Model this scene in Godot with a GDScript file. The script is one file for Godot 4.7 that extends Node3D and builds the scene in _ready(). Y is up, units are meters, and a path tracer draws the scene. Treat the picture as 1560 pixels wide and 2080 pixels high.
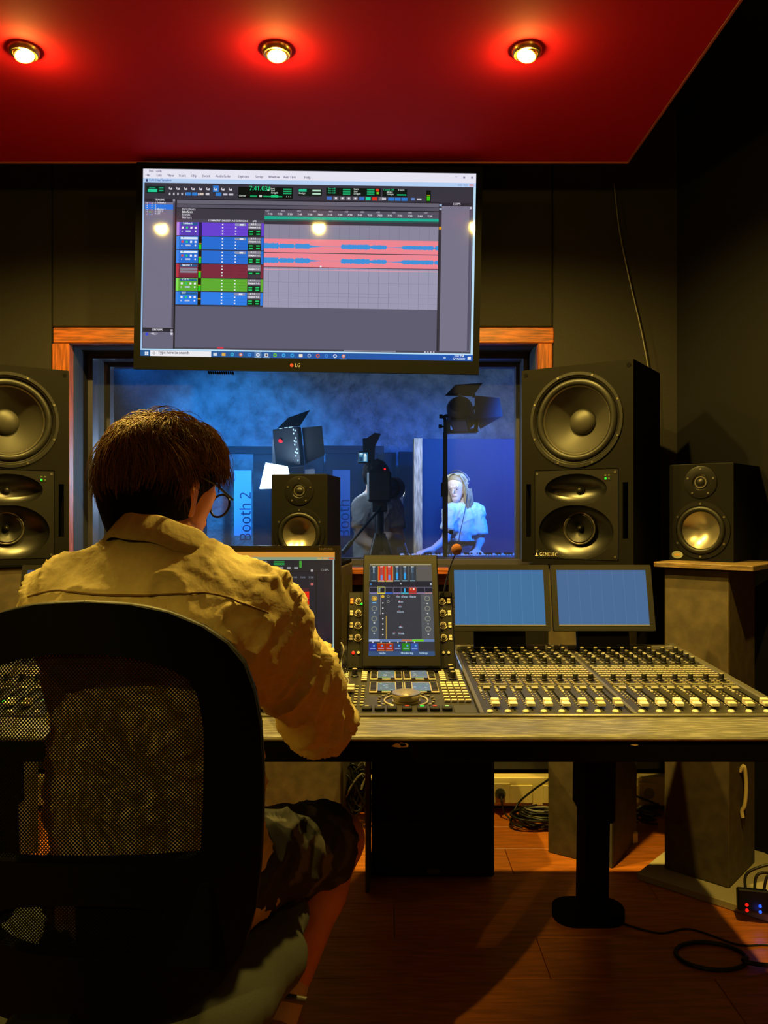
extends Node3D
# A recording studio control room at night, looking over the engineer's shoulder
# through the double window into the live room. Metres, y up, camera looks along -z.

var used := {}
var mats := {}
var rng := RandomNumberGenerator.new()
var font: SystemFont
var tex := {}

# ------------------------------------------------------------------ nodes
func numbered(called: String) -> String:
	if not used.has(called):
		used[called] = 0
		return called
	used[called] += 1
	return "%s_%03d" % [called, used[called]]

func tag(o, label: String, category := "", group := "", kind := ""):
	if label: o.set_meta("label", label)
	if category: o.set_meta("category", category)
	if group: o.set_meta("group", group)
	if kind: o.set_meta("kind", kind)
	return o

func thing(called: String, label: String, category: String, at := Vector3.ZERO, turn := Basis(), group := ""):
	var o := Node3D.new()
	o.name = numbered(called)
	add_child(o, true)
	o.transform = Transform3D(turn, at)
	return tag(o, label, category, group)

func structure(called: String, label: String, st: SurfaceTool, m, category := "structure"):
	var o := MeshInstance3D.new()
	o.name = called
	o.mesh = done(st)
	o.material_override = m
	add_child(o, true)
	return tag(o, label, category, "", "structure")

func part(parent, called: String, st, m, at := Transform3D()):
	var o := MeshInstance3D.new()
	o.name = called
	o.mesh = st if st is Mesh else done(st)
	o.material_override = m
	o.transform = at
	parent.add_child(o, true)
	return o

func copy(o, at: Transform3D, label := ""):
	var c = o.duplicate()
	c.name = numbered(str(o.name).rstrip("0123456789_"))
	add_child(c, true)
	c.transform = at
	if label: c.set_meta("label", label)
	return c

# ------------------------------------------------------------------ meshes
func mb() -> SurfaceTool:
	var st := SurfaceTool.new()
	st.begin(Mesh.PRIMITIVE_TRIANGLES)
	st.set_smooth_group(-1)
	return st

func done(st: SurfaceTool) -> ArrayMesh:
	st.generate_normals()
	st.index()
	return st.commit()

func tri(st: SurfaceTool, a: Vector3, b: Vector3, c: Vector3):   # anticlockwise seen from outside
	st.add_vertex(a)
	st.add_vertex(c)
	st.add_vertex(b)

func quad(st, a, b, c, d):
	tri(st, a, b, c)
	tri(st, a, c, d)

func face(st, p: Array, inside: Vector3):    # a convex face turned away from the point inside
	var n: Vector3 = (p[1] - p[0]).cross(p[2] - p[0])
	var q = p
	if n.dot(p[0] - inside) < 0:
		q = p.duplicate()
		q.reverse()
	for i in range(1, q.size() - 1):
		tri(st, q[0], q[i], q[i + 1])

func box(st, c: Vector3, s: Vector3, b := 0.0, xf := Transform3D()):
	var h := s * 0.5
	var mid := xf * c
	if b <= 0.0:
		var v := []
		for i in 8:
			v.append(xf * (c + Vector3(h.x if i & 1 else -h.x, h.y if i & 2 else -h.y, h.z if i & 4 else -h.z)))
		for q in [[0, 1, 3, 2], [4, 5, 7, 6], [0, 1, 5, 4], [2, 3, 7, 6], [0, 2, 6, 4], [1, 3, 7, 5]]:
			face(st, [v[q[0]], v[q[1]], v[q[2]], v[q[3]]], mid)
		return
	var p := []
	for i in 8:
		var sg := Vector3(1 if i & 1 else -1, 1 if i & 2 else -1, 1 if i & 4 else -1)
		var three := []
		for ax in 3:
			var e := h - Vector3(b, b, b)
			e[ax] = h[ax]
			three.append(xf * (c + e * sg))
		p.append(three)
	for i in 8:
		face(st, [p[i][0], p[i][1], p[i][2]], mid)
	var bits := [1, 2, 4]
	for ax in 3:
		var u: int = bits[(ax + 1) % 3]
		var w: int = bits[(ax + 2) % 3]
		for s2 in 2:
			var o: int = bits[ax] * s2
			face(st, [p[o][ax], p[o | u][ax], p[o | u | w][ax], p[o | w][ax]], mid)
		var ua := (ax + 1) % 3
		var wa := (ax + 2) % 3
		for k in 4:
			var o2: int = (u if k & 1 else 0) | (w if k & 2 else 0)
			var o3: int = o2 | bits[ax]
			face(st, [p[o2][ua], p[o3][ua], p[o3][wa], p[o2][wa]], mid)

func lathe(st: SurfaceTool, prof: Array, segs := 24, xf := Transform3D(), crease := 0.7):
	# prof: Vector2(radius, height), run so that the outside lies to its right going up
	var g := 1
	var n := prof.size()
	for i in n - 1:
		var a: Vector2 = prof[i]
		var b: Vector2 = prof[i + 1]
		if i > 0:
			var was: Vector2 = (a - prof[i - 1]).normalized()
			if was.dot((b - a).normalized()) < cos(crease):
				g += 1
		st.set_smooth_group(g)
		for k in segs:
			var t0 := TAU * k / segs
			var t1 := TAU * ((k + 1) % segs) / segs
			var p0 := xf * Vector3(a.x * cos(t0), a.y, a.x * sin(t0))
			var p1 := xf * Vector3(a.x * cos(t1), a.y, a.x * sin(t1))
			var p2 := xf * Vector3(b.x * cos(t1), b.y, b.x * sin(t1))
			var p3 := xf * Vector3(b.x * cos(t0), b.y, b.x * sin(t0))
			if a.x > 1e-6: tri(st, p0, p2, p1)
			if b.x > 1e-6: tri(st, p0, p3, p2)
	st.set_smooth_group(-1)

func rod(st, a: Vector3, b: Vector3, r: float, sides := 10, r2 := -1.0):
	if r2 < 0.0: r2 = r
	var y := (b - a).normalized()
	var x := y.cross(Vector3.UP if absf(y.y) < 0.9 else Vector3.RIGHT).normalized()
	lathe(st, [Vector2(0, 0), Vector2(r, 0), Vector2(r2, (b - a).length()), Vector2(0, (b - a).length())], sides, Transform3D(Basis(x, y, x.cross(y)), a))

func tube(st: SurfaceTool, pts: Array, r, sides := 8):
	var n := pts.size()
	st.set_smooth_group(1)
	var side := Vector3.ZERO
	var rings := []
	for i in n:
		var t: Vector3 = (pts[mini(i + 1, n - 1)] - pts[maxi(i - 1, 0)]).normalized()
		if i == 0: side = t.cross(Vector3.UP if absf(t.y) < 0.9 else Vector3.RIGHT).normalized()
		side = (side - t * side.dot(t)).normalized()
		var up := t.cross(side)
		var rr: float = r[i] if r is Array else r
		var ring := []
		for k in sides:
			var q := TAU * k / sides
			ring.append(pts[i] + (side * cos(q) + up * sin(q)) * rr)
		rings.append(ring)
	for i in n - 1:
		for k in sides:
			var k2 := (k + 1) % sides
			quad(st, rings[i][k], rings[i][k2], rings[i + 1][k2], rings[i + 1][k])
	st.set_smooth_group(-1)
	for i in range(1, sides - 1):
		tri(st, rings[0][0], rings[0][i + 1], rings[0][i])
		tri(st, rings[n - 1][0], rings[n - 1][i], rings[n - 1][i + 1])

func curve(ctrl: Array, per := 8) -> Array:    # Catmull-Rom through the points
	var out := []
	var n := ctrl.size()
	for i in n - 1:
		var p0: Vector3 = ctrl[maxi(i - 1, 0)]
		var p1: Vector3 = ctrl[i]
		var p2: Vector3 = ctrl[i + 1]
		var p3: Vector3 = ctrl[mini(i + 2, n - 1)]
		for k in per:
			out.append(p1.cubic_interpolate(p2, p0, p3, float(k) / per))
	out.append(ctrl[n - 1])
	return out

func rrect(w: float, h: float, r: float, n := 5) -> PackedVector2Array:   # anticlockwise
	var p := PackedVector2Array()
	for q in 4:
		var c := Vector2((w * 0.5 - r) * (1 if q in [0, 3] else -1), (h * 0.5 - r) * (1 if q < 2 else -1))
		for k in n + 1:
			var t := PI * 0.5 * (q + float(k) / n)
			p.append(c + Vector2(cos(t), sin(t)) * r)
	return p

func extrude(st: SurfaceTool, poly: PackedVector2Array, z0: float, z1: float, xf := Transform3D(), smooth := false):
	var p := poly
	if Geometry2D.is_polygon_clockwise(p): p.reverse()
	var idx := Geometry2D.triangulate_polygon(p)
	st.set_smooth_group(-1)
	for i in range(0, idx.size(), 3):
		var a := p[idx[i]]
		var b := p[idx[i + 1]]
		var c := p[idx[i + 2]]
		if (b - a).cross(c - a) < 0:
			var t := b
			b = c
			c = t
		tri(st, xf * Vector3(a.x, a.y, z1), xf * Vector3(b.x, b.y, z1), xf * Vector3(c.x, c.y, z1))
		tri(st, xf * Vector3(a.x, a.y, z0), xf * Vector3(c.x, c.y, z0), xf * Vector3(b.x, b.y, z0))
	if smooth: st.set_smooth_group(2)
	for i in p.size():
		var a := p[i]
		var b := p[(i + 1) % p.size()]
		quad(st, xf * Vector3(a.x, a.y, z0), xf * Vector3(b.x, b.y, z0), xf * Vector3(b.x, b.y, z1), xf * Vector3(a.x, a.y, z1))
	st.set_smooth_group(-1)

func ring(st: SurfaceTool, outer: PackedVector2Array, inner: PackedVector2Array, z0: float, z1: float, xf := Transform3D()):
	# a flat frame between two anticlockwise outlines of equally many points
	var n := outer.size()
	for i in n:
		var j := (i + 1) % n
		var a := outer[i]
		var b := outer[j]
		var c := inner[j]
		var d := inner[i]
		quad(st, xf * Vector3(a.x, a.y, z1), xf * Vector3(b.x, b.y, z1), xf * Vector3(c.x, c.y, z1), xf * Vector3(d.x, d.y, z1))
		quad(st, xf * Vector3(b.x, b.y, z0), xf * Vector3(a.x, a.y, z0), xf * Vector3(d.x, d.y, z0), xf * Vector3(c.x, c.y, z0))
		quad(st, xf * Vector3(a.x, a.y, z0), xf * Vector3(b.x, b.y, z0), xf * Vector3(b.x, b.y, z1), xf * Vector3(a.x, a.y, z1))
		quad(st, xf * Vector3(c.x, c.y, z0), xf * Vector3(d.x, d.y, z0), xf * Vector3(d.x, d.y, z1), xf * Vector3(c.x, c.y, z1))

func sheet(w: float, h: float) -> ArrayMesh:   # an upright rectangle facing +z with texture coordinates
	var st := mb()
	var c := [Vector3(-w / 2, -h / 2, 0), Vector3(w / 2, -h / 2, 0), Vector3(w / 2, h / 2, 0), Vector3(-w / 2, h / 2, 0)]
	var uv := [Vector2(0, 1), Vector2(1, 1), Vector2(1, 0), Vector2(0, 0)]
	for i in [0, 2, 1, 0, 3, 2]:
		st.set_uv(uv[i])
		st.add_vertex(c[i])
	return done(st)

func lettering(parent, called: String, what: String, size: float, m, at: Transform3D, depth := 0.0008):
	var t := TextMesh.new()
	t.text = what
	t.font = font
	t.font_size = 32
	t.pixel_size = size / 32.0
	t.depth = depth
	return part(parent, called, t, m, at)

# ------------------------------------------------------------------ materials
func noise_tex(key: String, freq: float, octaves := 4, normal := false, size := 512, strength := 8.0, ramp = null, kind := FastNoiseLite.TYPE_SIMPLEX_SMOOTH) -> NoiseTexture2D:
	if tex.has(key): return tex[key]
	var f := FastNoiseLite.new()
	f.noise_type = kind
	f.frequency = freq
	f.fractal_octaves = octaves
	f.seed = key.hash() & 0xffff
	var t := NoiseTexture2D.new()
	t.width = size
	t.height = size
	t.seamless = true
	t.noise = f
	t.as_normal_map = normal
	t.bump_strength = strength
	if ramp: t.color_ramp = ramp
	tex[key] = t
	return t

func ramp(cols: Array) -> Gradient:
	var g := Gradient.new()
	var off := PackedFloat32Array()
	var cc := PackedColorArray()
	for c in cols:
		off.append(c[0])
		cc.append(Color(c[1], c[1], c[1]) if c[1] is float else c[1])
	g.offsets = off
	g.colors = cc
	return g

func mat(key: String, col: Color, rough := 0.6, metal := 0.0, spec := 0.5) -> StandardMaterial3D:
	if mats.has(key): return mats[key]
	var m := StandardMaterial3D.new()
	m.resource_name = key
	m.albedo_color = col
	m.roughness = rough
	m.metallic = metal
	m.metallic_specular = spec
	mats[key] = m
	return m

func textured(key: String, col: Color, rough: float, t: Texture2D, scale: Vector3, bump: Texture2D = null, bump_cm := 0.1, world := false) -> StandardMaterial3D:
	if mats.has(key): return mats[key]
	var m := mat(key, col, rough)
	m.albedo_texture = t
	m.uv1_triplanar = true
	m.uv1_world_triplanar = world
	m.uv1_scale = scale
	if bump:
		m.heightmap_enabled = true
		m.heightmap_texture = bump
		m.heightmap_scale = bump_cm
	return m

func glow(key: String, col: Color, energy: float) -> StandardMaterial3D:
	var m := mat(key, col.darkened(0.4), 0.5)
	m.emission_enabled = true
	m.emission = col
	m.emission_energy_multiplier = energy
	return m

func turn(y: float, x := 0.0, z := 0.0) -> Basis:
	return Basis.from_euler(Vector3(deg_to_rad(x), deg_to_rad(y), deg_to_rad(z)))

# ------------------------------------------------------------------ the scene
const LAMP_WARM := Color(1.0, 0.845, 0.38)

func _ready():
	rng.seed = 11
	font = SystemFont.new()
	font.font_names = PackedStringArray(["Droid Sans"])
	# camera
	var cam := Camera3D.new()
	cam.name = "camera"
	cam.fov = rad_to_deg(2.0 * atan(1040.0 / 1600.0))
	cam.near = 0.05
	cam.far = 60.0
	cam.position = Vector3(0, 1.2, 0)
	add_child(cam)
	cam.current = true
	# environment: a closed building at night, no sky reaches it
	var env := Environment.new()
	env.background_mode = Environment.BG_COLOR
	env.background_color = Color(0, 0, 0)
	env.tonemap_mode = Environment.TONE_MAPPER_LINEAR
	env.tonemap_exposure = 1.0
	env.sdfgi_enabled = true
	env.ssao_enabled = true
	env.ssil_enabled = true
	env.volumetric_fog_enabled = true
	env.volumetric_fog_density = 0.0
	var we := WorldEnvironment.new()
	we.name = "environment"
	we.environment = env
	add_child(we)
	build_materials()
	build_room()
	build_downlights()
	build_television()
	build_main_monitors()
	build_nearfields()
	build_desk()
	build_console()
	build_displays()
	build_under_desk()
	build_chair()
	build_engineer()
	build_live_room()
	build_performer()
	build_camera_crew()

func build_materials():
	var grain := noise_tex("grain", 0.02, 5, false, 512, 8.0, ramp([[0.0, 0.72], [1.0, 1.0]]))
	var fine := noise_tex("fine", 0.09, 3, false, 512, 8.0, ramp([[0.0, 0.8], [1.0, 1.0]]))
	var fine_h := noise_tex("fine_h", 0.12, 3)
	var soft_h := noise_tex("soft_h", 0.02, 4)
	textured("wall_fabric", Color(0.155, 0.14, 0.125), 0.95, fine, Vector3(3, 3, 3))
	mat("dark_paint", Color(0.07, 0.065, 0.075), 0.9, 0.0, 0.3)
	mat("red_panel", Color(0.74, 0.06, 0.13), 0.8, 0.0, 0.3)
	mat("panel_trim", Color(0.66, 0.33, 0.24), 0.6)
	textured("window_wood", Color(0.70, 0.36, 0.13), 0.5, noise_tex("streak", 0.012, 4, false, 512, 8.0, ramp([[0.2, 0.6], [0.8, 1.0]])), Vector3(1.2, 14, 14))
	textured("window_wood_upright", Color(0.70, 0.36, 0.13), 0.5, tex["streak"], Vector3(14, 1.2, 14))
	mat("reveal", Color(0.13, 0.14, 0.20), 0.7)
	mat("metal_frame", Color(0.30, 0.29, 0.36), 0.45, 0.3)
	textured("black_cabinet", Color(0.075, 0.069, 0.062), 0.8, fine, Vector3(4, 4, 4)).metallic_specular = 0.22
	mat("black_plastic", Color(0.055, 0.053, 0.052), 0.42)
	mat("satin_black", Color(0.07, 0.067, 0.065), 0.38, 0.0, 0.35)
	mat("waveguide", Color(0.075, 0.071, 0.066), 0.33, 0.0, 0.62)
	mat("matt_black", Color(0.022, 0.022, 0.022), 0.85, 0.0, 0.2)
	mat("rubber", Color(0.10, 0.096, 0.09), 0.42, 0.0, 0.4)
	textured("cone_paper", Color(0.20, 0.19, 0.17), 0.5, fine, Vector3(4, 4, 4))
	mat("steel", Color(0.62, 0.60, 0.56), 0.3, 0.9)
	mat("cone_metal", Color(0.66, 0.63, 0.58), 0.3, 0.85)
	mat("white_print", Color(0.82, 0.80, 0.74), 0.6)
	textured("stand_paint", Color(0.34, 0.29, 0.205), 0.75, grain, Vector3(1.5, 1.5, 1.5))
	mat("cream", Color(0.80, 0.74, 0.54), 0.45)
	var scuff := noise_tex("scuff", 0.01, 6, false, 1024, 8.0, ramp([[0.0, 0.6], [0.45, 0.8], [0.62, 0.86], [0.68, 1.0], [1.0, 1.0]]))
	var worn := textured("armrest", Color(0.47, 0.46, 0.44), 0.42, scuff, Vector3(1.3, 9, 9), soft_h, 0.05)
	worn.roughness_texture = tex["grain"]
	mat("console_face", Color(0.155, 0.15, 0.145), 0.4)
	mat("console_rail", Color(0.36, 0.35, 0.33), 0.35, 0.3)
	mat("key_grey", Color(0.53, 0.51, 0.46), 0.45)
	mat("key_light", Color(0.72, 0.69, 0.62), 0.45)
	mat("key_white", Color(0.90, 0.88, 0.82), 0.4)
	mat("jog_metal", Color(0.74, 0.70, 0.60), 0.30, 0.92)
	mat("cable_black", Color(0.05, 0.05, 0.05), 0.5)
	mat("cable_grey", Color(0.42, 0.41, 0.38), 0.55)
	mat("lamp_brass", Color(0.80, 0.68, 0.40), 0.3, 0.8)
	glow("lamp_lens", Color(1.0, 0.90, 0.62), 26.0)
	glow("led_green", Color(0.1, 1.0, 0.25), 0.9)
	glow("led_red", Color(1.0, 0.06, 0.04), 2.5)
	glow("led_blue", Color(0.12, 0.35, 1.0), 1.6)
	glow("led_amber", Color(1.0, 0.55, 0.1), 0.7)
	var g := mat("pane", Color(0.9, 0.95, 1.0, 0.02), 0.02)
	g.metallic_specular = 0.34
	g.transparency = BaseMaterial3D.TRANSPARENCY_ALPHA

# ------------------------------------------------------------------ room shell
func wall_with_hole(st, x0: float, x1: float, y0: float, y1: float, hx0: float, hx1: float, hy0: float, hy1: float, z0: float, z1: float):
	var zc := (z0 + z1) / 2
	var dz := absf(z1 - z0)
	box(st, Vector3((x0 + hx0) / 2, (y0 + y1) / 2, zc), Vector3(hx0 - x0, y1 - y0, dz))
	box(st, Vector3((x1 + hx1) / 2, (y0 + y1) / 2, zc), Vector3(x1 - hx1, y1 - y0, dz))
	box(st, Vector3((hx0 + hx1) / 2, (y0 + hy0) / 2, zc), Vector3(hx1 - hx0, hy0 - y0, dz))
	box(st, Vector3((hx0 + hx1) / 2, (y1 + hy1) / 2, zc), Vector3(hx1 - hx0, y1 - hy1, dz))

const WIN := [-1.27, 0.62, 0.974, 1.88]    # clear opening of the window: x, x, y, y

func build_room():
	var st := mb()
	box(st, Vector3(-0.4, -0.09, -0.6), Vector3(4.7, 0.14, 5.9))
	var fl = structure("floor", "orange brown laminate floor of the control room", st, mat("subfloor", Color(0.2, 0.1, 0.05), 0.9), "floor")
	# laminate boards
	var tones := []
	for k in 4:
		var c := Color(0.76, 0.43, 0.14).lightened(0.02 * k)
		var wood := textured("laminate_%d" % k, c, 0.42, noise_tex("soft_grain", 0.012, 4, false, 512, 8.0, ramp([[0.2, 0.8], [0.8, 1.0]])), Vector3(0.9, 9, 9))
		wood.uv1_offset = Vector3(0.37 * k, 0.2 * k, 0.61 * k)
		tones.append(wood)
	var pb := mb()
	box(pb, Vector3.ZERO, Vector3(1.218, 0.02, 0.193), 0.0015)
	var plank := done(pb)
	var row := 0
	var z := -3.1
	while z < 2.2:
		var x := -2.5 + 0.4 * (row % 3)
		while x < 1.9:
			part(fl, "plank", plank, tones[rng.randi() % 4], Transform3D(Basis(), Vector3(x + 0.3, -0.01, z)))
			x += 1.22
		z += 0.195
		row += 1
	# dark ceiling above the red panel
	st = mb()
	box(st, Vector3(-0.4, 2.88, -0.5), Vector3(4.7, 0.1, 5.9))
	structure("ceiling", "dark ceiling above the hanging red panel", st, mats.dark_paint, "ceiling")
	# back wall with the window to the live room
	st = mb()
	wall_with_hole(st, -2.75, 1.95, 0.0, 2.85, WIN[0] - 0.07, WIN[1] + 0.06, 0.905, 1.944, -3.2, -3.30)
	var wb = structure("wall_back", "dark back wall around the live room window", st, mats.dark_paint, "wall")
	for p in [[-2.62, -1.345, 0.16, 2.84], [-1.339, 0.679, 1.95, 2.84], [-1.339, 0.679, 0.16, 0.90], [0.685, 1.30, 0.16, 2.84]]:
		st = mb()
		box(st, Vector3((p[0] + p[1]) / 2, (p[2] + p[3]) / 2, -3.192), Vector3(p[1] - p[0], p[3] - p[2], 0.02), 0.003)
		part(wb, "fabric_panel", st, mats.wall_fabric)
	# side and rear walls
	var a := Vector3(1.295, 0, -3.19)
	var b := Vector3(1.78, 0, -1.45)
	var dir := (b - a).normalized()
	var nrm := Vector3(dir.z, 0, -dir.x)
	var out := Basis(dir, Vector3.UP, dir.cross(Vector3.UP))
	st = mb()
	box(st, Vector3(0.9, 1.42, 0.06), Vector3(1.85, 2.84, 0.1), 0.0, Transform3D(out, a))
	box(st, Vector3(1.84, 1.42, 0.4), Vector3(0.1, 2.84, 3.9))
	var wr = structure("wall_right", "dark splayed side wall beside the bookshelf speaker", st, mats.dark_paint, "wall")
	st = mb()
	box(st, Vector3(0.87, 1.5, 0.0), Vector3(1.72, 2.66, 0.02), 0.003, Transform3D(out, a))
	part(wr, "fabric_panel", st, mats.wall_fabric)
	st = mb()
	box(st, Vector3(-2.68, 1.42, -0.5), Vector3(0.1, 2.84, 5.6))
	structure("wall_left", "dark side wall behind the mixing desk's far end", st, mats.wall_fabric, "wall")
	st = mb()
	box(st, Vector3(-0.4, 1.42, 2.3), Vector3(4.7, 2.84, 0.1))
	structure("wall_rear", "dark rear wall of the control room", st, mats.wall_fabric, "wall")
	# red hanging ceiling panel
	var rp = thing("ceiling_panel", "large dark red hanging ceiling panel with pale edge trim", "ceiling panel", Vector3(-0.32, 2.494, -0.41))
	st = mb()
	box(st, Vector3(0, 0.035, 0), Vector3(2.436, 0.07, 5.0), 0.002)
	part(rp, "panel", st, mats.red_panel)
	st = mb()
	box(st, Vector3(1.221, 0.03, 0.0), Vector3(0.006, 0.07, 5.012))
	box(st, Vector3(-1.221, 0.03, 0.0), Vector3(0.006, 0.07, 5.012))
	box(st, Vector3(0, 0.03, -2.503), Vector3(2.436, 0.07, 0.006))
	part(rp, "edge_trim", st, mats.panel_trim)
	for x in [-0.9, 0.9]:
		for z2 in [-1.5, 0.0, 1.5]:
			st = mb()
			rod(st, Vector3(x, 0.07, z2), Vector3(x, 0.336, z2), 0.006, 6)
			part(rp, "hanger", st, mats.steel)
	# window: wooden frame, dark reveal, two panes
	var w = Node3D.new()
	w.name = "window_1"
	add_child(w, true)
	tag(w, "wide wood framed double window into the blue lit live room", "window", "", "structure")
	var x0: float = WIN[0]
	var x1: float = WIN[1]
	var y0: float = WIN[2]
	var y1: float = WIN[3]
	for s in [[x0 - 0.035, -3.1], [x1 + 0.03, -3.1]]:
		st = mb()
		box(st, Vector3(s[0], (y0 + y1) / 2, -3.2), Vector3(0.07 if s[0] < 0 else 0.06, y1 - y0, 0.05), 0.004)
		part(w, "frame_upright", st, mats.window_wood_upright)
	st = mb()
	box(st, Vector3((x0 + x1) / 2, y1 + 0.032, -3.2), Vector3(x1 - x0 + 0.13, 0.064, 0.05), 0.004)
	part(w, "frame_head", st, mats.window_wood)
	st = mb()
	box(st, Vector3((x0 + x1) / 2, y0 - 0.012, -3.185), Vector3(x1 - x0 + 0.13, 0.024, 0.10), 0.004)
	part(w, "sill_board", st, mats.window_wood)
	st = mb()
	box(st, Vector3((x0 + x1) / 2, y0 - 0.047, -3.205), Vector3(x1 - x0 + 0.13, 0.044, 0.06), 0.004)
	part(w, "frame_bottom", st, mats.window_wood)
	for lining in [["reveal_lining", -3.415, 0.38, 0.02]]:
		st = mb()
		wall_with_hole(st, x0 - 0.03, x1 + 0.03, y0 - 0.03, y1 + 0.03, x0 + 0.001, x1 - 0.001, y0 + 0.001, y1 - 0.001, -3.225, -3.66)
		part(w, lining[0], st, mats.reveal)
	for f in [[-3.40, 0.022, 0.05], [-3.46, 0.012, 0.02], [-3.63, 0.016, 0.05]]:
		st = mb()
		wall_with_hole(st, x0 + 0.0012, x1 - 0.0012, y0 + 0.0012, y1 - 0.0012, x0 + f[1], x1 - f[1], y0 + f[1], y1 - f[1], f[0] + f[2] / 2, f[0] - f[2] / 2)
		part(w, "glazing_bead", st, mats.metal_frame)
	for zz in [-3.40, -3.63]:
		st = mb()
		box(st, Vector3((x0 + x1) / 2, (y0 + y1) / 2, zz), Vector3(x1 - x0 - 0.02, y1 - y0 - 0.02, 0.0))
		var p := sheet(x1 - x0 - 0.02, y1 - y0 - 0.02)
		part(w, "pane", p, mats.pane, Transform3D(Basis(), Vector3((x0 + x1) / 2, (y0 + y1) / 2, zz)))
	# cream cable trunking along the foot of the back wall
	var t = thing("cable_trunking", "long cream cable trunking with sockets along the back wall", "cable duct", Vector3(-0.4, 0.03, -3.16))
	st = mb()
	box(st, Vector3(0, 0.057, 0.0), Vector3(3.3, 0.114, 0.05), 0.004)
	part(t, "duct", st, mats.cream)
	for k in 5:
		st = mb()
		box(st, Vector3(-1.3 + 0.66 * k, 0.048, 0.027), Vector3(0.62, 0.07, 0.006), 0.001)
		part(t, "cover", st, mats.cream)
	for sx in [0.86, 1.45]:
		st = mb()
		box(st, Vector3(sx, 0.055, 0.034), Vector3(0.08, 0.08, 0.012), 0.003)
		var so = part(t, "socket", st, mats.cream)
		st = mb()
		rod(st, Vector3(sx, 0.055, 0.040), Vector3(sx, 0.055, 0.042), 0.022, 16)
		part(so, "socket_face", st, mats.key_grey)

# ------------------------------------------------------------------ lamps
func build_downlights():
	var spots := [[-1.008, -2.205, 16.0], [-0.30, -2.205, 3.0], [0.40, -2.205, -13.0], [-1.008, 1.75, 0.0], [-0.30, 1.75, 0.0], [0.40, 1.75, 0.0], [-1.9, 1.95, 0.0], [0.73, -1.25, 0.0]]
	for i in spots.size():
		var s = spots[i]
		var front := i < 3
		var label: String
		if front:
			label = ["brass rimmed ceiling spot at the far end of the row before the window", "brass rimmed ceiling spot in the middle of the row before the window", "brass rimmed ceiling spot beside the panel's open edge, row before the window"][i]
		else:
			label = "brass rimmed ceiling spot in the row behind the chair"
			if i == 7: label = "brass rimmed ceiling spot over the open end of the desk"
			if i == 6: label = "brass rimmed ceiling spot in the dark ceiling beside the red panel"
		var t = thing("ceiling_spot", label, "ceiling lamp", Vector3(s[0], 2.83 if i == 6 else 2.494, s[1]), Basis(), "spots in the red ceiling panel")
		var st := mb()
		lathe(st, [Vector2(0.030, -0.0145), Vector2(0.036, -0.0145), Vector2(0.041, -0.010), Vector2(0.0425, -0.0004), Vector2(0.030, -0.0004)], 40)
		part(t, "rim", st, mats.lamp_brass)
		var tilt := turn(0, -9.0, s[2])
		st = mb()
		lathe(st, [Vector2(0.0285, 0.006), Vector2(0.0285, -0.011), Vector2(0.0255, -0.012)].duplicate(), 32, Transform3D(tilt, Vector3(0, -0.008, 0)))
		part(t, "gimbal", st, mats.lamp_brass)
		st = mb()
		lathe(st, [Vector2(0, -0.0165), Vector2(0.014, -0.0145), Vector2(0.026, -0.009), Vector2(0.026, 0.0), Vector2(0, 0.0)], 32, Transform3D(tilt, Vector3(0, -0.008, 0)))
		part(t, "lamp_lens", st, mats.lamp_lens)
		var l := SpotLight3D.new()
		l.name = "lamp_light"
		l.light_color = LAMP_WARM
		l.light_energy = 4.25 if front else [0.12, 11.0, 4.2][maxi(0, i - 5)]
		l.light_size = 0.022
		l.spot_angle = 80.0
		l.spot_angle_attenuation = 0.5
		l.spot_range = 9.0
		l.spot_attenuation = 2.0
		l.shadow_enabled = true
		l.position = Vector3(0, -0.03, 0)
		l.rotation_degrees = Vector3(-90, 0, 0)
		t.add_child(l)
		if i == 6:      # a narrow spot turned towards the chair
			l.spot_angle = 6.8
			l.spot_angle_attenuation = 0.7
			l.look_at(Vector3(-0.52, 0.76, -1.15), Vector3.UP)
		if i == 7:
			l.spot_angle = 27.0
			l.spot_angle_attenuation = 0.6
			l.look_at(Vector3(1.16, 0.15, -2.25), Vector3.UP)
		var spill := OmniLight3D.new()     # what the protruding lens throws sideways over the panel
		spill.name = "lens_light"
		spill.light_color = LAMP_WARM
		spill.light_energy = 0.07
		spill.light_size = 0.012
		spill.omni_range = 6.0
		spill.omni_attenuation = 2.0
		spill.shadow_enabled = true
		spill.position = Vector3(0, -0.034, 0)
		t.add_child(spill)

# ------------------------------------------------------------------ screens
func canvas(w: int, h: int, c: Color) -> Image:
	var im := Image.create(w, h, false, Image.FORMAT_RGBA8)
	im.fill(c)
	return im

func rc(im: Image, x: float, y: float, w: float, h: float, c: Color):
	im.fill_rect(Rect2i(int(round(x)), int(round(y)), maxi(1, int(round(w))), maxi(1, int(round(h)))), c)

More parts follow.
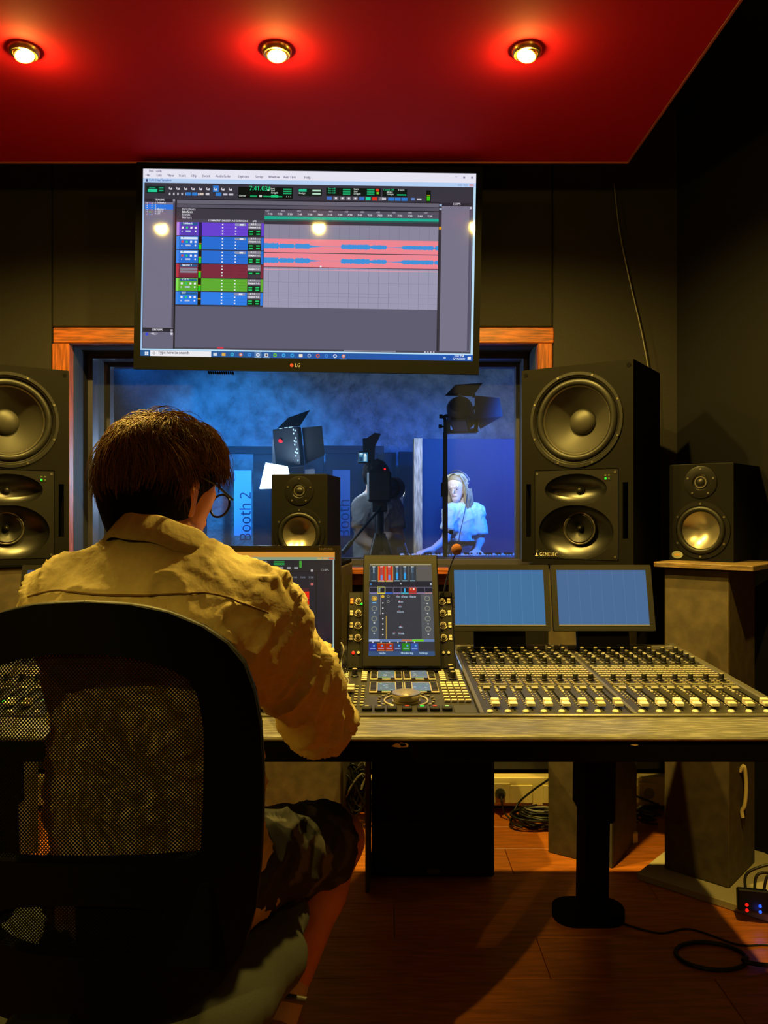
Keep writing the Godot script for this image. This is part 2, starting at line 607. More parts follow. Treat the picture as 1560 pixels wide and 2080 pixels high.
var glyphs := {}
func write(im: Image, what: String, x: float, y: float, size: float, c: Color):   # y is the baseline
	if not glyphs.has(what):
		var t := TextMesh.new()
		t.font = font
		t.font_size = 32
		t.pixel_size = 1.0 / 32.0
		t.depth = 0.0
		t.curve_step = 4.0
		t.horizontal_alignment = HORIZONTAL_ALIGNMENT_LEFT
		t.vertical_alignment = VERTICAL_ALIGNMENT_BOTTOM
		t.text = what
		glyphs[what] = t.surface_get_arrays(0) if t.get_surface_count() else []
	var a = glyphs[what]
	if a.is_empty(): return
	var v: PackedVector3Array = a[Mesh.ARRAY_VERTEX]
	var ix = a[Mesh.ARRAY_INDEX]
	var n: int = ix.size() if ix != null else v.size()
	var wd := im.get_width()
	var ht := im.get_height()
	for i in range(0, n, 3):
		var p := []
		for k in 3:
			var q: Vector3 = v[ix[i + k]] if ix != null else v[i + k]
			p.append(Vector2(x + q.x * size, y - q.y * size))
		var ylo: int = maxi(0, int(ceil(minf(p[0].y, minf(p[1].y, p[2].y)) - 0.5)))
		var yhi: int = mini(ht - 1, int(floor(maxf(p[0].y, maxf(p[1].y, p[2].y)) - 0.5)))
		for yy in range(ylo, yhi + 1):
			var yc := yy + 0.5
			var lo := 1e9
			var hi := -1e9
			for k in 3:
				var s: Vector2 = p[k]
				var e: Vector2 = p[(k + 1) % 3]
				if (s.y <= yc) != (e.y <= yc):
					var xx := s.x + (e.x - s.x) * (yc - s.y) / (e.y - s.y)
					lo = minf(lo, xx)
					hi = maxf(hi, xx)
			if hi >= lo:
				var xa := maxi(0, int(floor(lo)))
				var xb := mini(wd, int(ceil(hi)))
				if xb > xa: im.fill_rect(Rect2i(xa, yy, xb - xa, 1), c)

func screen_mat(key: String, im: Image, energy: float, rough := 0.06) -> StandardMaterial3D:
	im.generate_mipmaps()
	var m := StandardMaterial3D.new()
	m.resource_name = key
	m.albedo_color = Color(0.02, 0.02, 0.02)
	m.roughness = rough
	m.metallic_specular = 0.38
	m.emission_enabled = true
	m.emission = Color.BLACK
	m.emission_texture = ImageTexture.create_from_image(im)
	m.emission_energy_multiplier = energy
	mats[key] = m
	return m

func hx(s: String) -> Color:
	return Color.html(s)

func draw_session() -> Image:    # the editing window of the recording software, 1600 x 900
	var im := canvas(1600, 900, hx("5d5b70"))
	var dark := hx("3a3843")
	var mid := hx("77738a")
	rc(im, 0, 0, 1600, 46, hx("efecfb"))
	write(im, "Pro Tools", 28, 20, 15, hx("8a86a0"))
	var mx := 12.0
	for w in ["File", "Edit", "View", "Track", "Clip", "Event", "AudioSuite", "Options", "Setup", "Window", "Avid Link", "Help"]:
		write(im, w, mx, 40, 15, hx("85819a"))
		mx += 15 + w.length() * 9.5
	for k in 3: rc(im, 1500 + 38 * k, 16, 9, 2 if k == 0 else 9, hx("8a86a0"))
	rc(im, 0, 46, 1600, 20, hx("b9d6fb"))
	rc(im, 14, 49, 10, 12, hx("3b4a78"))
	write(im, "Edit: Live Session", 30, 62, 14, hx("4c6bb0"))
	for k in 3: rc(im, 1512 + 28 * k, 51, 20, 11, hx("d9a8b4") if k == 2 else hx("a9c2ec"))
	rc(im, 0, 66, 1600, 834, dark)
	# toolbar
	rc(im, 18, 82, 88, 34, hx("0d2a22"))
	rc(im, 24, 96, 46, 15, hx("2bd39c"))
	rc(im, 30, 88, 30, 5, hx("1c8c66"))
	rc(im, 78, 88, 22, 5, hx("1f9a6e"))
	rc(im, 78, 100, 22, 7, hx("1f9a6e"))
	for k in 9:
		var bx := 126.0 + 36.0 * k
		if k == 6: rc(im, bx - 4, 76, 28, 30, hx("2f7fd8"))
		for q in 4: rc(im, bx + 4 * q, 86 + (q * 7) % 9, 4, 11 - (q * 5) % 7, hx("d8d5e0"))
	for k in 8:
		var bx2 := 126.0 + 20.0 * k
		if k in [5, 6]: continue
		rc(im, bx2, 113, 8, 11, hx("c6c3d2"))
	rc(im, 208, 110, 26, 15, hx("2f7fd8"))
	rc(im, 238, 110, 26, 15, hx("2f7fd8"))
	rc(im, 275, 112, 18, 11, hx("d8c9bc"))
	rc(im, 303, 112, 18, 11, hx("cfccd8"))
	rc(im, 352, 109, 26, 16, hx("2f7fd8"))
	rc(im, 388, 113, 20, 9, hx("c9c6d4"))
	rc(im, 414, 113, 22, 9, hx("c9c6d4"))
	rc(im, 460, 80, 262, 54, hx("0a1510"))
	write(im, "7:41.034", 512, 103, 27, hx("1fe089"))
	rc(im, 600, 92, 8, 6, hx("e0f0e0"))
	var names := ["Start", "End", "Length"]
	for k in 3:
		write(im, names[k], 612 if k == 0 else 617, 93 + 10 * k, 11, hx("d0d8d0"))
		rc(im, 676, 85 + 10 * k, 40, 7, hx("18a868"))
	write(im, "Cursor", 464, 129, 11, hx("d5e0d5"))
	rc(im, 517, 120, 34, 8, hx("17a060"))
	rc(im, 560, 118, 14, 10, hx("c5d5c8"))
	rc(im, 580, 121, 92, 7, hx("14a862"))
	rc(im, 618, 117, 34, 12, hx("1dd080"))
	for k in 3: rc(im, 690 + 10 * k, 121, 4, 6, hx("a0a8a0"))
	rc(im, 746, 84, 116, 36, hx("14221c"))
	rc(im, 750, 86, 38, 13, hx("24c894"))
	write(im, "Nudge", 750, 113, 11, hx("d0d8d0"))
	rc(im, 816, 89, 40, 8, hx("bfe8cf"))
	rc(im, 816, 104, 40, 8, hx("bfe8cf"))
	rc(im, 882, 78, 262, 38, hx("0c1a14"))
	for k in 3:
		write(im, "Pre-roll", 890, 89 + 10 * k, 11, hx("20b878"))
		rc(im, 962, 82 + 11 * k, 36, 7, hx("18a868"))
		write(im, names[k], 1014, 90 + 11 * k, 11, hx("d0d8d0"))
		rc(im, 1078, 81 + 11 * k, 36, 7, hx("18a868"))
	rc(im, 1120, 80, 16, 13, hx("e8401e"))
	rc(im, 1124, 95, 11, 11, hx("7ad028"))
	for k in 9:
		var bc: Color = hx("3f73c8") if k in [0, 5] else hx("77747f")
		if k == 6: bc = hx("20d8a0")
		if k == 7: bc = hx("e03420")
		rc(im, 886 + 31 * k, 120, 24, 16, bc)
		if k in [1, 2, 3, 4]: rc(im, 894 + 31 * k, 124, 9, 8, hx("e8e6ee"))
	rc(im, 1152, 80, 118, 36, hx("0c1a14"))
	write(im, "Count Off", 1156, 91, 12, hx("22b878"))
	write(im, "4 bars", 1226, 91, 11, hx("d0d8d0"))
	write(im, "Meter", 1172, 102, 11, hx("d0d8d0"))
	write(im, "Tempo", 1172, 112, 11, hx("d0d8d0"))
	rc(im, 1222, 104, 44, 7, hx("18a868"))
	rc(im, 1150, 122, 20, 12, hx("c8c5d0"))
	for k in 3: rc(im, 1180 + 32 * k, 121, 28, 15, hx("2f7fd8"))
	rc(im, 1290, 121, 18, 12, hx("5d84c8"))
	rc(im, 1318, 123, 22, 9, hx("c8c5d0"))
	rc(im, 1362, 84, 22, 54, hx("101510"))
	rc(im, 1365, 112, 16, 22, hx("36c818"))
	rc(im, 1365, 106, 16, 3, hx("e0c020"))
	# track list
	rc(im, 10, 142, 148, 620, mid)
	rc(im, 10, 142, 148, 16, hx("2d2b36"))
	write(im, "TRACKS", 58, 156, 14, hx("e8e6f0"))
	rc(im, 146, 144, 11, 11, hx("9b98ac"))
	rc(im, 12, 170, 142, 24, hx("2a7ae6"))
	var tc := ["a06af0", "3f94ff", "3f94ff", "e04848", "8be04a", "3f94ff"]
	for k in 6:
		rc(im, 20, 162 + 10.5 * k, 5, 4, hx("d8d6e2"))
		rc(im, 33, 162 + 10.5 * k, 6, 5, hx(tc[k]))
		rc(im, 43, 162 + 10.5 * k, 5, 5, hx("e0c860") if k == 4 else hx("c8c5e0"))
		write(im, ["1 Talkback", "2", "3", "4 Master 1", "5 CUE 1", "6 EXT"][k], 60, 168 + 10.5 * k, 11, hx("dcdae6"))
	rc(im, 148, 160, 10, 600, hx("4a4858"))
	rc(im, 158, 142, 6, 720, hx("14131a"))
	rc(im, 10, 762, 150, 4, hx("1e1d26"))
	rc(im, 10, 766, 148, 16, hx("2d2b36"))
	write(im, "GROUPS", 54, 780, 14, hx("e8e6f0"))
	rc(im, 10, 782, 148, 78, hx("6c6980"))
	rc(im, 24, 786, 13, 13, hx("3a4ce0"))
	write(im, "<ALL>", 48, 798, 13, hx("e8e6f0"))
	rc(im, 144, 768, 11, 11, hx("a5a2b5"))
	rc(im, 144, 784, 11, 11, hx("dcdae6"))
	# overview and rulers
	rc(im, 166, 142, 1266, 3, hx("191820"))
	rc(im, 166, 146, 1258, 18, hx("6b6877"))
	rc(im, 166, 168, 1258, 14, hx("5a5766"))
	rc(im, 166, 184, 1266, 3, hx("191820"))
	rc(im, 166, 187, 420, 52, hx("3f3d48"))
	for k in 4: write(im, ["Bars|Beats", "Min:Secs", "Tempo", "Markers"][k], 190, 199 + 13 * k, 13, hx("c5c3d0") if k != 1 else hx("ffffff"))
	rc(im, 588, 188, 836, 30, hx("565362"))
	for k in 11: write(im, str(437 + 8 * k), 592 + 76 * k, 199, 11, hx("b5b2c2"))
	for k in 17: write(im, "7:%02d" % ((10 + 10 * k) % 60), 602 + 48 * k, 215, 12, hx("f0eef6"))
	rc(im, 588, 219, 842, 14, hx("16b093"))
	rc(im, 588, 233, 842, 8, hx("2d5a55"))
	rc(im, 588, 241, 842, 16, hx("3a3843"))
	rc(im, 166, 239, 420, 14, hx("4c4a58"))
	for k in 4: write(im, ["COMMENTS", "INSERTS A-E", "SENDS A-E", "I/O"][k], [318, 384, 452, 532][k], 251, 12, hx("e8e6f0"))
	# tracks
	var rows := [[253, 66, "6a45d8", "b98ae8", "Talkback"], [321, 64, "2470da", "3f8af0", "1"], [387, 64, "2470da", "3f8af0", "2"], [453, 66, "7d2a40", "c03848", "Master 1"], [521, 63, "5fb034", "86e85a", "CUE 1"], [586, 64, "2a80ee", "3f8af0", "EXT"]]
	for k in 6:
		var r = rows[k]
		var y: float = r[0]
		var base := hx(r[2])
		rc(im, 166, y, 420, r[1] - 2, base)
		rc(im, 166, y, 13, r[1] - 2, hx(r[3]))
		if k == 0: rc(im, 186, y, 80, r[1] - 2, hx("5a40b8"))
		rc(im, 186, y + 3, 82, 11, hx("dff0ff") if k in [1, 2] else hx("1f5f96"))
		write(im, r[4], 196, y + 13, 12, hx("2a4a80") if k in [1, 2] else hx("eef4ff"))
		for q in 4:
			var qc := hx("f2f0fa")
			if q == 0 and k in [1, 2]: qc = hx("f04848")
			if q == 1: qc = hx("30d080")
			if k == 3: continue
			rc(im, 190 + 21 * q, y + 21, 10, 10, qc)
		if k == 3:
			rc(im, 186, y + 18, 82, 11, hx("8a8796"))
			rc(im, 186, y + 32, 82, 11, hx("8a8796"))
		else:
			rc(im, 190, y + 40, 5, 7, hx("d0d8ee"))
			rc(im, 210, y + 39, 24, 8, hx("b8c6e8"))
			rc(im, 254, y + 39, 7, 8, hx("e8f0ff"))
		rc(im, 272, y, 16, r[1] - 2, hx("1c1710") if k != 0 else hx("2a2060"))
		if k > 0:
			var lv: float = [0, 24, 28, 26, 26, 0][k]
			rc(im, 274, y + r[1] - 2 - lv, 12, lv, hx("28d818"))
			rc(im, 273, y + r[1] - 6 - maxf(lv, 26), 14, 4, hx("e8a018"))
		for q in 4:
			rc(im, 384, y + 6 + 15 * q, 7, 6, hx("f2f2fa"))
			if k not in [3]: rc(im, 447, y + 6 + 15 * q, 7, 6, hx("f2f2fa"))
			rc(im, 397, y + 2 + 15 * q, 44, 1, base.darkened(0.25))
			rc(im, 460, y + 2 + 15 * q, 44, 1, base.darkened(0.25))
		if k in [0, 1, 2, 5]:
			rc(im, 448, y + 3, 52, 12, hx("8f94b8"))
			rc(im, 470, y + 5, 18, 8, hx("e8eaf6"))
		rc(im, 510, y, 64, r[1] - 2, hx("3c3a46"))
		rc(im, 511, y + 1, 62, 13, hx("8d8a98"))
		rc(im, 511, y + 16, 62, 13, hx("8d8a98"))
		write(im, "A 1-2" if k != 3 else "", 524, y + 12, 11, hx("f4f4fa"))
		write(im, "Output 1-2", 514, y + 27, 11, hx("f4f4fa"))
		rc(im, 511, y + 34, 62, 26 if k != 3 else 12, hx("062a18"))
		rc(im, 516, y + 38, 18, 6, hx("18d070"))
		rc(im, 550, y + 38, 18, 6, hx("18d070"))
		if k != 3:
			rc(im, 516, y + 50, 18, 6, hx("18d070"))
			rc(im, 550, y + 50, 18, 6, hx("18d070"))
		rc(im, 166, y + r[1] - 2, 420, 2, hx("23222a"))
	# timeline
	rc(im, 588, 257, 836, 398, hx("8d89a0"))
	rc(im, 588, 462, 836, 193, hx("a09cb8"))
	for k in 18: rc(im, 612 + 48 * k, 257, 1, 398, hx("6c6980"))
	for y2 in [533, 584, 600, 628]: rc(im, 588, y2, 836, 1, hx("807d95"))
	for c in 2:
		var cy := 326.0 + 69.0 * c
		rc(im, 588, cy, 836, 66, hx("f58a97"))
		rc(im, 588, cy + 65, 836, 3, hx("3c2c36"))
		var env := [[0.0, 13], [0.08, 13], [0.085, 4], [0.09, 11], [0.165, 11], [0.175, 3], [0.18, 12], [0.26, 12], [0.265, 5], [0.31, 2], [0.33, 0.6], [0.44, 0.6], [0.445, 11], [0.53, 11], [0.54, 12], [0.605, 12], [0.61, 4], [0.63, 10], [0.70, 10], [0.705, 0.6], [0.73, 1], [0.79, 3], [0.80, 10], [0.97, 10], [0.975, 0.6], [0.985, 10], [1.0, 10]]
		var px := 0.0
		while px < 836:
			var t := px / 836.0
			var h := 0.0
			for q in env.size() - 1:
				if t >= env[q][0] and t <= env[q + 1][0]:
					h = lerpf(env[q][1], env[q + 1][1], inverse_lerp(env[q][0], env[q + 1][0], t))
			h *= 0.8 + 0.35 * rng.randf()
			if h > 0.3: rc(im, 588 + px, cy + 34 - h, 2, 2 * h, hx("3d96e2"))
			px += 2
	rc(im, 588, 472, 836, 3, hx("f2a0ae"))
	rc(im, 858, 452, 8, 8, hx("ffffff"))
	rc(im, 1424, 146, 8, 712, hx("2f2d38"))
	rc(im, 1426, 257, 12, 14, hx("e0a020"))
	rc(im, 1426, 148, 12, 12, hx("a0b8d8"))
	rc(im, 1426, 166, 12, 12, hx("a0a8b8"))
	# empty area, clip list, bottom
	rc(im, 166, 655, 1258, 198, hx("605e75"))
	rc(im, 1438, 142, 146, 718, hx("7a768c"))
	rc(im, 1438, 142, 146, 16, hx("2d2b36"))
	write(im, "CLIPS", 1492, 156, 14, hx("e8e6f0"))
	rc(im, 1570, 158, 12, 690, hx("55536a"))
	rc(im, 1571, 160, 10, 11, hx("c8c5d6"))
	rc(im, 166, 853, 1420, 9, hx("4b4957"))
	rc(im, 980, 854, 250, 6, hx("8e8a9a"))
	rc(im, 370, 850, 30, 7, hx("d83a4a"))
	for k in 4: rc(im, 1366 + 14 * k, 854, 7, 7, hx("c8c5d6"))
	rc(im, 0, 862, 1600, 7, hx("bfe6ff"))
	rc(im, 0, 66, 8, 800, hx("a6c8f0"))
	rc(im, 1588, 66, 12, 800, hx("bfe6ff"))
	# task bar
	for k in 40: rc(im, 40 * k, 869, 40, 31, hx("2b5e96").lerp(hx("1a58b8"), k / 40.0))
	for k in 4: rc(im, 22 + 9 * (k % 2), 877 + 9 * (k / 2), 8, 8, hx("f0f6ff"))
	rc(im, 48, 870, 294, 29, hx("f4f2f6"))
	lens_ring(im, 66, 883, 6, hx("6a6875"))
	write(im, "Type here to search", 86, 890, 17, hx("7d7a88"))
	var icons := ["d8e0ee", "e8b04a", "38b0d8", "e06a3a", "3a90e8", "dfe4f2", "e4e4ea", "6cc82a", "3aa8e8", "28a8e8", "f0e8d8", "9ab0d0", "e06040", "4a88d8", "d8dcec", "e0703a"]
	for k in 16:
		var ix := 352.0 + 41.2 * k
		if k == 5: rc(im, ix - 8, 869, 34, 31, hx("5d86b8"))
		if k in [0, 1, 6, 10]: rc(im, ix, 877, 18, 15, hx(icons[k]))
		else: lens_ring(im, ix + 9, 884, 9, hx(icons[k]), 5.0)
		if k == 3 or k == 15:
			rc(im, ix + 5, 880, 8, 8, hx("f0f4ff"))
			rc(im, ix + 7, 882, 4, 4, hx("3a78e0"))
		if k == 6: rc(im, ix + 5, 880, 8, 9, hx("1a1a20"))
		if k in [5, 6, 15]: rc(im, ix - 6, 896, 30, 3, hx("a8d0f8"))
	rc(im, 1458, 882, 12, 4, hx("e0e8f8"))
	write(im, "3:02 PM", 1510, 882, 13, hx("eef4ff"))
	write(im, "5/19/2022", 1504, 896, 13, hx("eef4ff"))
	rc(im, 1574, 877, 16, 14, hx("f0f4ff"))
	return im

func lens_ring(im: Image, cx: float, cy: float, r: float, c: Color, thick := 2.0):
	for y in range(int(cy - r), int(cy + r) + 1):
		for x in range(int(cx - r), int(cx + r) + 1):
			var d := Vector2(x + 0.5 - cx, y + 0.5 - cy).length()
			if d <= r and d >= r - thick and x >= 0 and y >= 0 and x < im.get_width() and y < im.get_height(): im.set_pixel(x, y, c)

func screen_light(parent, size: Vector2, col: Color, energy: float, at: Transform3D):
	var l := AreaLight3D.new()
	l.name = "screen_light"
	l.area_size = size
	l.light_color = col
	l.light_energy = energy
	l.shadow_enabled = true
	l.transform = at * Transform3D(Basis(Vector3.UP, PI), Vector3(0, 0, 0.004))
	parent.add_child(l)

func build_television():
	var tv = thing("television", "large wall mounted flat television showing an audio editing session", "television", Vector3(-0.277, 2.098, -2.862), turn(-0.4, 0.4, -1.0))
	var st := mb()
	box(st, Vector3(0, -0.008, -0.026), Vector3(1.246, 0.745, 0.042), 0.006)
	part(tv, "back_case", st, mats.black_plastic)
	st = mb()
	wall_with_hole(st, -0.628, 0.628, -0.388, 0.362, -0.6055, 0.6055, -0.3405, 0.3405, 0.004, -0.012)
	part(tv, "bezel", st, mats.matt_black)
	var m := screen_mat("tv_screen", draw_session(), 0.92, 0.05)
	part(tv, "screen", sheet(1.212, 0.682), m, Transform3D(Basis(), Vector3(0, 0, -0.003)))
	st = mb()
	rod(st, Vector3(-0.052, -0.366, 0.004), Vector3(-0.052, -0.366, 0.0052), 0.0065, 16)
	part(tv, "logo_disc", st, mat("logo_red", Color(0.45, 0.05, 0.08), 0.5))
	lettering(tv, "logo_lettering", "LG", 0.017, mats.key_grey, Transform3D(Basis(), Vector3(-0.030, -0.366, 0.0048)))
	st = mb()
	for k in 12: box(st, Vector3(-0.36 + 0.008 * k, -0.392, -0.03), Vector3(0.003, 0.010, 0.02))
	part(tv, "vent", st, mats.matt_black)
	st = mb()
	box(st, Vector3(0, 0, -0.16), Vector3(0.30, 0.30, 0.24), 0.004)
	part(tv, "wall_bracket", st, mats.matt_black)
	screen_light(tv, Vector2(1.2, 0.68), Color(0.72, 0.72, 0.95), 0.02, Transform3D())

# ------------------------------------------------------------------ loudspeakers
func carve_box(parent, size: Vector3, at: Vector3):
	var b := CSGBox3D.new()
	b.size = size
	b.position = at
	b.operation = CSGShape3D.OPERATION_SUBTRACTION
	parent.add_child(b)

func carve_ball(parent, radii: Vector3, at: Vector3):
	var b := CSGSphere3D.new()
	b.radius = 1.0
	b.radial_segments = 56
	b.rings = 32
	b.scale = radii
	b.position = at
	b.operation = CSGShape3D.OPERATION_SUBTRACTION
	parent.add_child(b)

func carve_round(parent, r: float, depth: float, at: Vector3):
	var b := CSGCylinder3D.new()
	b.radius = r
	b.height = depth
	b.sides = 56
	b.rotation_degrees = Vector3(90, 0, 0)
	b.position = at
	b.operation = CSGShape3D.OPERATION_SUBTRACTION
	parent.add_child(b)

func csg_box(parent, called: String, size: Vector3, at: Vector3, m):
	var b := CSGBox3D.new()
	b.name = called
	b.size = size
	b.position = at
	b.material_override = m
	parent.add_child(b, true)
	return b

func screws(parent, spots: Array, r := 0.0045):
	for s in spots:
		var st := mb()
		rod(st, s, s + Vector3(0, 0, 0.002), r, 10)
		part(parent, "screw", st, mats.steel)

const FORWARD := Basis(Vector3(1, 0, 0), Vector3(0, 0, 1), Vector3(0, -1, 0))   # turns a lathe's axis to +z

func build_main_monitors():
	for side in 2:
		var where := Vector3(0.664, 1.02, -2.734) if side else Vector3(-1.304, 1.02, -2.734)
		var label: String = "tall black three way studio monitor next to the bookshelf speaker stand" if side else "tall black three way studio monitor beside the seated person's head"
		var t = thing("studio_monitor", label, "loudspeaker", where, turn(-34 if side else 34), "main studio monitors flanking the window")
		var cab = csg_box(t, "cabinet", Vector3(0.40, 0.69, 0.33), Vector3(0, 0.345, -0.165), mats.black_cabinet)
		carve_round(cab, 0.150, 0.16, Vector3(0, 0.155, 0.165))
		carve_box(cab, Vector3(0.302, 0.314, 0.16), Vector3(0, -0.174, 0.165))
		for x in [-0.174, 0.174]:
			carve_box(cab, Vector3(0.018, 0.19, 0.10), Vector3(x, -0.16, 0.165))
			var tip := mb()
			lathe(tip, [Vector2(0.006, 0.0), Vector2(0.0055, 0.002), Vector2(0, 0.003)], 10, Transform3D(FORWARD, Vector3(x, 0.076, -0.004)))
			part(t, "port_pin", tip, mats.steel)
		# woofer
		var st := mb()
		var wat := Transform3D(FORWARD, Vector3(0, 0.50, 0))
		lathe(st, [Vector2(0.168, 0.0), Vector2(0.166, 0.004), Vector2(0.156, 0.004), Vector2(0.150, -0.002), Vector2(0.146, -0.006), Vector2(0.146, -0.03)], 72, wat, 0.5)
		var wf = part(t, "woofer", st, mats.rubber)
		st = mb()
		var roll := []
		for k in 11:
			var q := PI * k / 10.0
			roll.append(Vector2(0.1325 + 0.0125 * cos(q), -0.010 + 0.010 * sin(q)))
		lathe(st, roll, 72, wat, 1.2)
		part(wf, "surround", st, mats.rubber)
		st = mb()
		lathe(st, [Vector2(0.1203, -0.006), Vector2(0.1185, -0.008), Vector2(0.1165, -0.012)], 72, wat)
		part(wf, "cone_edge", st, mats.steel)
		st = mb()
		var cone := []
		for k in 23:
			var r := lerpf(0.117, 0.046, k / 22.0)
			cone.append(Vector2(r, -0.012 - 0.066 * pow(k / 22.0, 0.85) + (0.0007 if k % 2 else -0.0004)))
		lathe(st, cone, 72, wat, 1.0)
		part(wf, "cone", st, mats.cone_paper)
		st = mb()
		var cap := []
		for k in 9: cap.append(Vector2(0.047 * cos(PI / 2 * k / 8.0), -0.077 + 0.026 * sin(PI / 2 * k / 8.0)))
		lathe(st, cap, 48, wat, 1.2)
		part(wf, "dust_cap", st, mats.cone_paper)
		var sc := []
		for k in 8: sc.append(Vector3(0.161 * cos(TAU * (k + 0.5) / 8), 0.50 + 0.161 * sin(TAU * (k + 0.5) / 8), 0.004))
		screws(wf, sc, 0.004)
		# waveguide with midrange and tweeter
		var wg = csg_box(t, "waveguide", Vector3(0.297, 0.309, 0.078), Vector3(0, 0.171, -0.038), mats.waveguide)
		carve_ball(wg, Vector3(0.112, 0.055, 0.055), Vector3(0.0, 0.087, 0.042))
		carve_ball(wg, Vector3(0.135, 0.096, 0.062), Vector3(0.0, -0.062, 0.042))
		st = mb()
		var tat := Transform3D(FORWARD, Vector3(0, 0.256, -0.050))
		lathe(st, [Vector2(0.017, 0.0), Vector2(0.016, 0.004), Vector2(0.013, 0.004), Vector2(0.012, 0.007), Vector2(0.006, 0.011), Vector2(0, 0.012)], 28, tat)
		part(t, "tweeter", st, mats.rubber)
		st = mb()
		var mat2 := Transform3D(FORWARD, Vector3(0, 0.122, -0.049))
		lathe(st, [Vector2(0.0575, 0.0), Vector2(0.0575, 0.011), Vector2(0.0545, 0.012), Vector2(0.052, 0.009)], 48, mat2, 0.5)
		var mid = part(t, "midrange", st, mats.steel)
		st = mb()
		lathe(st, [Vector2(0.0535, 0.009), Vector2(0.048, 0.0105), Vector2(0.042, 0.006), Vector2(0.014, -0.004), Vector2(0.013, -0.006)], 40, mat2, 0.8)
		part(mid, "cone", st, mats.rubber)
		st = mb()
		lathe(st, [Vector2(0.014, -0.006), Vector2(0.011, 0.002), Vector2(0.006, 0.011), Vector2(0, 0.014)], 24, mat2, 1.0)
		part(mid, "phase_plug", st, mats.satin_black)
		screws(t, [Vector3(-0.14, 0.315, 0.001), Vector3(0.14, 0.315, 0.001), Vector3(-0.14, 0.042, 0.001), Vector3(0.14, 0.028, 0.001)])
		for x in [-0.185, 0.185]:
			var h := mb()
			rod(h, Vector3(x, 0.672, 0), Vector3(x, 0.672, 0.0015), 0.0075, 14)
			part(t, "grille_socket", h, mats.matt_black)
		st = mb()
		box(st, Vector3(0.113, 0.300, 0.0016), Vector3(0.024, 0.026, 0.001))
		var pl = part(t, "indicator_plate", st, mats.rubber)
		for k in 4:
			st = mb()
			box(st, Vector3(0.107 + 0.012 * (k % 2), 0.294 + 0.011 * (k / 2), 0.0024), Vector3(0.006, 0.005 if k != 0 else 0.007, 0.001))
			part(pl, "indicator_light", st, mats.led_green if k == 0 else mat("indicator_off", Color(0.30, 0.33, 0.18), 0.5))
		lettering(t, "maker_lettering", "GENELEC", 0.0165, mats.white_print, Transform3D(Basis(), Vector3(-0.098, 0.030, 0.0013)))
		st = mb()
		box(st, Vector3(-0.1425, 0.024, 0.0016), Vector3(0.012, 0.003, 0.001))
		box(st, Vector3(-0.1425, 0.029, 0.0016), Vector3(0.004, 0.010, 0.001))
		part(t, "maker_mark", st, mats.white_print)

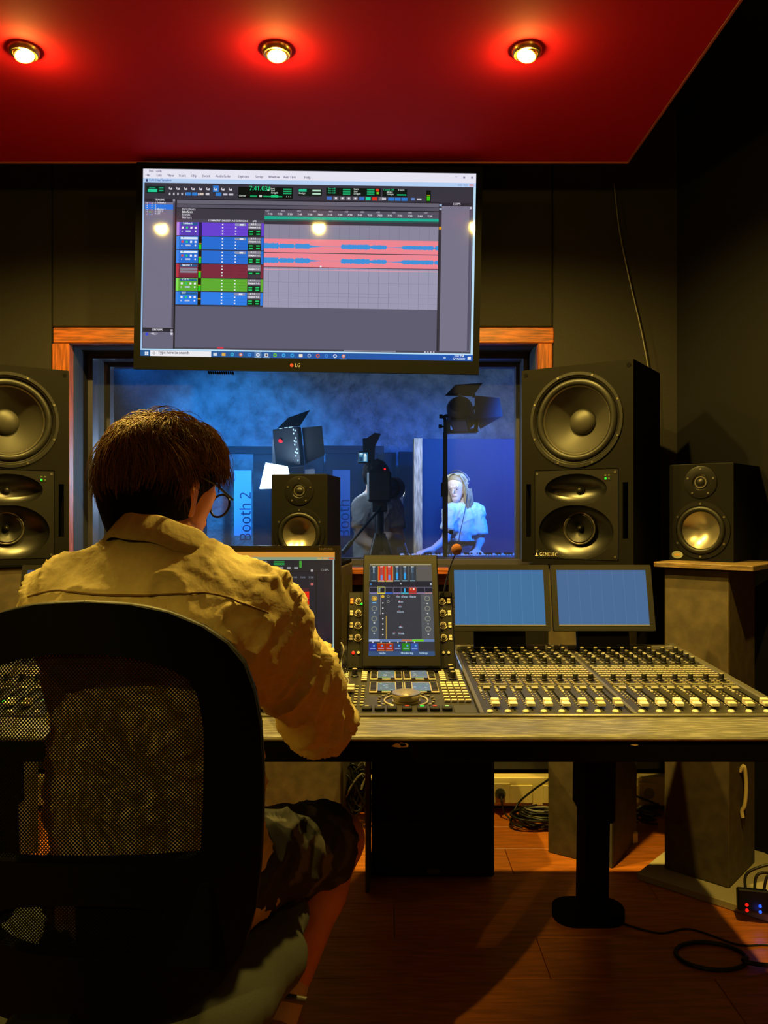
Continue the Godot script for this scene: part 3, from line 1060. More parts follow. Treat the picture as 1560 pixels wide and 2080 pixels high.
func small_speaker(label: String, at: Vector3, yaw: float):
	var t = thing("bookshelf_speaker", label, "loudspeaker", at, turn(yaw), "two way bookshelf speakers")
	var cab = csg_box(t, "cabinet", Vector3(0.21, 0.322, 0.27), Vector3(0, 0.161, -0.135), mats.black_cabinet)
	carve_round(cab, 0.082, 0.10, Vector3(0, -0.058, 0.135))
	carve_round(cab, 0.020, 0.04, Vector3(0, 0.101, 0.135))
	var st := mb()
	box(st, Vector3(0, 0.3225, -0.004), Vector3(0.205, 0.003, 0.006), 0.001)
	part(t, "top_edge", st, mats.rubber)
	# tweeter
	var ta := Transform3D(FORWARD, Vector3(0, 0.262, 0.0))
	st = mb()
	lathe(st, [Vector2(0.054, 0.0), Vector2(0.0535, 0.0025), Vector2(0.052, 0.003), Vector2(0.027, 0.003), Vector2(0.024, 0.0005), Vector2(0.019, -0.003)], 48, ta, 0.5)
	var tw = part(t, "tweeter", st, mats.satin_black)
	st = mb()
	lathe(st, [Vector2(0.022, -0.003), Vector2(0.020, 0.003), Vector2(0.0165, 0.003), Vector2(0.015, -0.001)], 36, ta, 0.6)
	part(tw, "dome_ring", st, mats.steel)
	st = mb()
	lathe(st, [Vector2(0.0155, -0.001), Vector2(0.013, 0.003), Vector2(0.008, 0.006), Vector2(0, 0.0075)], 28, ta, 1.2)
	part(tw, "dome", st, mats.rubber)
	var sc := []
	for k in 5: sc.append(Vector3(0.044 * cos(TAU * k / 5 + 0.3), 0.262 + 0.044 * sin(TAU * k / 5 + 0.3), 0.003))
	screws(tw, sc, 0.0035)
	# woofer with a pale metal cone
	var wa := Transform3D(FORWARD, Vector3(0, 0.103, 0.0))
	st = mb()
	lathe(st, [Vector2(0.0965, 0.0), Vector2(0.095, 0.003), Vector2(0.082, 0.0035), Vector2(0.0795, 0.0)], 64, wa, 0.6)
	var wf = part(t, "woofer", st, mats.satin_black)
	st = mb()
	var roll := []
	for k in 11:
		var q := PI * k / 10.0
		roll.append(Vector2(0.071 + 0.0095 * cos(q), 0.0005 + 0.0095 * sin(q)))
	lathe(st, roll, 64, wa, 1.2)
	part(wf, "surround", st, mats.rubber)
	st = mb()
	var cone := []
	for k in 13:
		var r := lerpf(0.0618, 0.0, k / 12.0)
		cone.append(Vector2(r, -0.030 + 0.030 * pow(r / 0.0618, 2.0)))
	lathe(st, cone, 72, wa, 1.2)
	part(wf, "cone", st, mats.cone_metal)
	sc = []
	for k in 6: sc.append(Vector3(0.088 * cos(TAU * (k + 0.5) / 6), 0.103 + 0.088 * sin(TAU * (k + 0.5) / 6), 0.003))
	screws(wf, sc, 0.0035)
	st = mb()
	var el := PackedVector2Array()
	for k in 24: el.append(Vector2(0.019 * cos(TAU * k / 24), 0.0125 * sin(TAU * k / 24)))
	extrude(st, el, 0.0, 0.0012, Transform3D(Basis(), Vector3(-0.078, 0.019, 0)))
	var bd = part(t, "oval_badge", st, mat("badge_silver", Color(0.72, 0.74, 0.70), 0.3, 0.6))
	st = mb()
	extrude(st, rrect(0.020, 0.008, 0.003, 3), 0.0012, 0.0016, Transform3D(Basis(), Vector3(-0.078, 0.019, 0)))
	part(bd, "badge_mark", st, mat("badge_gold", Color(0.66, 0.5, 0.2), 0.4))
	return t

func build_nearfields():
	# on its column and board at the right, and on a column behind the computer monitor
	small_speaker("black bookshelf speaker with gold cone on the tall stand by the side wall", Vector3(1.052, 1.0365, -2.6165), -42)
	small_speaker("black bookshelf speaker with gold cone standing before the window glass", Vector3(-0.312, 1.016, -2.90), -7)
	var th := turn(-42)
	var t = thing("speaker_stand", "tall greige stand with a wooden top plate under the bookshelf speaker", "speaker stand", Vector3(1.0, 0.026, -2.525), th, "box stands for the speakers")
	var st := mb()
	box(st, Vector3(0, 0.495, -0.125), Vector3(0.206, 0.99, 0.25), 0.003)
	part(t, "column", st, mats.stand_paint)
	st = mb()
	box(st, Vector3(0.028, 1.002, -0.125), Vector3(0.31, 0.017, 0.31), 0.002)
	part(t, "top_plate", st, textured("plate_wood", Color(0.52, 0.42, 0.27), 0.5, tex["streak"], Vector3(2, 12, 12)))
	st = mb()
	tube(st, curve([Vector3(0.103, 0.34, -0.10), Vector3(0.116, 0.36, -0.10), Vector3(0.120, 0.30, -0.105), Vector3(0.118, 0.24, -0.10), Vector3(0.109, 0.215, -0.10), Vector3(0.112, 0.195, -0.10)], 6), 0.006, 8)
	part(t, "rope_handle", st, mats.cream)
	var b = thing("base_board", "pale board on the floor under the tall speaker stand", "board", Vector3(1.03, 0.0, -2.505), th)
	st = mb()
	box(st, Vector3(0.02, 0.0125, -0.13), Vector3(0.43, 0.0245, 0.44), 0.003)
	part(b, "board", st, mat("pale_board", Color(0.62, 0.58, 0.47), 0.7))
	# stands of the two main monitors
	for side in 2:
		var s = thing("speaker_stand", ["greige box stand under the studio monitor beside the seated person", "greige box stand behind the desk leg under the tall studio monitor"][side], "speaker stand", Vector3(0.668 if side else -1.308, 0, -2.705), turn(-34 if side else 34), "box stands for the speakers")
		st = mb()
		box(st, Vector3(0, 0.504, -0.15), Vector3(0.23, 1.008, 0.28), 0.003)
		part(s, "column", st, mats.stand_paint)
		st = mb()
		box(st, Vector3(0, 1.0135, -0.16), Vector3(0.36, 0.012, 0.32), 0.002)
		part(s, "top_plate", st, mats.matt_black)
	var c = thing("speaker_stand", "wide greige box stand behind the computer monitor and the seated person's knee", "speaker stand", Vector3(-0.312, 0, -2.87), turn(-7), "box stands for the speakers")
	st = mb()
	box(st, Vector3(0.0, 0.50, -0.14), Vector3(0.31, 1.0, 0.26), 0.003)
	part(c, "column", st, mats.stand_paint)
	st = mb()
	box(st, Vector3(0.0, 1.0075, -0.14), Vector3(0.30, 0.014, 0.28), 0.002)
	part(c, "top_plate", st, mats.matt_black)

# ------------------------------------------------------------------ mixing desk
const SLOPE := 0.03998

func build_desk():
	var t = thing("studio_desk", "long dark studio desk with a worn padded armrest along its front", "desk", Vector3(-0.13, 0, -1.6))
	var w := 2.105
	var st := mb()
	# padded armrest: a rounded bar run along x
	var prof := PackedVector2Array()
	for q in [[-0.160, 0.745], [-0.012, 0.745], [-0.004, 0.7425], [-0.0005, 0.738], [-0.002, 0.734], [-0.160, 0.732]]:
		prof.append(Vector2(q[0], q[1]))
	prof.reverse()
	extrude(st, prof, -w / 2, w / 2, Transform3D(Basis(Vector3(0, 0, 1), Vector3(0, 1, 0), Vector3(-1, 0, 0)), Vector3.ZERO))
	var arm = part(t, "armrest", st, mats.armrest)
	var chips := [[0.160, -0.0005, 0.014, 0.005], [0.172, -0.001, 0.009, 0.004], [0.166, 0.003, 0.006, 0.003], [0.64, 0.0, 0.008, 0.002]]
	for c in chips:
		st = mb()
		var pp := PackedVector2Array()
		for k in 9:
			var a := TAU * k / 9
			var rr := 0.7 + 0.5 * rng.randf()
			pp.append(Vector2(cos(a) * c[2] * rr, sin(a) * c[3] * rr))
		extrude(st, pp, 0.0, 0.0006, Transform3D(Basis(), Vector3(c[0], 0.726 + c[1], -0.0028)))
		part(arm, "worn_chip", st, mat("bare_chip", Color(0.75, 0.66, 0.48), 0.8))
	st = mb()
	box(st, Vector3(0, 0.711, -0.013), Vector3(w - 0.004, 0.042, 0.02), 0.004)
	part(t, "front_rail", st, mats.matt_black)
	st = mb()
	box(st, Vector3(0, 0.700, -0.51), Vector3(w - 0.02, 0.024, 0.72), 0.002)
	part(t, "tray", st, mats.matt_black)
	for s in [-1, 1]:
		st = mb()
		box(st, Vector3(s * (w / 2 - 0.0115), 0.0, 0), Vector3(0.022, 0.055, 0.765), 0.003, Transform3D(turn(0, 2.29), Vector3(0, 0.740, -0.522)))
		part(t, "side_cheek", st, mats.console_rail)
	st = mb()
	box(st, Vector3(0, 0.745, -0.1515), Vector3(w - 0.06, 0.012, 0.012), 0.002)
	part(t, "front_trim", st, mats.console_rail)
	for s in [0.735, -0.985]:
		st = mb()
		var lean := Transform3D(turn(0, 3.0), Vector3(s, 0.69, -0.66))
		box(st, Vector3(0, -0.15, 0), Vector3(0.085, 0.42, 0.16), 0.008, lean)
		var lg = part(t, "leg", st, mats.matt_black)
		st = mb()
		box(st, Vector3(0, -0.48, 0), Vector3(0.068, 0.34, 0.12), 0.008, lean)
		part(lg, "leg_tube", st, mats.matt_black)
		st = mb()
		extrude(st, rrect(0.21, 0.13, 0.06, 6), 0.0, 0.03, Transform3D(Basis(Vector3(1, 0, 0), Vector3(0, 0, -1), Vector3(0, 1, 0)), Vector3(s, 0.0, -0.735)))
		part(lg, "foot", st, mats.matt_black)

func on_desk(x: float, v: float, h := 0.0) -> Vector3:
	return Vector3(x, 0.747 + SLOPE * v + h, -1.757 - v)

func key_box(st, x: float, v: float, sx: float, sv: float, h: float):
	box(st, Vector3(x, h / 2, -v), Vector3(sx, h, sv))

var knob_mesh: ArrayMesh
var knob_cap: ArrayMesh

func knob(parent, x: float, v: float, k := 1.0, called := "knob"):
	if knob_mesh == null:
		var st := mb()
		lathe(st, [Vector2(0.0085, 0.0), Vector2(0.0085, 0.003), Vector2(0.0068, 0.004), Vector2(0.0064, 0.0175), Vector2(0.0058, 0.0182), Vector2(0, 0.0182)], 16)
		knob_mesh = done(st)
		st = mb()
		lathe(st, [Vector2(0.0056, 0.0182), Vector2(0.0053, 0.0190), Vector2(0, 0.0190)], 16)
		box(st, Vector3(0, 0.0192, -0.0035), Vector3(0.0012, 0.0005, 0.004))
		knob_cap = done(st)
	var o = part(parent, called, knob_mesh, mats.black_plastic, Transform3D(Basis().scaled(Vector3(k, k, k)), Vector3(x, 0, -v)))
	part(o, "cap", knob_cap, mats.key_grey)
	return o

func build_console():
	var tilt := turn(0, rad_to_deg(atan(SLOPE)))
	var st: SurfaceTool
	# one fader module, then copies
	var f = thing("fader_module", "eight fader console module next to the tilted touch screen", "mixing console", on_desk(0.2145, 0), tilt, "fader modules of the console")
	st = mb()
	box(st, Vector3(0.171, -0.0125, -0.3725), Vector3(0.3405, 0.024, 0.743), 0.0015)
	part(f, "face_plate", st, mats.console_face)
	st = mb()
	box(st, Vector3(0.0055, 0.002, -0.3725), Vector3(0.009, 0.005, 0.739), 0.001)
	part(f, "edge_strip", st, mats.console_rail)
	st = mb()
	box(st, Vector3(0.174, 0.001, -0.713), Vector3(0.325, 0.004, 0.06), 0.001)
	part(f, "rear_cover", st, mats.console_rail)
	st = mb()
	box(st, Vector3(0.174, 0.006, -0.682), Vector3(0.325, 0.012, 0.006), 0.001)
	part(f, "rear_lip", st, mats.key_grey)
	var small := mb()
	var dots := mb()
	var cap := mb()
	# fader cap: a tall step at the back and a lower lip in front
	box(cap, Vector3(0, 0.011, -0.006), Vector3(0.0185, 0.014, 0.014), 0.0015)
	box(cap, Vector3(0, 0.0085, 0.0085), Vector3(0.0185, 0.009, 0.015), 0.0015)
	box(cap, Vector3(0, 0.002, 0), Vector3(0.003, 0.006, 0.008))
	var capm := done(cap)
	var bump := mb()
	lathe(bump, [Vector2(0.0075, 0.0), Vector2(0.0075, 0.003), Vector2(0.0055, 0.005), Vector2(0, 0.0056)], 16)
	var bumpm := done(bump)
	var sel := mb()
	box(sel, Vector3(0, 0.0025, 0), Vector3(0.017, 0.005, 0.012), 0.001)
	var selm := done(sel)
	var slot := mb()
	box(slot, Vector3(0, 0.0004, 0), Vector3(0.0035, 0.0012, 0.165))
	var slotm := done(slot)
	for i in 8:
		var x := 0.043 + 0.0405 * i
		for v in [0.500, 0.543, 0.586, 0.629]:
			knob(f, x, v)
			key_box(small, x - 0.0165, v - 0.004, 0.007, 0.007, 0.0035)
			key_box(small, x - 0.0165, v + 0.012, 0.006, 0.006, 0.0025)
		knob(f, x, 0.305)
		for c in 4:
			for r in 6:
				if c == 1 and r == 5: continue
				key_box(small, x - 0.017 + 0.0096 * c, 0.345 + 0.0215 * r, 0.0078, 0.0115, 0.0032)
		for r in 3:
			key_box(small, x - 0.0135, 0.275 + 0.018 * r, 0.0075, 0.009, 0.003)
			key_box(small, x + 0.0135, 0.275 + 0.018 * r, 0.0075, 0.009, 0.003)
		key_box(small, x, 0.262, 0.033, 0.005, 0.0025)
		key_box(small, x, 0.247, 0.033, 0.003, 0.0025)
		part(f, "select_key", selm, mats.key_grey, Transform3D(Basis(), Vector3(x, 0, -0.222)))
		for r in 4: key_box(dots, x - 0.017, 0.196 + 0.014 * r, 0.006, 0.005, 0.0025)
		for r in 9:
			key_box(dots, x - 0.0085, 0.062 + 0.016 * r, 0.0026, 0.0032, 0.0012)
			if r > 3: key_box(dots, x - 0.0175, 0.062 + 0.016 * r, 0.0030, 0.0034, 0.0012)
		part(f, "fader_slot", slotm, mats.matt_black, Transform3D(Basis(), Vector3(x, 0, -0.120)))
		var fc = part(f, "fader_cap", capm, mats.key_white if i < 5 else mats.key_light, Transform3D(Basis(), Vector3(x, 0, -0.066)))
		fc.name = "fader_cap" if i == 0 else "fader_cap_%03d" % i
		part(f, "touch_button", bumpm, mats.key_light, Transform3D(Basis(), Vector3(x - 0.018, 0, -0.022)))
	var sk = part(f, "small_keys", small, mats.key_grey)
	sk.set_meta("kind", "stuff")
	var sd = part(f, "level_dots", dots, mats.key_light)
	sd.set_meta("kind", "stuff")
	copy(f, Transform3D(tilt, on_desk(0.5565, 0)), "eight fader console module at the open end of the desk")
	copy(f, Transform3D(tilt, on_desk(-0.4700, 0)).translated(Vector3(-0.34, 0, 0)), "eight fader console module hidden by the seated person's back")
	var far = copy(f, Transform3D(tilt, on_desk(-1.1525, 0)), "eight fader console module glimpsed through the chair's mesh")
	for k in 4:
		st = mb()
		lathe(st, [Vector2(0.006, 0.0), Vector2(0.006, 0.003), Vector2(0, 0.005)], 12, Transform3D(Basis(), Vector3(0.302 + 0.045 * (k % 2) - (0.0 if k < 2 else 0.09), 0.0, -0.105)))
		part(far, "status_light", st, mats.led_green)
	# plain bay with a keyboard in front of the engineer
	var bay = thing("keyboard_bay", "plain dark console bay in front of the seated person", "console panel", on_desk(-0.4695, 0), tilt)
	st = mb()
	box(st, Vector3(0.171, -0.0125, -0.3725), Vector3(0.3405, 0.024, 0.743), 0.0015)
	part(bay, "face_plate", st, mats.console_face)
	var kb = thing("computer_keyboard", "dark computer keyboard in front of the seated person", "keyboard", on_desk(-0.300, 0.10, 0.001), tilt)
	st = mb()
	box(st, Vector3(0, 0.008, 0), Vector3(0.31, 0.015, 0.12), 0.003)
	part(kb, "case", st, mats.black_plastic)
	st = mb()
	for r in 5:
		for c in 15: box(st, Vector3(-0.142 + 0.0203 * c, 0.019, 0.045 - 0.0215 * r), Vector3(0.0165, 0.007, 0.0165), 0.0015)
	part(kb, "keys", st, mats.satin_black).set_meta("kind", "stuff")
	build_master(tilt)

func build_master(tilt: Basis):
	var t = thing("master_module", "console master section with jog wheel, four small displays and a tilted upper part", "mixing console", on_desk(-0.1275, 0), tilt)
	var o := 0.1275   # world x + o = local x
	var st := mb()
	box(st, Vector3(0.171, -0.0125, -0.3725), Vector3(0.3405, 0.024, 0.743), 0.0015)
	part(t, "face_plate", st, mats.console_face)
	# four display plates
	var shades := ["9fb0a8", "a5b2b8", "8fa596", "9db0b4"]
	var n := 0
	for p in [[0.006, 0.352], [0.094, 0.352], [0.006, 0.226], [0.094, 0.226]]:
		st = mb()
		box(st, Vector3(p[0] + o, 0.002, -p[1]), Vector3(0.085, 0.004, 0.096), 0.001)
		var pl = part(t, "display_plate", st, mat("plate_silver", Color(0.72, 0.69, 0.62), 0.35, 0.5))
		var im := canvas(96, 80, hx(shades[n]).darkened(0.12))
		for q in 14: rc(im, rng.randi_range(4, 80), rng.randi_range(6, 68), rng.randi_range(6, 16), 4, hx(["d8f0e8", "60c8b0", "88a8e0", "e8e8d0"][q % 4]))
		rc(im, 8, 72, 60, 5, hx("7ac040"))
		var m := screen_mat("small_display_%d" % n, im, 0.62, 0.2)
		part(pl, "display", sheet(0.044, 0.082), m, Transform3D(turn(0, -90), Vector3(p[0] + o, 0.0045, -p[1])))
		st = mb()
		for q in 6:
			for s in [-1, 1]: box(st, Vector3(p[0] + o + s * 0.0325, 0.005, -p[1] - 0.034 + 0.0135 * q), Vector3(0.015, 0.003, 0.009))
		for s in [-1, 1]: box(st, Vector3(p[0] + o + s * 0.017, 0.005, -p[1] + 0.046), Vector3(0.011, 0.003, 0.005))
		part(pl, "plate_keys", st, mats.black_plastic).set_meta("kind", "stuff")
		n += 1
	st = mb()
	box(st, Vector3(0.171, 0.003, -0.412), Vector3(0.31, 0.006, 0.010), 0.001)
	part(t, "silver_strip", st, mat("plate_silver", Color(0.72, 0.69, 0.62), 0.35, 0.5))
	# jog wheel
	st = mb()
	var prof := [Vector2(0.034, 0.0), Vector2(0.034, 0.003), Vector2(0.030, 0.004), Vector2(0.0315, 0.006), Vector2(0.0345, 0.019), Vector2(0.0335, 0.0215), Vector2(0.029, 0.0215), Vector2(0.012, 0.0165), Vector2(0.004, 0.0195), Vector2(0, 0.0205)]
	var jw := Transform3D(Basis(), Vector3(0.0525 + o, 0, -0.112))
	lathe(st, prof, 40, jw, 0.3)
	var jog = part(t, "jog_wheel", st, mats.jog_metal)
	st = mb()
	for k in 2:
		var arc := []
		for q in 15:
			var a := (k * PI) - 0.95 + 1.9 * q / 14.0
			arc.append(jw * Vector3(0.0515 * cos(a), 0.0015, 0.0515 * sin(a)))
		tube(st, arc, 0.0024, 6)
	part(jog, "shuttle_ring", st, mat("plate_silver", Color(0.72, 0.69, 0.62), 0.35, 0.5))
	st = mb()
	for k in 14:
		var a2: float = (0.0 if k < 7 else PI) - 0.9 + 0.3 * (k % 7)
		box(st, jw * Vector3(0.066 * cos(a2), 0.002, 0.066 * sin(a2)), Vector3(0.006, 0.004, 0.005))
	part(t, "jog_keys", st, mats.key_grey).set_meta("kind", "stuff")
	# transport keys
	var lamps := ["", "", "", "indicator_red", "led_green", "indicator_red", "indicator_cyan"]
	mat("indicator_red", Color(0.7, 0.2, 0.15), 0.5)
	mat("indicator_cyan", Color(0.5, 0.8, 0.75), 0.5)
	var xs := [-0.039, -0.010, 0.018, 0.0525, 0.087, 0.116, 0.144]
	for k in 7:
		st = mb()
		box(st, Vector3(xs[k] + o, 0.004, -0.040), Vector3(0.023, 0.008, 0.020), 0.0015)
		var key = part(t, "transport_key", st, mats.black_plastic)
		st = mb()
		box(st, Vector3(xs[k] + o, 0.0085, -0.043), Vector3(0.009, 0.0006, 0.005))
		part(key, "key_mark", st, mats[lamps[k]] if lamps[k] else mats.key_grey)
	# number pad and other keys
	st = mb()
	for r in 7:
		for c in 4: box(st, Vector3(0.150 + 0.0165 * c + o, 0.003, -0.262 + 0.026 * r), Vector3(0.0135, 0.006, 0.015 if r < 2 else 0.010), 0.001)
	part(t, "number_keys", st, mats.key_light).set_meta("kind", "stuff")
	st = mb()
	box(st, Vector3(0.185 + o, 0.001, -0.040), Vector3(0.05, 0.003, 0.062), 0.001)
	part(t, "touch_pad", st, mat("pad_grey", Color(0.17, 0.17, 0.18), 0.5))
	st = mb()
	for r in 6:
		box(st, Vector3(-0.052 + o, 0.0025, -0.298 - 0.020 * r), Vector3(0.015, 0.005, 0.010), 0.001)
		box(st, Vector3(0.200 + o, 0.0025, -0.298 - 0.020 * r), Vector3(0.012, 0.005, 0.009), 0.001)
		box(st, Vector3(0.155 + o, 0.0025, -0.298 - 0.020 * r), Vector3(0.016, 0.005, 0.009), 0.001)
		box(st, Vector3(-0.100 + o, 0.0025, -0.268 - 0.022 * r), Vector3(0.012, 0.005, 0.008), 0.001)
	for r in 8:
		for c in 2: box(st, Vector3(-0.068 + 0.016 * c + o, 0.0015, -0.070 - 0.024 * r), Vector3(0.008, 0.003, 0.006))
	part(t, "function_keys", st, mats.key_light).set_meta("kind", "stuff")
	for k in [[0.181, 0.315], [0.181, 0.352], [0.181, 0.389], [-0.078, 0.345]]: knob(t, k[0] + o, k[1], 1.15)
	st = mb()
	box(st, Vector3(-0.082 + o, 0.0004, -0.130), Vector3(0.0035, 0.0012, 0.165))
	part(t, "fader_slot", st, mats.matt_black)
	st = mb()
	box(st, Vector3(-0.082 + o, 0.011, -0.196), Vector3(0.0185, 0.014, 0.014), 0.0015)
	box(st, Vector3(-0.082 + o, 0.0085, -0.1815), Vector3(0.0185, 0.009, 0.015), 0.0015)
	part(t, "fader_cap", st, mats.key_light)
	# tilted upper part: a plane leaning back about 33 degrees
	var up := Transform3D(turn(0, -33.0 - rad_to_deg(atan(SLOPE))), Vector3(0.1745, 0.018, -0.405))
	st = mb()
	box(st, Vector3(0, 0.108, -0.022), Vector3(0.301, 0.236, 0.036), 0.003, up)
	var upper = part(t, "control_wing", st, mats.satin_black)
	st = mb()
	box(st, Vector3(0.1745, 0.055, -0.555), Vector3(0.20, 0.10, 0.13), 0.004)
	part(t, "rear_support", st, mats.matt_black)
	for s in [-1, 1]:
		for k in 4:
			var yy := 0.0904 + 0.0378 * k - 0.008
			st = mb()
			lathe(st, [Vector2(0.0088, 0.0), Vector2(0.0088, 0.003), Vector2(0.0072, 0.0045), Vector2(0.0058, 0.0045), Vector2(0.0050, 0.003)], 24, up * Transform3D(FORWARD, Vector3(s * 0.1205, yy, -0.004)))
			var en = part(t, "encoder", st, mats.key_light)
			st = mb()
			lathe(st, [Vector2(0.0052, 0.002), Vector2(0.0048, 0.010), Vector2(0, 0.0105)], 18, up * Transform3D(FORWARD, Vector3(s * 0.1205, yy, -0.004)))
			part(en, "encoder_knob", st, mat("knob_brown", Color(0.30, 0.27, 0.20), 0.4))
			st = mb()
			var arc2 := []
			for q in 9:
				var a3 := PI * (1.12 + 0.76 * q / 8.0)
				arc2.append(up * Vector3(s * 0.1205 + 0.0115 * cos(a3), yy + 0.0115 * sin(a3), -0.0035))
			tube(st, arc2, 0.0014, 6)
			part(en, "encoder_arc", st, mats.key_white)
			st = mb()
			for q in 2: box(st, Vector3(s * 0.1395, yy - 0.005 + 0.009 * q, -0.003), Vector3(0.0085, 0.0065, 0.003), 0.0, up)
			part(t, "encoder_keys", st, mats.led_amber if (s < 0 and k == 3) else mats.key_light)
		for q in 2:
			st = mb()
			lathe(st, [Vector2(0.004, 0.0), Vector2(0.004, 0.003), Vector2(0, 0.004)], 12, up * Transform3D(FORWARD, Vector3(s * (0.118 + 0.014 * q), 0.036, -0.004)))
			part(t, "wing_button", st, mats.led_red if (s < 0 and q == 1) else mats.key_light)
	st = mb()
	lathe(st, [Vector2(0.003, 0.0), Vector2(0.003, 0.002), Vector2(0, 0.003)], 12, up * Transform3D(FORWARD, Vector3(-0.1115, 0.186, -0.004)))
	part(t, "green_light", st, mats.led_green)
	# portrait touch screen
	st = mb()
	box(st, Vector3(0.0015, 0.163, 0.006), Vector3(0.218, 0.352, 0.020), 0.003, up)
	part(t, "screen_case", st, mats.satin_black)
	part(t, "touch_screen", sheet(0.1825, 0.288), screen_mat("touch_display", draw_touch(), 0.85, 0.08), up * Transform3D(Basis(), Vector3(0.0015, 0.163, 0.0165)))
	screen_light(t, Vector2(0.18, 0.28), Color(0.6, 0.75, 1.0), 0.004, up * Transform3D(Basis(), Vector3(0.0015, 0.163, 0.0165)))
	# talkback microphone
	var mic = thing("gooseneck_microphone", "gooseneck talkback microphone with brown foam ball behind the console", "microphone", Vector3(0.168, 0.955, -2.275))
	st = mb()
	tube(st, curve([Vector3(0, -0.012, 0), Vector3(0.008, 0.03, 0.0), Vector3(0.022, 0.085, 0.002), Vector3(0.038, 0.125, 0.004)], 6), 0.0024, 8)
	part(mic, "gooseneck", st, mats.cable_black)
	st = mb()
	lathe(st, [Vector2(0.008, -0.02), Vector2(0.008, 0.0), Vector2(0.004, 0.012), Vector2(0, 0.012)], 16)
	part(mic, "socket", st, mats.matt_black)
	st = mb()
	var ball := []
	for k in 13: ball.append(Vector2(0.0158 * sin(PI * k / 12.0), -0.0165 * cos(PI * k / 12.0)))
	lathe(st, ball, 24, Transform3D(turn(0, 0, -14), Vector3(0.041, 0.137, 0.004)), 3.0)
	part(mic, "foam_ball", st, textured("foam", Color(0.52, 0.31, 0.21), 0.95, tex["fine"], Vector3(20, 20, 20), tex["fine_h"], 0.05))

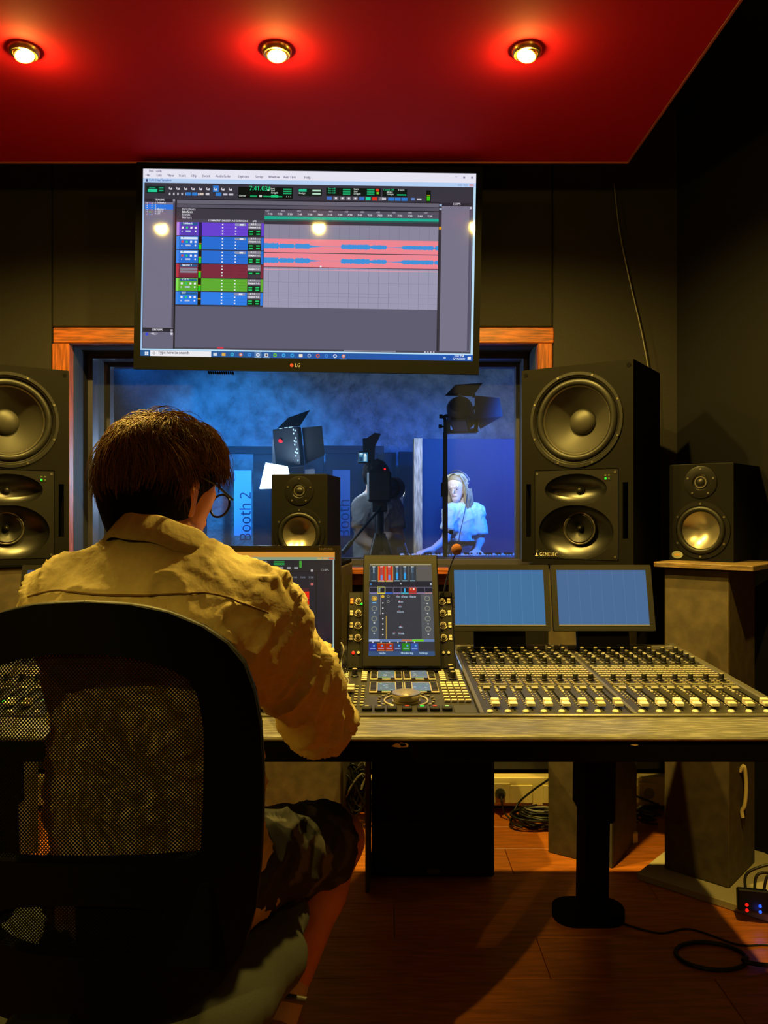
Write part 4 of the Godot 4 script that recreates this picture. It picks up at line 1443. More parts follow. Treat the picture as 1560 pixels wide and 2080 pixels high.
func draw_touch() -> Image:    # 380 x 600, the channel view on the touch screen
	var im := canvas(380, 600, hx("3c3e44"))
	rc(im, 0, 0, 380, 118, hx("63605a"))
	rc(im, 4, 2, 372, 3, hx("e8d890"))
	rc(im, 4, 12, 372, 2, hx("e8d890"))
	for k in 6:
		var x := 6.0 + 47.0 * k
		rc(im, x, 16, 43, 104, hx("3a4248") if k not in [1, 2] else hx("d8341c"))
		if k in [1, 2]:
			rc(im, x, 16, 2, 108, hx("f8b838"))
			rc(im, x + 41, 16, 2, 108, hx("f8b838"))
			rc(im, x, 122, 43, 3, hx("f8d860"))
		rc(im, x + 14, 20, 15, 86, hx("22303c") if k not in [1, 2] else hx("a82414"))
		for q in 14: rc(im, x + 16, 22 + 6 * q, 4, 3, hx("9fc8e8") if k != 0 else hx("d8e8f0"))
		for q in 14: rc(im, x + 23, 22 + 6 * q, 4, 3, hx("8fb8e0") if k not in [1, 2] else hx("e88878"))
		rc(im, x + 15, 76 if k in [1, 2] else 62, 13, 34 if k in [1, 2] else 46, hx("38a8f0") if k in [3, 4] else (hx("7098d8") if k in [1, 2] else hx("405060")))
		rc(im, x + 12, 18, 18, 4, hx("e8e4d0"))
		rc(im, x + 6, 114, 30, 5, hx("b8dcec"))
	rc(im, 0, 124, 380, 34, hx("2b2c34"))
	rc(im, 4, 134, 12, 12, hx("4888c8"))
	rc(im, 186, 134, 8, 8, hx("e0e4ea"))
	rc(im, 366, 132, 10, 14, hx("c8d0e0"))
	for k in 8:
		var x2 := 2.0 + 47.2 * k
		rc(im, x2, 160, 45, 46, hx("272834"))
		rc(im, x2, 160, 45, 2, hx("8a8aa8"))
		rc(im, x2, 160, 2, 46, hx("7a7a98"))
		rc(im, x2, 196, 45, 8, [hx("8a86b8"), hx("d8c050"), hx("3a70d8"), hx("8a80b8"), hx("50b8c8"), hx("c85048"), hx("9a80a8"), hx("b89090")][k])
		if k == 1:
			rc(im, x2, 158, 47, 3, hx("e8e060"))
			rc(im, x2, 202, 47, 3, hx("e8e060"))
			rc(im, x2, 158, 3, 46, hx("e8e060"))
			rc(im, x2 + 44, 158, 3, 46, hx("e8e060"))
			for q in 5: rc(im, x2 + 6, 166 + 6 * q, 12, 3, hx("d8e8e0"))
		if k == 4: rc(im, x2 + 18, 168, 9, 26, hx("38b0e8"))
		if k == 5:
			rc(im, x2, 162, 45, 32, hx("c03428"))
			rc(im, x2 + 8, 168, 8, 10, hx("f0a060"))
			rc(im, x2 + 24, 166, 10, 14, hx("f8e8e0"))
	rc(im, 0, 208, 380, 290, hx("3e4046"))
	rc(im, 0, 208, 58, 290, hx("4e5a68"))
	rc(im, 308, 208, 72, 290, hx("575b60"))
	rc(im, 96, 208, 2, 290, hx("303238"))
	for k in 4:
		var cy := 236.0 + 66.0 * k
		lens_ring(im, 32, cy, 17, hx("e0a828") if k == 0 else hx("8a8a78"), 5.0)
		if k == 0: lens_ring(im, 32, cy, 9, hx("f0c040"), 9.0)
		rc(im, 20 if k == 0 else 28, cy + 24, 24 if k == 0 else 8, 7, hx("70b8e8") if k == 0 else hx("e8ecf0"))
		lens_ring(im, 346, cy, 17, hx("8f8f80"), 5.0)
		rc(im, 342, cy + 30, 8, 6, hx("f0f0f0"))
	lens_ring(im, 82, 222, 10, hx("e8b838"), 10.0)
	for k in 7: rc(im, 78, 262 + 34 * k, 8, 7, hx("f0f0f0"))
	rc(im, 66, 212, 2, 130, hx("a8a8a0"))
	rc(im, 100, 350, 3, 146, hx("e0b048"))
	lens_ring(im, 114, 222, 8, hx("b0b0a8"), 2.0)
	lens_ring(im, 114, 256, 8, hx("b0b0a8"), 2.0)
	for p in [[160, 232, "Pan"], [192, 232, "Group"], [238, 232, "Output"], [172, 266, "Mute"], [174, 298, "Sel"], [166, 332, "Inserts"], [176, 430, "Mix"], [172, 470, "Sends"], [140, 470, "In"]]:
		write(im, p[2], p[0], p[1], 13, hx("b8d0e8"))
		rc(im, p[0] + 6, p[1] - 18, 8, 4, hx("c06070"))
	rc(im, 0, 498, 380, 16, hx("6a86b8"))
	rc(im, 4, 500, 60, 11, hx("c8d4f0"))
	rc(im, 190, 500, 60, 11, hx("c87848"))
	rc(im, 252, 500, 66, 12, hx("78e010"))
	for k in 6:
		var x3 := 2.0 + 48.0 * k
		rc(im, x3, 522, 44, 48, [hx("2c3a98"), hx("b03018"), hx("b03018"), hx("3a4870"), hx("2c8c20"), hx("3858a8")][k])
		if k in [1, 2]:
			rc(im, x3, 522, 44, 2, hx("f0a040"))
			rc(im, x3, 568, 44, 2, hx("f0a040"))
		rc(im, x3 + 6, 552, 32, 5, hx("b8d0f0"))
		rc(im, x3 + 24, 532, 10, 12, hx("58a8e8"))
		rc(im, x3 + 20, 512, 6, 8, hx("e8ecf0"))
	rc(im, 0, 572, 380, 28, hx("3c5880"))
	for p in [[58, "Tracks"], [186, "Monitoring"], [290, "Settings"]]: write(im, p[1], p[0], 592, 14, hx("c8e8f8"))
	return im

func draw_editor() -> Image:    # 1200 x 680, the dark editing window on the desk monitor
	var im := canvas(1200, 680, hx("1d2230"))
	rc(im, 0, 0, 1200, 36, hx("e09a3c"))
	rc(im, 0, 36, 1200, 18, hx("8fa88c"))
	for k in 3: rc(im, 1096 + 34 * k, 40, 28, 11, [hx("c8b070"), hx("d8a870"), hx("e06848")][k])
	rc(im, 0, 54, 1200, 74, hx("20252f"))
	for k in 7:
		for q in 3: rc(im, 250 + 100 * k, 62 + 10 * q, 60, 6, hx("1c9a48") if k % 2 == 0 else hx("9aa0a8"))
	for k in 14: rc(im, 420 + 42 * k, 100, 22, 12, hx("28b858") if k == 5 else (hx("d83828") if k == 6 else hx("a8acb4")))
	rc(im, 995, 60, 14, 44, hx("40a838"))
	rc(im, 0, 128, 1200, 3, hx("10131a"))
	rc(im, 1060, 116, 14, 14, hx("b8b8b8"))
	rc(im, 1090, 128, 4, 552, hx("10131a"))
	write(im, "CLIPS", 1118, 130, 18, hx("b0b0b0"))
	for k in 22: write(im, "7:%02d" % ((10 * k) % 60), 60 + 47 * k, 176, 15, hx("8f95a5"))
	rc(im, 1060, 202, 16, 16, hx("d06868"))
	rc(im, 400, 236, 650, 20, hx("4a2232"))
	for c in 2:
		rc(im, 300, 258 + 56 * c, 752, 50, hx("ee2a18"))
		rc(im, 760, 272 + 56 * c, 270, 22, hx("6a3068"))
		rc(im, 320, 280 + 56 * c, 420, 5, hx("5a2048"))
	rc(im, 300, 374, 752, 6, hx("e83020"))
	rc(im, 300, 392, 752, 160, hx("262b3c"))
	rc(im, 0, 660, 1200, 20, hx("15181f"))
	for k in 12: rc(im, 60 + 40 * k, 664, 18, 12, hx("7a8aa0"))
	rc(im, 1120, 665, 30, 10, hx("b0b0b0"))
	rc(im, 1186, 54, 8, 606, hx("a8c8c0"))
	rc(im, 0, 652, 1194, 8, hx("a8c8c0"))
	return im

func build_displays():
	# four slim displays at the back of the console
	var im := canvas(512, 320, hx("41719f"))
	for k in 7: rc(im, 62 + 64 * k, 0, 2, 320, hx("5583b0"))
	var m := screen_mat("blue_display", im, 0.95, 0.25)
	var im2 := canvas(512, 320, hx("4a6c98"))
	for k in 7: rc(im2, 62 + 64 * k, 0, 2, 320, hx("587aa6"))
	var m2 := screen_mat("blue_display_dimmer", im2, 0.92, 0.25)
	var im3 := canvas(512, 320, hx("404c68"))
	var m3 := screen_mat("blue_display_aslant", im3, 0.9, 0.25)
	var lab := ["slim display with plain blue screen next to the touch screen", "slim display with plain blue screen at the open end of the console", "slim display with dim blue screen by the seated person's shoulder", "slim display with blue screen hidden behind the seated person"]
	var n := 0
	for x in [0.353, 0.6685, -0.962, -0.627]:
		var t = thing("channel_display", lab[n], "monitor", Vector3(x, 0.938, -2.41), turn(0, -14.0).scaled(Vector3(0.979, 0.979, 0.979)), "row of slim displays behind the console")
		var st := mb()
		box(st, Vector3(0, -0.002, -0.0125), Vector3(0.312, 0.203, 0.022), 0.003)
		part(t, "case", st, mats.satin_black)
		st = mb()
		ring(st, rrect(0.315, 0.207, 0.004, 2), rrect(0.281, 0.174, 0.0005, 2), -0.006, 0.0025)
		part(t, "bezel", st, mat("bezel_dark", Color(0.16, 0.155, 0.145), 0.35))
		part(t, "screen", sheet(0.282, 0.175), [m, m2, m3, m][n], Transform3D(Basis(), Vector3(0, 0, 0.0)))
		st = mb()
		box(st, Vector3(0, -0.086, 0.0022), Vector3(0.281, 0.002, 0.003))
		part(t, "lower_lip", st, mats.key_grey)
		st = mb()
		box(st, Vector3(0, -0.127, -0.030), Vector3(0.16, 0.062, 0.03), 0.003)
		part(t, "foot", st, mats.matt_black)
		screen_light(t, Vector2(0.28, 0.17), Color(0.35, 0.55, 1.0), 0.002, Transform3D())
		n += 1
	# the engineer's computer monitor
	var c = thing("computer_monitor", "wide computer monitor with orange title bar in front of the seated person", "monitor", Vector3(-0.4305, 0.9435, -2.20), turn(0, -1.5))
	var s2 := mb()
	box(s2, Vector3(0, 0, -0.022), Vector3(0.618, 0.322, 0.036), 0.004)
	part(c, "case", s2, mats.satin_black)
	s2 = mb()
	wall_with_hole(s2, -0.3095, 0.3095, -0.162, 0.162, -0.293, 0.293, -0.148, 0.145, 0.003, -0.006)
	part(c, "bezel", s2, mat("bezel_dark", Color(0.16, 0.155, 0.145), 0.35))
	part(c, "screen", sheet(0.588, 0.295), screen_mat("editor_display", draw_editor(), 0.8, 0.2), Transform3D(Basis(), Vector3(0, -0.0015, -0.0005)))
	lettering(c, "maker_lettering", "SAMSUNG", 0.0085, mats.key_light, Transform3D(Basis(), Vector3(0.268, 0.1525, 0.0032)))
	s2 = mb()
	rod(s2, Vector3(0, -0.17, -0.03), Vector3(0, -0.05, -0.03), 0.018, 12)
	part(c, "neck", s2, mats.matt_black)
	s2 = mb()
	lathe(s2, [Vector2(0, -0.178), Vector2(0.09, -0.178), Vector2(0.09, -0.172), Vector2(0, -0.166)], 28, Transform3D(Basis(), Vector3(0, 0, -0.03)))
	part(c, "base", s2, mats.matt_black)
	screen_light(c, Vector2(0.58, 0.29), Color(0.8, 0.7, 0.7), 0.003, Transform3D())
	# loose cable beside the touch screen
	var cb = thing("loose_cable", "thin grey cable curling down beside the touch screen", "cable", Vector3(-0.112, 0.77, -2.15))
	s2 = mb()
	tube(s2, curve([Vector3(-0.006, 0.07, -0.02), Vector3(0.003, 0.055, 0.01), Vector3(-0.004, 0.02, 0.02), Vector3(0.006, 0.004, 0.08), Vector3(0.022, -0.002, 0.14), Vector3(0.014, -0.006, 0.20), Vector3(-0.004, -0.006, 0.21)], 8), 0.0022, 8)
	part(cb, "cord", s2, mats.cable_grey)
	s2 = mb()
	for k in 4: tube(s2, curve([Vector3(-0.004 + 0.004 * k, 0.055, 0.005), Vector3(0.006 + 0.003 * k, 0.03 - 0.004 * k, 0.02), Vector3(-0.002 + 0.005 * k, -0.002, 0.03)], 6), 0.0018, 6)
	part(cb, "cord_bundle", s2, mats.cable_black)

# ------------------------------------------------------------------ under the desk
func build_under_desk():
	var st: SurfaceTool
	var t = thing("subwoofer", "black box subwoofer standing on the floor under the desk", "subwoofer", Vector3(0.16, 0, -2.565))
	st = mb()
	box(st, Vector3(0, 0.31, -0.19), Vector3(0.40, 0.60, 0.38), 0.006)
	part(t, "cabinet", st, mat("sub_black", Color(0.035, 0.035, 0.045), 0.7))
	st = mb()
	box(st, Vector3(0, 0.31, 0.004), Vector3(0.385, 0.585, 0.012), 0.004)
	part(t, "cloth_front", st, mat("sub_cloth", Color(0.022, 0.022, 0.03), 0.95))
	st = mb()
	var el := PackedVector2Array()
	for k in 24: el.append(Vector2(0.022 * cos(TAU * k / 24), 0.010 * sin(TAU * k / 24)))
	extrude(st, el, 0.0, 0.0015, Transform3D(Basis(), Vector3(0.0, 0.035, 0.010)))
	part(t, "badge", st, mat("dim_badge", Color(0.22, 0.2, 0.2), 0.4))
	for s in [-1, 1]:
		st = mb()
		lathe(st, [Vector2(0, 0.0), Vector2(0.018, 0.0), Vector2(0.02, 0.01), Vector2(0, 0.01)], 12, Transform3D(Basis(), Vector3(s * 0.16, 0, -0.1)))
		part(t, "foot", st, mats.rubber)
	# thin upright board beside it
	var b = thing("upright_board", "thin greige board standing upright beside the black subwoofer", "board", Vector3(-0.052, 0, -2.63))
	st = mb()
	box(st, Vector3(0, 0.32, 0), Vector3(0.014, 0.64, 0.30), 0.002)
	part(b, "board", st, mats.stand_paint)
	# cables on the floor by the back wall
	var specs := [
		["black cable coil lying under the trunking beside the box stand", 0.50, 0.68],
		["tangle of black cables hanging between two greige boards", -0.14, -0.075],
		["heap of black cables behind the tall stand column", 0.86, 1.04]]
	for k in 3:
		var sp = specs[k]
		var c = thing("cable_tangle", sp[0], "cables", Vector3((sp[1] + sp[2]) / 2, 0.0, -3.02))
		for q in [16, 14, 18][k]:
			st = mb()
			var pts := []
			var half: float = (sp[2] - sp[1]) / 2
			var base := Vector3(rng.randf_range(-half, half), 0.008 + 0.004 * (q % 6), rng.randf_range(-0.05, 0.05))
			var rr := rng.randf_range(0.02, 0.055) if k != 0 else rng.randf_range(0.055, 0.085)
			var ph := rng.randf() * TAU
			for n in 13:
				var a := ph + TAU * n / 9.0
				var y: float = base.y + 0.003 * n * (1.0 if k == 0 else 1.6)
				if k == 1: y += 0.10 + 0.07 * sin(a * 1.3 + q)
				pts.append(Vector3(base.x * (1.0 if k != 0 else 0.4) + rr * cos(a), absf(y), base.z * 0.6 + rr * sin(a) * 0.6))
			tube(st, curve(pts, 3), rng.randf_range(0.0028, 0.0048), 6)
			part(c, "cable", st, mats.cable_grey if q % 6 == 5 else mats.cable_black)
	var lead = thing("power_lead", "black lead hanging from the desk down to the trunking", "cable", Vector3(0.5, 0.0, -3.0))
	st = mb()
	tube(st, curve([Vector3(0.20, 0.32, 0.05), Vector3(0.16, 0.20, -0.02), Vector3(0.08, 0.12, -0.06), Vector3(0.02, 0.06, -0.07), Vector3(-0.02, 0.01, 0.0)], 8), 0.0042, 8)
	part(lead, "cord", st, mats.cable_black)
	var lead2 = thing("power_lead", "black lead hanging behind the tall greige stand column", "cable", Vector3(0.95, 0.0, -3.0))
	st = mb()
	tube(st, curve([Vector3(-0.08, 0.26, 0.03), Vector3(-0.03, 0.14, -0.03), Vector3(0.04, 0.09, -0.07), Vector3(0.12, 0.06, -0.05), Vector3(0.16, 0.01, 0.0)], 8), 0.0042, 8)
	part(lead2, "cord", st, mats.cable_black)
	var plug = thing("power_plug", "black plug in the cream trunking socket beside the subwoofer", "plug", Vector3(0.46, 0.086, -3.122))
	st = mb()
	lathe(st, [Vector2(0, 0.0), Vector2(0.019, 0.0), Vector2(0.019, 0.014), Vector2(0.012, 0.034), Vector2(0, 0.036)], 16, Transform3D(FORWARD, Vector3.ZERO))
	part(plug, "body", st, mats.rubber)
	st = mb()
	tube(st, curve([Vector3(0, 0, 0.03), Vector3(0.0, -0.02, 0.05), Vector3(0.01, -0.06, 0.045), Vector3(0.03, -0.078, 0.06)], 6), 0.004, 8)
	part(plug, "cord", st, mats.cable_black)
	# white power strip behind the column
	var ps = thing("power_strip", "cream power strip lying on the floor behind the desk leg", "power strip", Vector3(0.80, 0.0, -2.83), turn(24))
	st = mb()
	box(st, Vector3(0, 0.022, 0), Vector3(0.24, 0.042, 0.06), 0.004)
	part(ps, "body", st, mats.cream)
	for k in 4:
		st = mb()
		lathe(st, [Vector2(0.019, 0.043), Vector2(0.019, 0.0445), Vector2(0.016, 0.0445), Vector2(0.016, 0.0435), Vector2(0, 0.0435)], 16, Transform3D(Basis(), Vector3(-0.085 + 0.056 * k, 0, 0)))
		part(ps, "outlet", st, mats.key_grey)
	# USB hub with red and blue lights by the tall stand
	var hub = thing("usb_hub", "small black hub with red and blue lights at the foot of the tall stand", "usb hub", Vector3(1.075, 0.0255, -2.285), turn(-12, -8))
	st = mb()
	box(st, Vector3(0, 0.042, -0.012), Vector3(0.088, 0.062, 0.024), 0.004)
	part(hub, "case", st, mats.satin_black)
	for q in [[-0.020, 0.031, "led_red"], [-0.020, 0.016, "led_red"], [0.016, 0.031, "led_blue"], [0.016, 0.015, "led_blue"]]:
		st = mb()
		lathe(st, [Vector2(0.0045, 0.0), Vector2(0.0045, 0.001), Vector2(0, 0.002)], 12, Transform3D(FORWARD, Vector3(q[0], q[1], 0.0)))
		part(hub, "status_light", st, mats[q[2]])
	st = mb()
	for k in 3: tube(st, curve([Vector3(-0.02 + 0.025 * k, 0.07, -0.012), Vector3(-0.01 + 0.03 * k, 0.115, -0.02), Vector3(0.07 + 0.02 * k, 0.15 - 0.03 * k, -0.02), Vector3(0.16, 0.17 - 0.05 * k, 0.0)], 6), 0.0042, 8)
	part(hub, "cords", st, mats.cable_black)
	var bl := OmniLight3D.new()
	bl.name = "hub_light"
	bl.light_color = Color(0.25, 0.35, 1.0)
	bl.light_energy = 0.0003
	bl.light_size = 0.006
	bl.shadow_enabled = true
	bl.position = Vector3(0.012, 0.022, 0.014)
	hub.add_child(bl)
	# looped cable on the floor
	var loop = thing("floor_cable", "thick black cable lying in a loop on the lit floor", "cable", Vector3(0.88, 0.0, -2.12))
	st = mb()
	var lp := []
	for k in 22:
		var a := 0.4 + TAU * k / 20.0
		lp.append(Vector3(0.092 * cos(a), 0.006 + (0.009 if k > 19 else 0.0), 0.066 * sin(a)))
	lp.append(Vector3(0.13, 0.009, 0.05))
	lp.append(Vector3(0.20, 0.007, 0.03))
	lp.append(Vector3(0.34, 0.006, 0.08))
	lp.append(Vector3(0.55, 0.006, 0.03))
	tube(st, curve(lp, 4), 0.0058, 8)
	part(loop, "cord", st, mats.cable_black)
	var thin = thing("floor_cable", "thin black cable running across the floor from the desk foot to the hub", "cable", Vector3(0.88, 0.0, -2.2))
	st = mb()
	tube(st, curve([Vector3(-0.20, 0.004, -0.10), Vector3(-0.10, 0.003, -0.04), Vector3(0.0, 0.003, -0.06), Vector3(0.10, 0.003, 0.02), Vector3(0.20, 0.003, 0.03), Vector3(0.34, 0.003, 0.14), Vector3(0.6, 0.003, 0.2)], 8), 0.0028, 6)
	part(thin, "cord", st, mats.cable_black)
	var hang = thing("hanging_wire", "thin grey wire hanging down the wall behind the tall studio monitor", "wire", Vector3(0.92, 2.5, -3.16))
	st = mb()
	tube(st, curve([Vector3(0.003, 0.02, 0.0), Vector3(0.02, -0.17, 0.012), Vector3(0.055, -0.36, 0.02), Vector3(0.11, -0.60, 0.02), Vector3(0.145, -0.80, 0.015), Vector3(0.16, -1.0, 0.01)], 8), 0.0026, 6)
	part(hang, "wire", st, mats.cable_grey)

# ------------------------------------------------------------------ smooth bodies from tapered bones
# bone: [a, b, radius at a, radius at b, blend, squash (Vector3, 1 = none)]
# cut: [point, normal, reach]: the body ends where the normal points
func field_mesh(bones: Array, cell: float, cuts := [], puff = null, fold = null) -> Dictionary:
	var lo := Vector3(1e9, 1e9, 1e9)
	var hi := -lo
	for b in bones:
		var r: float = maxf(b[2], b[3]) + cell * 3
		lo = lo.min(b[0] - Vector3(r, r, r)).min(b[1] - Vector3(r, r, r))
		hi = hi.max(b[0] + Vector3(r, r, r)).max(b[1] + Vector3(r, r, r))
	var nx := int((hi.x - lo.x) / cell) + 2
	var ny := int((hi.y - lo.y) / cell) + 2
	var nz := int((hi.z - lo.z) / cell) + 2
	var f := PackedFloat32Array()
	f.resize(nx * ny * nz)
	f.fill(1.0)
	for b in bones:
		var s: Vector3 = b[5] if b.size() > 5 else Vector3.ONE
		var a: Vector3 = b[0] * s
		var ba: Vector3 = b[1] * s - a
		var inv := 1.0 / maxf(ba.length_squared(), 1e-9)
		var ra: float = b[2]
		var dr: float = b[3] - b[2]
		var k: float = b[4]
		var g: float = maxf(b[2], b[3]) + k + cell * 2.5
		var mn: Vector3 = (b[0].min(b[1]) - Vector3(g, g, g) - lo) / cell
		var mx: Vector3 = (b[0].max(b[1]) + Vector3(g, g, g) - lo) / cell
		var x0 := maxi(0, int(mn.x))
		var x1 := mini(nx, int(mx.x) + 1)
		for z in range(maxi(0, int(mn.z)), mini(nz, int(mx.z) + 1)):
			for y in range(maxi(0, int(mn.y)), mini(ny, int(mx.y) + 1)):
				var i := (z * ny + y) * nx + x0
				for x in range(x0, x1):
					var pa := (lo + Vector3(x, y, z) * cell) * s - a
					var h := clampf(pa.dot(ba) * inv, 0.0, 1.0)
					var d := (pa - ba * h).length() - ra - dr * h
					var o := f[i]
					var q := k - absf(d - o)
					f[i] = minf(d, o) - (q * q / k * 0.25 if q > 0.0 else 0.0)
					i += 1
	if not cuts.is_empty() or puff != null:
		var i := 0
		for z in nz:
			for y in ny:
				for x in nx:
					if absf(f[i]) < 0.05 or f[i] < 0.0:
						var p := lo + Vector3(x, y, z) * cell
						if puff != null and absf(f[i]) < 0.04: f[i] += puff.call(p)
						for c in cuts:
							if p.distance_squared_to(c[0]) < c[2] * c[2]: f[i] = maxf(f[i], c[1].dot(p - c[0]))
					i += 1
	# surface nets
	var at := {}
	var vs := PackedVector3Array()
	var ns := PackedVector3Array()
	var off := [0, 1, nx, nx + 1, nx * ny, nx * ny + 1, nx * ny + nx, nx * ny + nx + 1]
	var edges := [[0, 1], [2, 3], [4, 5], [6, 7], [0, 2], [1, 3], [4, 6], [5, 7], [0, 4], [1, 5], [2, 6], [3, 7]]
	var near := cell * 4.2
	for z in nz - 1:
		for y in ny - 1:
			var i := (z * ny + y) * nx - 1
			for x in nx - 1:
				i += 1
				if absf(f[i]) > near: continue
				var v0 := f[i]
				var v1 := f[i + 1]
				var v2 := f[i + nx]
				var v3 := f[i + nx + 1]
				var v4: float = f[i + off[4]]
				var v5: float = f[i + off[5]]
				var v6: float = f[i + off[6]]
				var v7: float = f[i + off[7]]
				var low := minf(minf(minf(v0, v1), minf(v2, v3)), minf(minf(v4, v5), minf(v6, v7)))
				var high := maxf(maxf(maxf(v0, v1), maxf(v2, v3)), maxf(maxf(v4, v5), maxf(v6, v7)))
				if low >= 0.0 or high < 0.0: continue
				var vv := [v0, v1, v2, v3, v4, v5, v6, v7]
				var sum := Vector3.ZERO
				var cnt := 0
				for e in edges:
					var p: float = vv[e[0]]
					var q: float = vv[e[1]]
					if (p < 0.0) != (q < 0.0):
						var t := p / (p - q)
						var c0 := Vector3(e[0] & 1, (e[0] >> 1) & 1, e[0] >> 2)
						var c1 := Vector3(e[1] & 1, (e[1] >> 1) & 1, e[1] >> 2)
						sum += c0.lerp(c1, t)
						cnt += 1
				at[i] = vs.size()
				vs.append(lo + (Vector3(x, y, z) + sum / cnt) * cell)
				ns.append(Vector3(v1 - v0 + v3 - v2 + v5 - v4 + v7 - v6, v2 - v0 + v3 - v1 + v6 - v4 + v7 - v5, v4 - v0 + v5 - v1 + v6 - v2 + v7 - v3).normalized())
	if fold != null:
		for n in vs.size(): vs[n] += ns[n] * fold.call(vs[n], ns[n])
	var ix := PackedInt32Array()
	var steps := [1, nx, nx * ny]
	for i in at:
		for ax in 3:
			var j: int = i + steps[ax]
			if j >= f.size(): continue
			if (f[i] < 0.0) == (f[j] < 0.0): continue
			var u: int = steps[(ax + 1) % 3]
			var w: int = steps[(ax + 2) % 3]
			if not (at.has(i - u) and at.has(i - w) and at.has(i - u - w)): continue
			var a: int = at[i]
			var b: int = at[i - u]
			var c: int = at[i - u - w]
			var d: int = at[i - w]
			if f[i] < 0.0: ix.append_array(PackedInt32Array([a, c, b, a, d, c]))
			else: ix.append_array(PackedInt32Array([a, b, c, a, c, d]))
	return {"v": vs, "i": ix}

func smooth_normals(vs: PackedVector3Array, ix: PackedInt32Array) -> PackedVector3Array:
	var ns := PackedVector3Array()
	ns.resize(vs.size())
	for i in range(0, ix.size(), 3):
		var n := (vs[ix[i + 2]] - vs[ix[i]]).cross(vs[ix[i + 1]] - vs[ix[i]])
		for k in 3: ns[ix[i + k]] += n
	for i in ns.size(): ns[i] = ns[i].normalized()
	return ns

func to_mesh(parts: Array, tint = null) -> ArrayMesh:
	var vs := PackedVector3Array()
	var ix := PackedInt32Array()
	for p in parts:
		var base := vs.size()
		vs.append_array(p.v)
		var add: PackedInt32Array = p.i
		for k in add: ix.append(k + base)
	var a := []
	a.resize(Mesh.ARRAY_MAX)
	a[Mesh.ARRAY_VERTEX] = vs
	a[Mesh.ARRAY_NORMAL] = smooth_normals(vs, ix)
	a[Mesh.ARRAY_INDEX] = ix
	if tint != null:
		var cs := PackedColorArray()
		for v in vs: cs.append(tint.call(v))
		a[Mesh.ARRAY_COLOR] = cs
	var m := ArrayMesh.new()
	m.add_surface_from_arrays(Mesh.PRIMITIVE_TRIANGLES, a)
	return m

# thin three sided strands: each a list of points, with one colour
func strands(list: Array, radius: float) -> ArrayMesh:
	var vs := PackedVector3Array()
	var cs := PackedColorArray()
	var ix := PackedInt32Array()
	for s in list:
		var p: Array = s[0]
		var n := p.size()
		var base := vs.size()
		for i in n:
			var t: Vector3 = (p[mini(i + 1, n - 1)] - p[maxi(i - 1, 0)]).normalized()
			var e := t.cross(Vector3(0.31, 0.2, 0.93)).normalized()
			var w := t.cross(e)
			var r := radius * (1.0 - 0.75 * pow(float(i) / (n - 1), 2.0))
			for k in 3:
				vs.append(p[i] + (e * cos(TAU * k / 3) + w * sin(TAU * k / 3)) * r)
				cs.append(s[1])
		for i in n - 1:
			for k in 3:
				var a := base + i * 3 + k
				var b := base + i * 3 + (k + 1) % 3
				ix.append_array(PackedInt32Array([a, a + 3, b, b, a + 3, b + 3]))
	var a2 := []
	a2.resize(Mesh.ARRAY_MAX)
	a2[Mesh.ARRAY_VERTEX] = vs
	a2[Mesh.ARRAY_NORMAL] = smooth_normals(vs, ix)
	a2[Mesh.ARRAY_COLOR] = cs
	a2[Mesh.ARRAY_INDEX] = ix
	var m := ArrayMesh.new()
	m.add_surface_from_arrays(Mesh.PRIMITIVE_TRIANGLES, a2)
	return m

func ball(c: Vector3, r: float, k := 0.02, squash := Vector3.ONE) -> Array:
	return [c, c + Vector3(0, 0.0001, 0), r, r, k, squash]

func hand_bones(wrist: Vector3, fwd: Vector3, up: Vector3, side: float, curl: float) -> Array:
	# a palm, four unequal bent fingers and a thumb; side = +1 when the thumb is towards fwd x up
	var r := fwd.cross(up).normalized()
	var out := []
	var knuckle := wrist + fwd * 0.085
	out.append([wrist, knuckle + r * 0.026, 0.022, 0.0115, 0.012])
	out.append([wrist, knuckle - r * 0.026, 0.022, 0.0115, 0.012])
	out.append([wrist, knuckle, 0.024, 0.013, 0.012])
	for q in 4:
		var o: float = [0.031, 0.0105, -0.0105, -0.031][q] * side
		var len: float = [0.068, 0.078, 0.072, 0.056][q]
		var p := knuckle + r * o
		var d := (fwd + r * o * 2.0).normalized()
		for j in 3:
			var bend := curl * (0.25 + 0.4 * j)
			var dd := (d * cos(bend) - up * sin(bend)).normalized()
			var e: Vector3 = p + dd * len * [0.45, 0.31, 0.24][j]
			out.append([p, e, 0.0095 - 0.0007 * j, 0.0088 - 0.0008 * j, 0.004])
			p = e
	var tb := wrist + fwd * 0.03 + r * 0.026 * side
	var t1 := tb + (fwd * 0.6 + r * 0.75 * side - up * 0.15).normalized() * 0.042
	var t2 := t1 + (fwd * 0.9 + r * 0.3 * side - up * 0.25).normalized() * 0.032
	out.append([tb, t1, 0.013, 0.0105, 0.01])
	out.append([t1, t2, 0.0105, 0.009, 0.004])
	return out

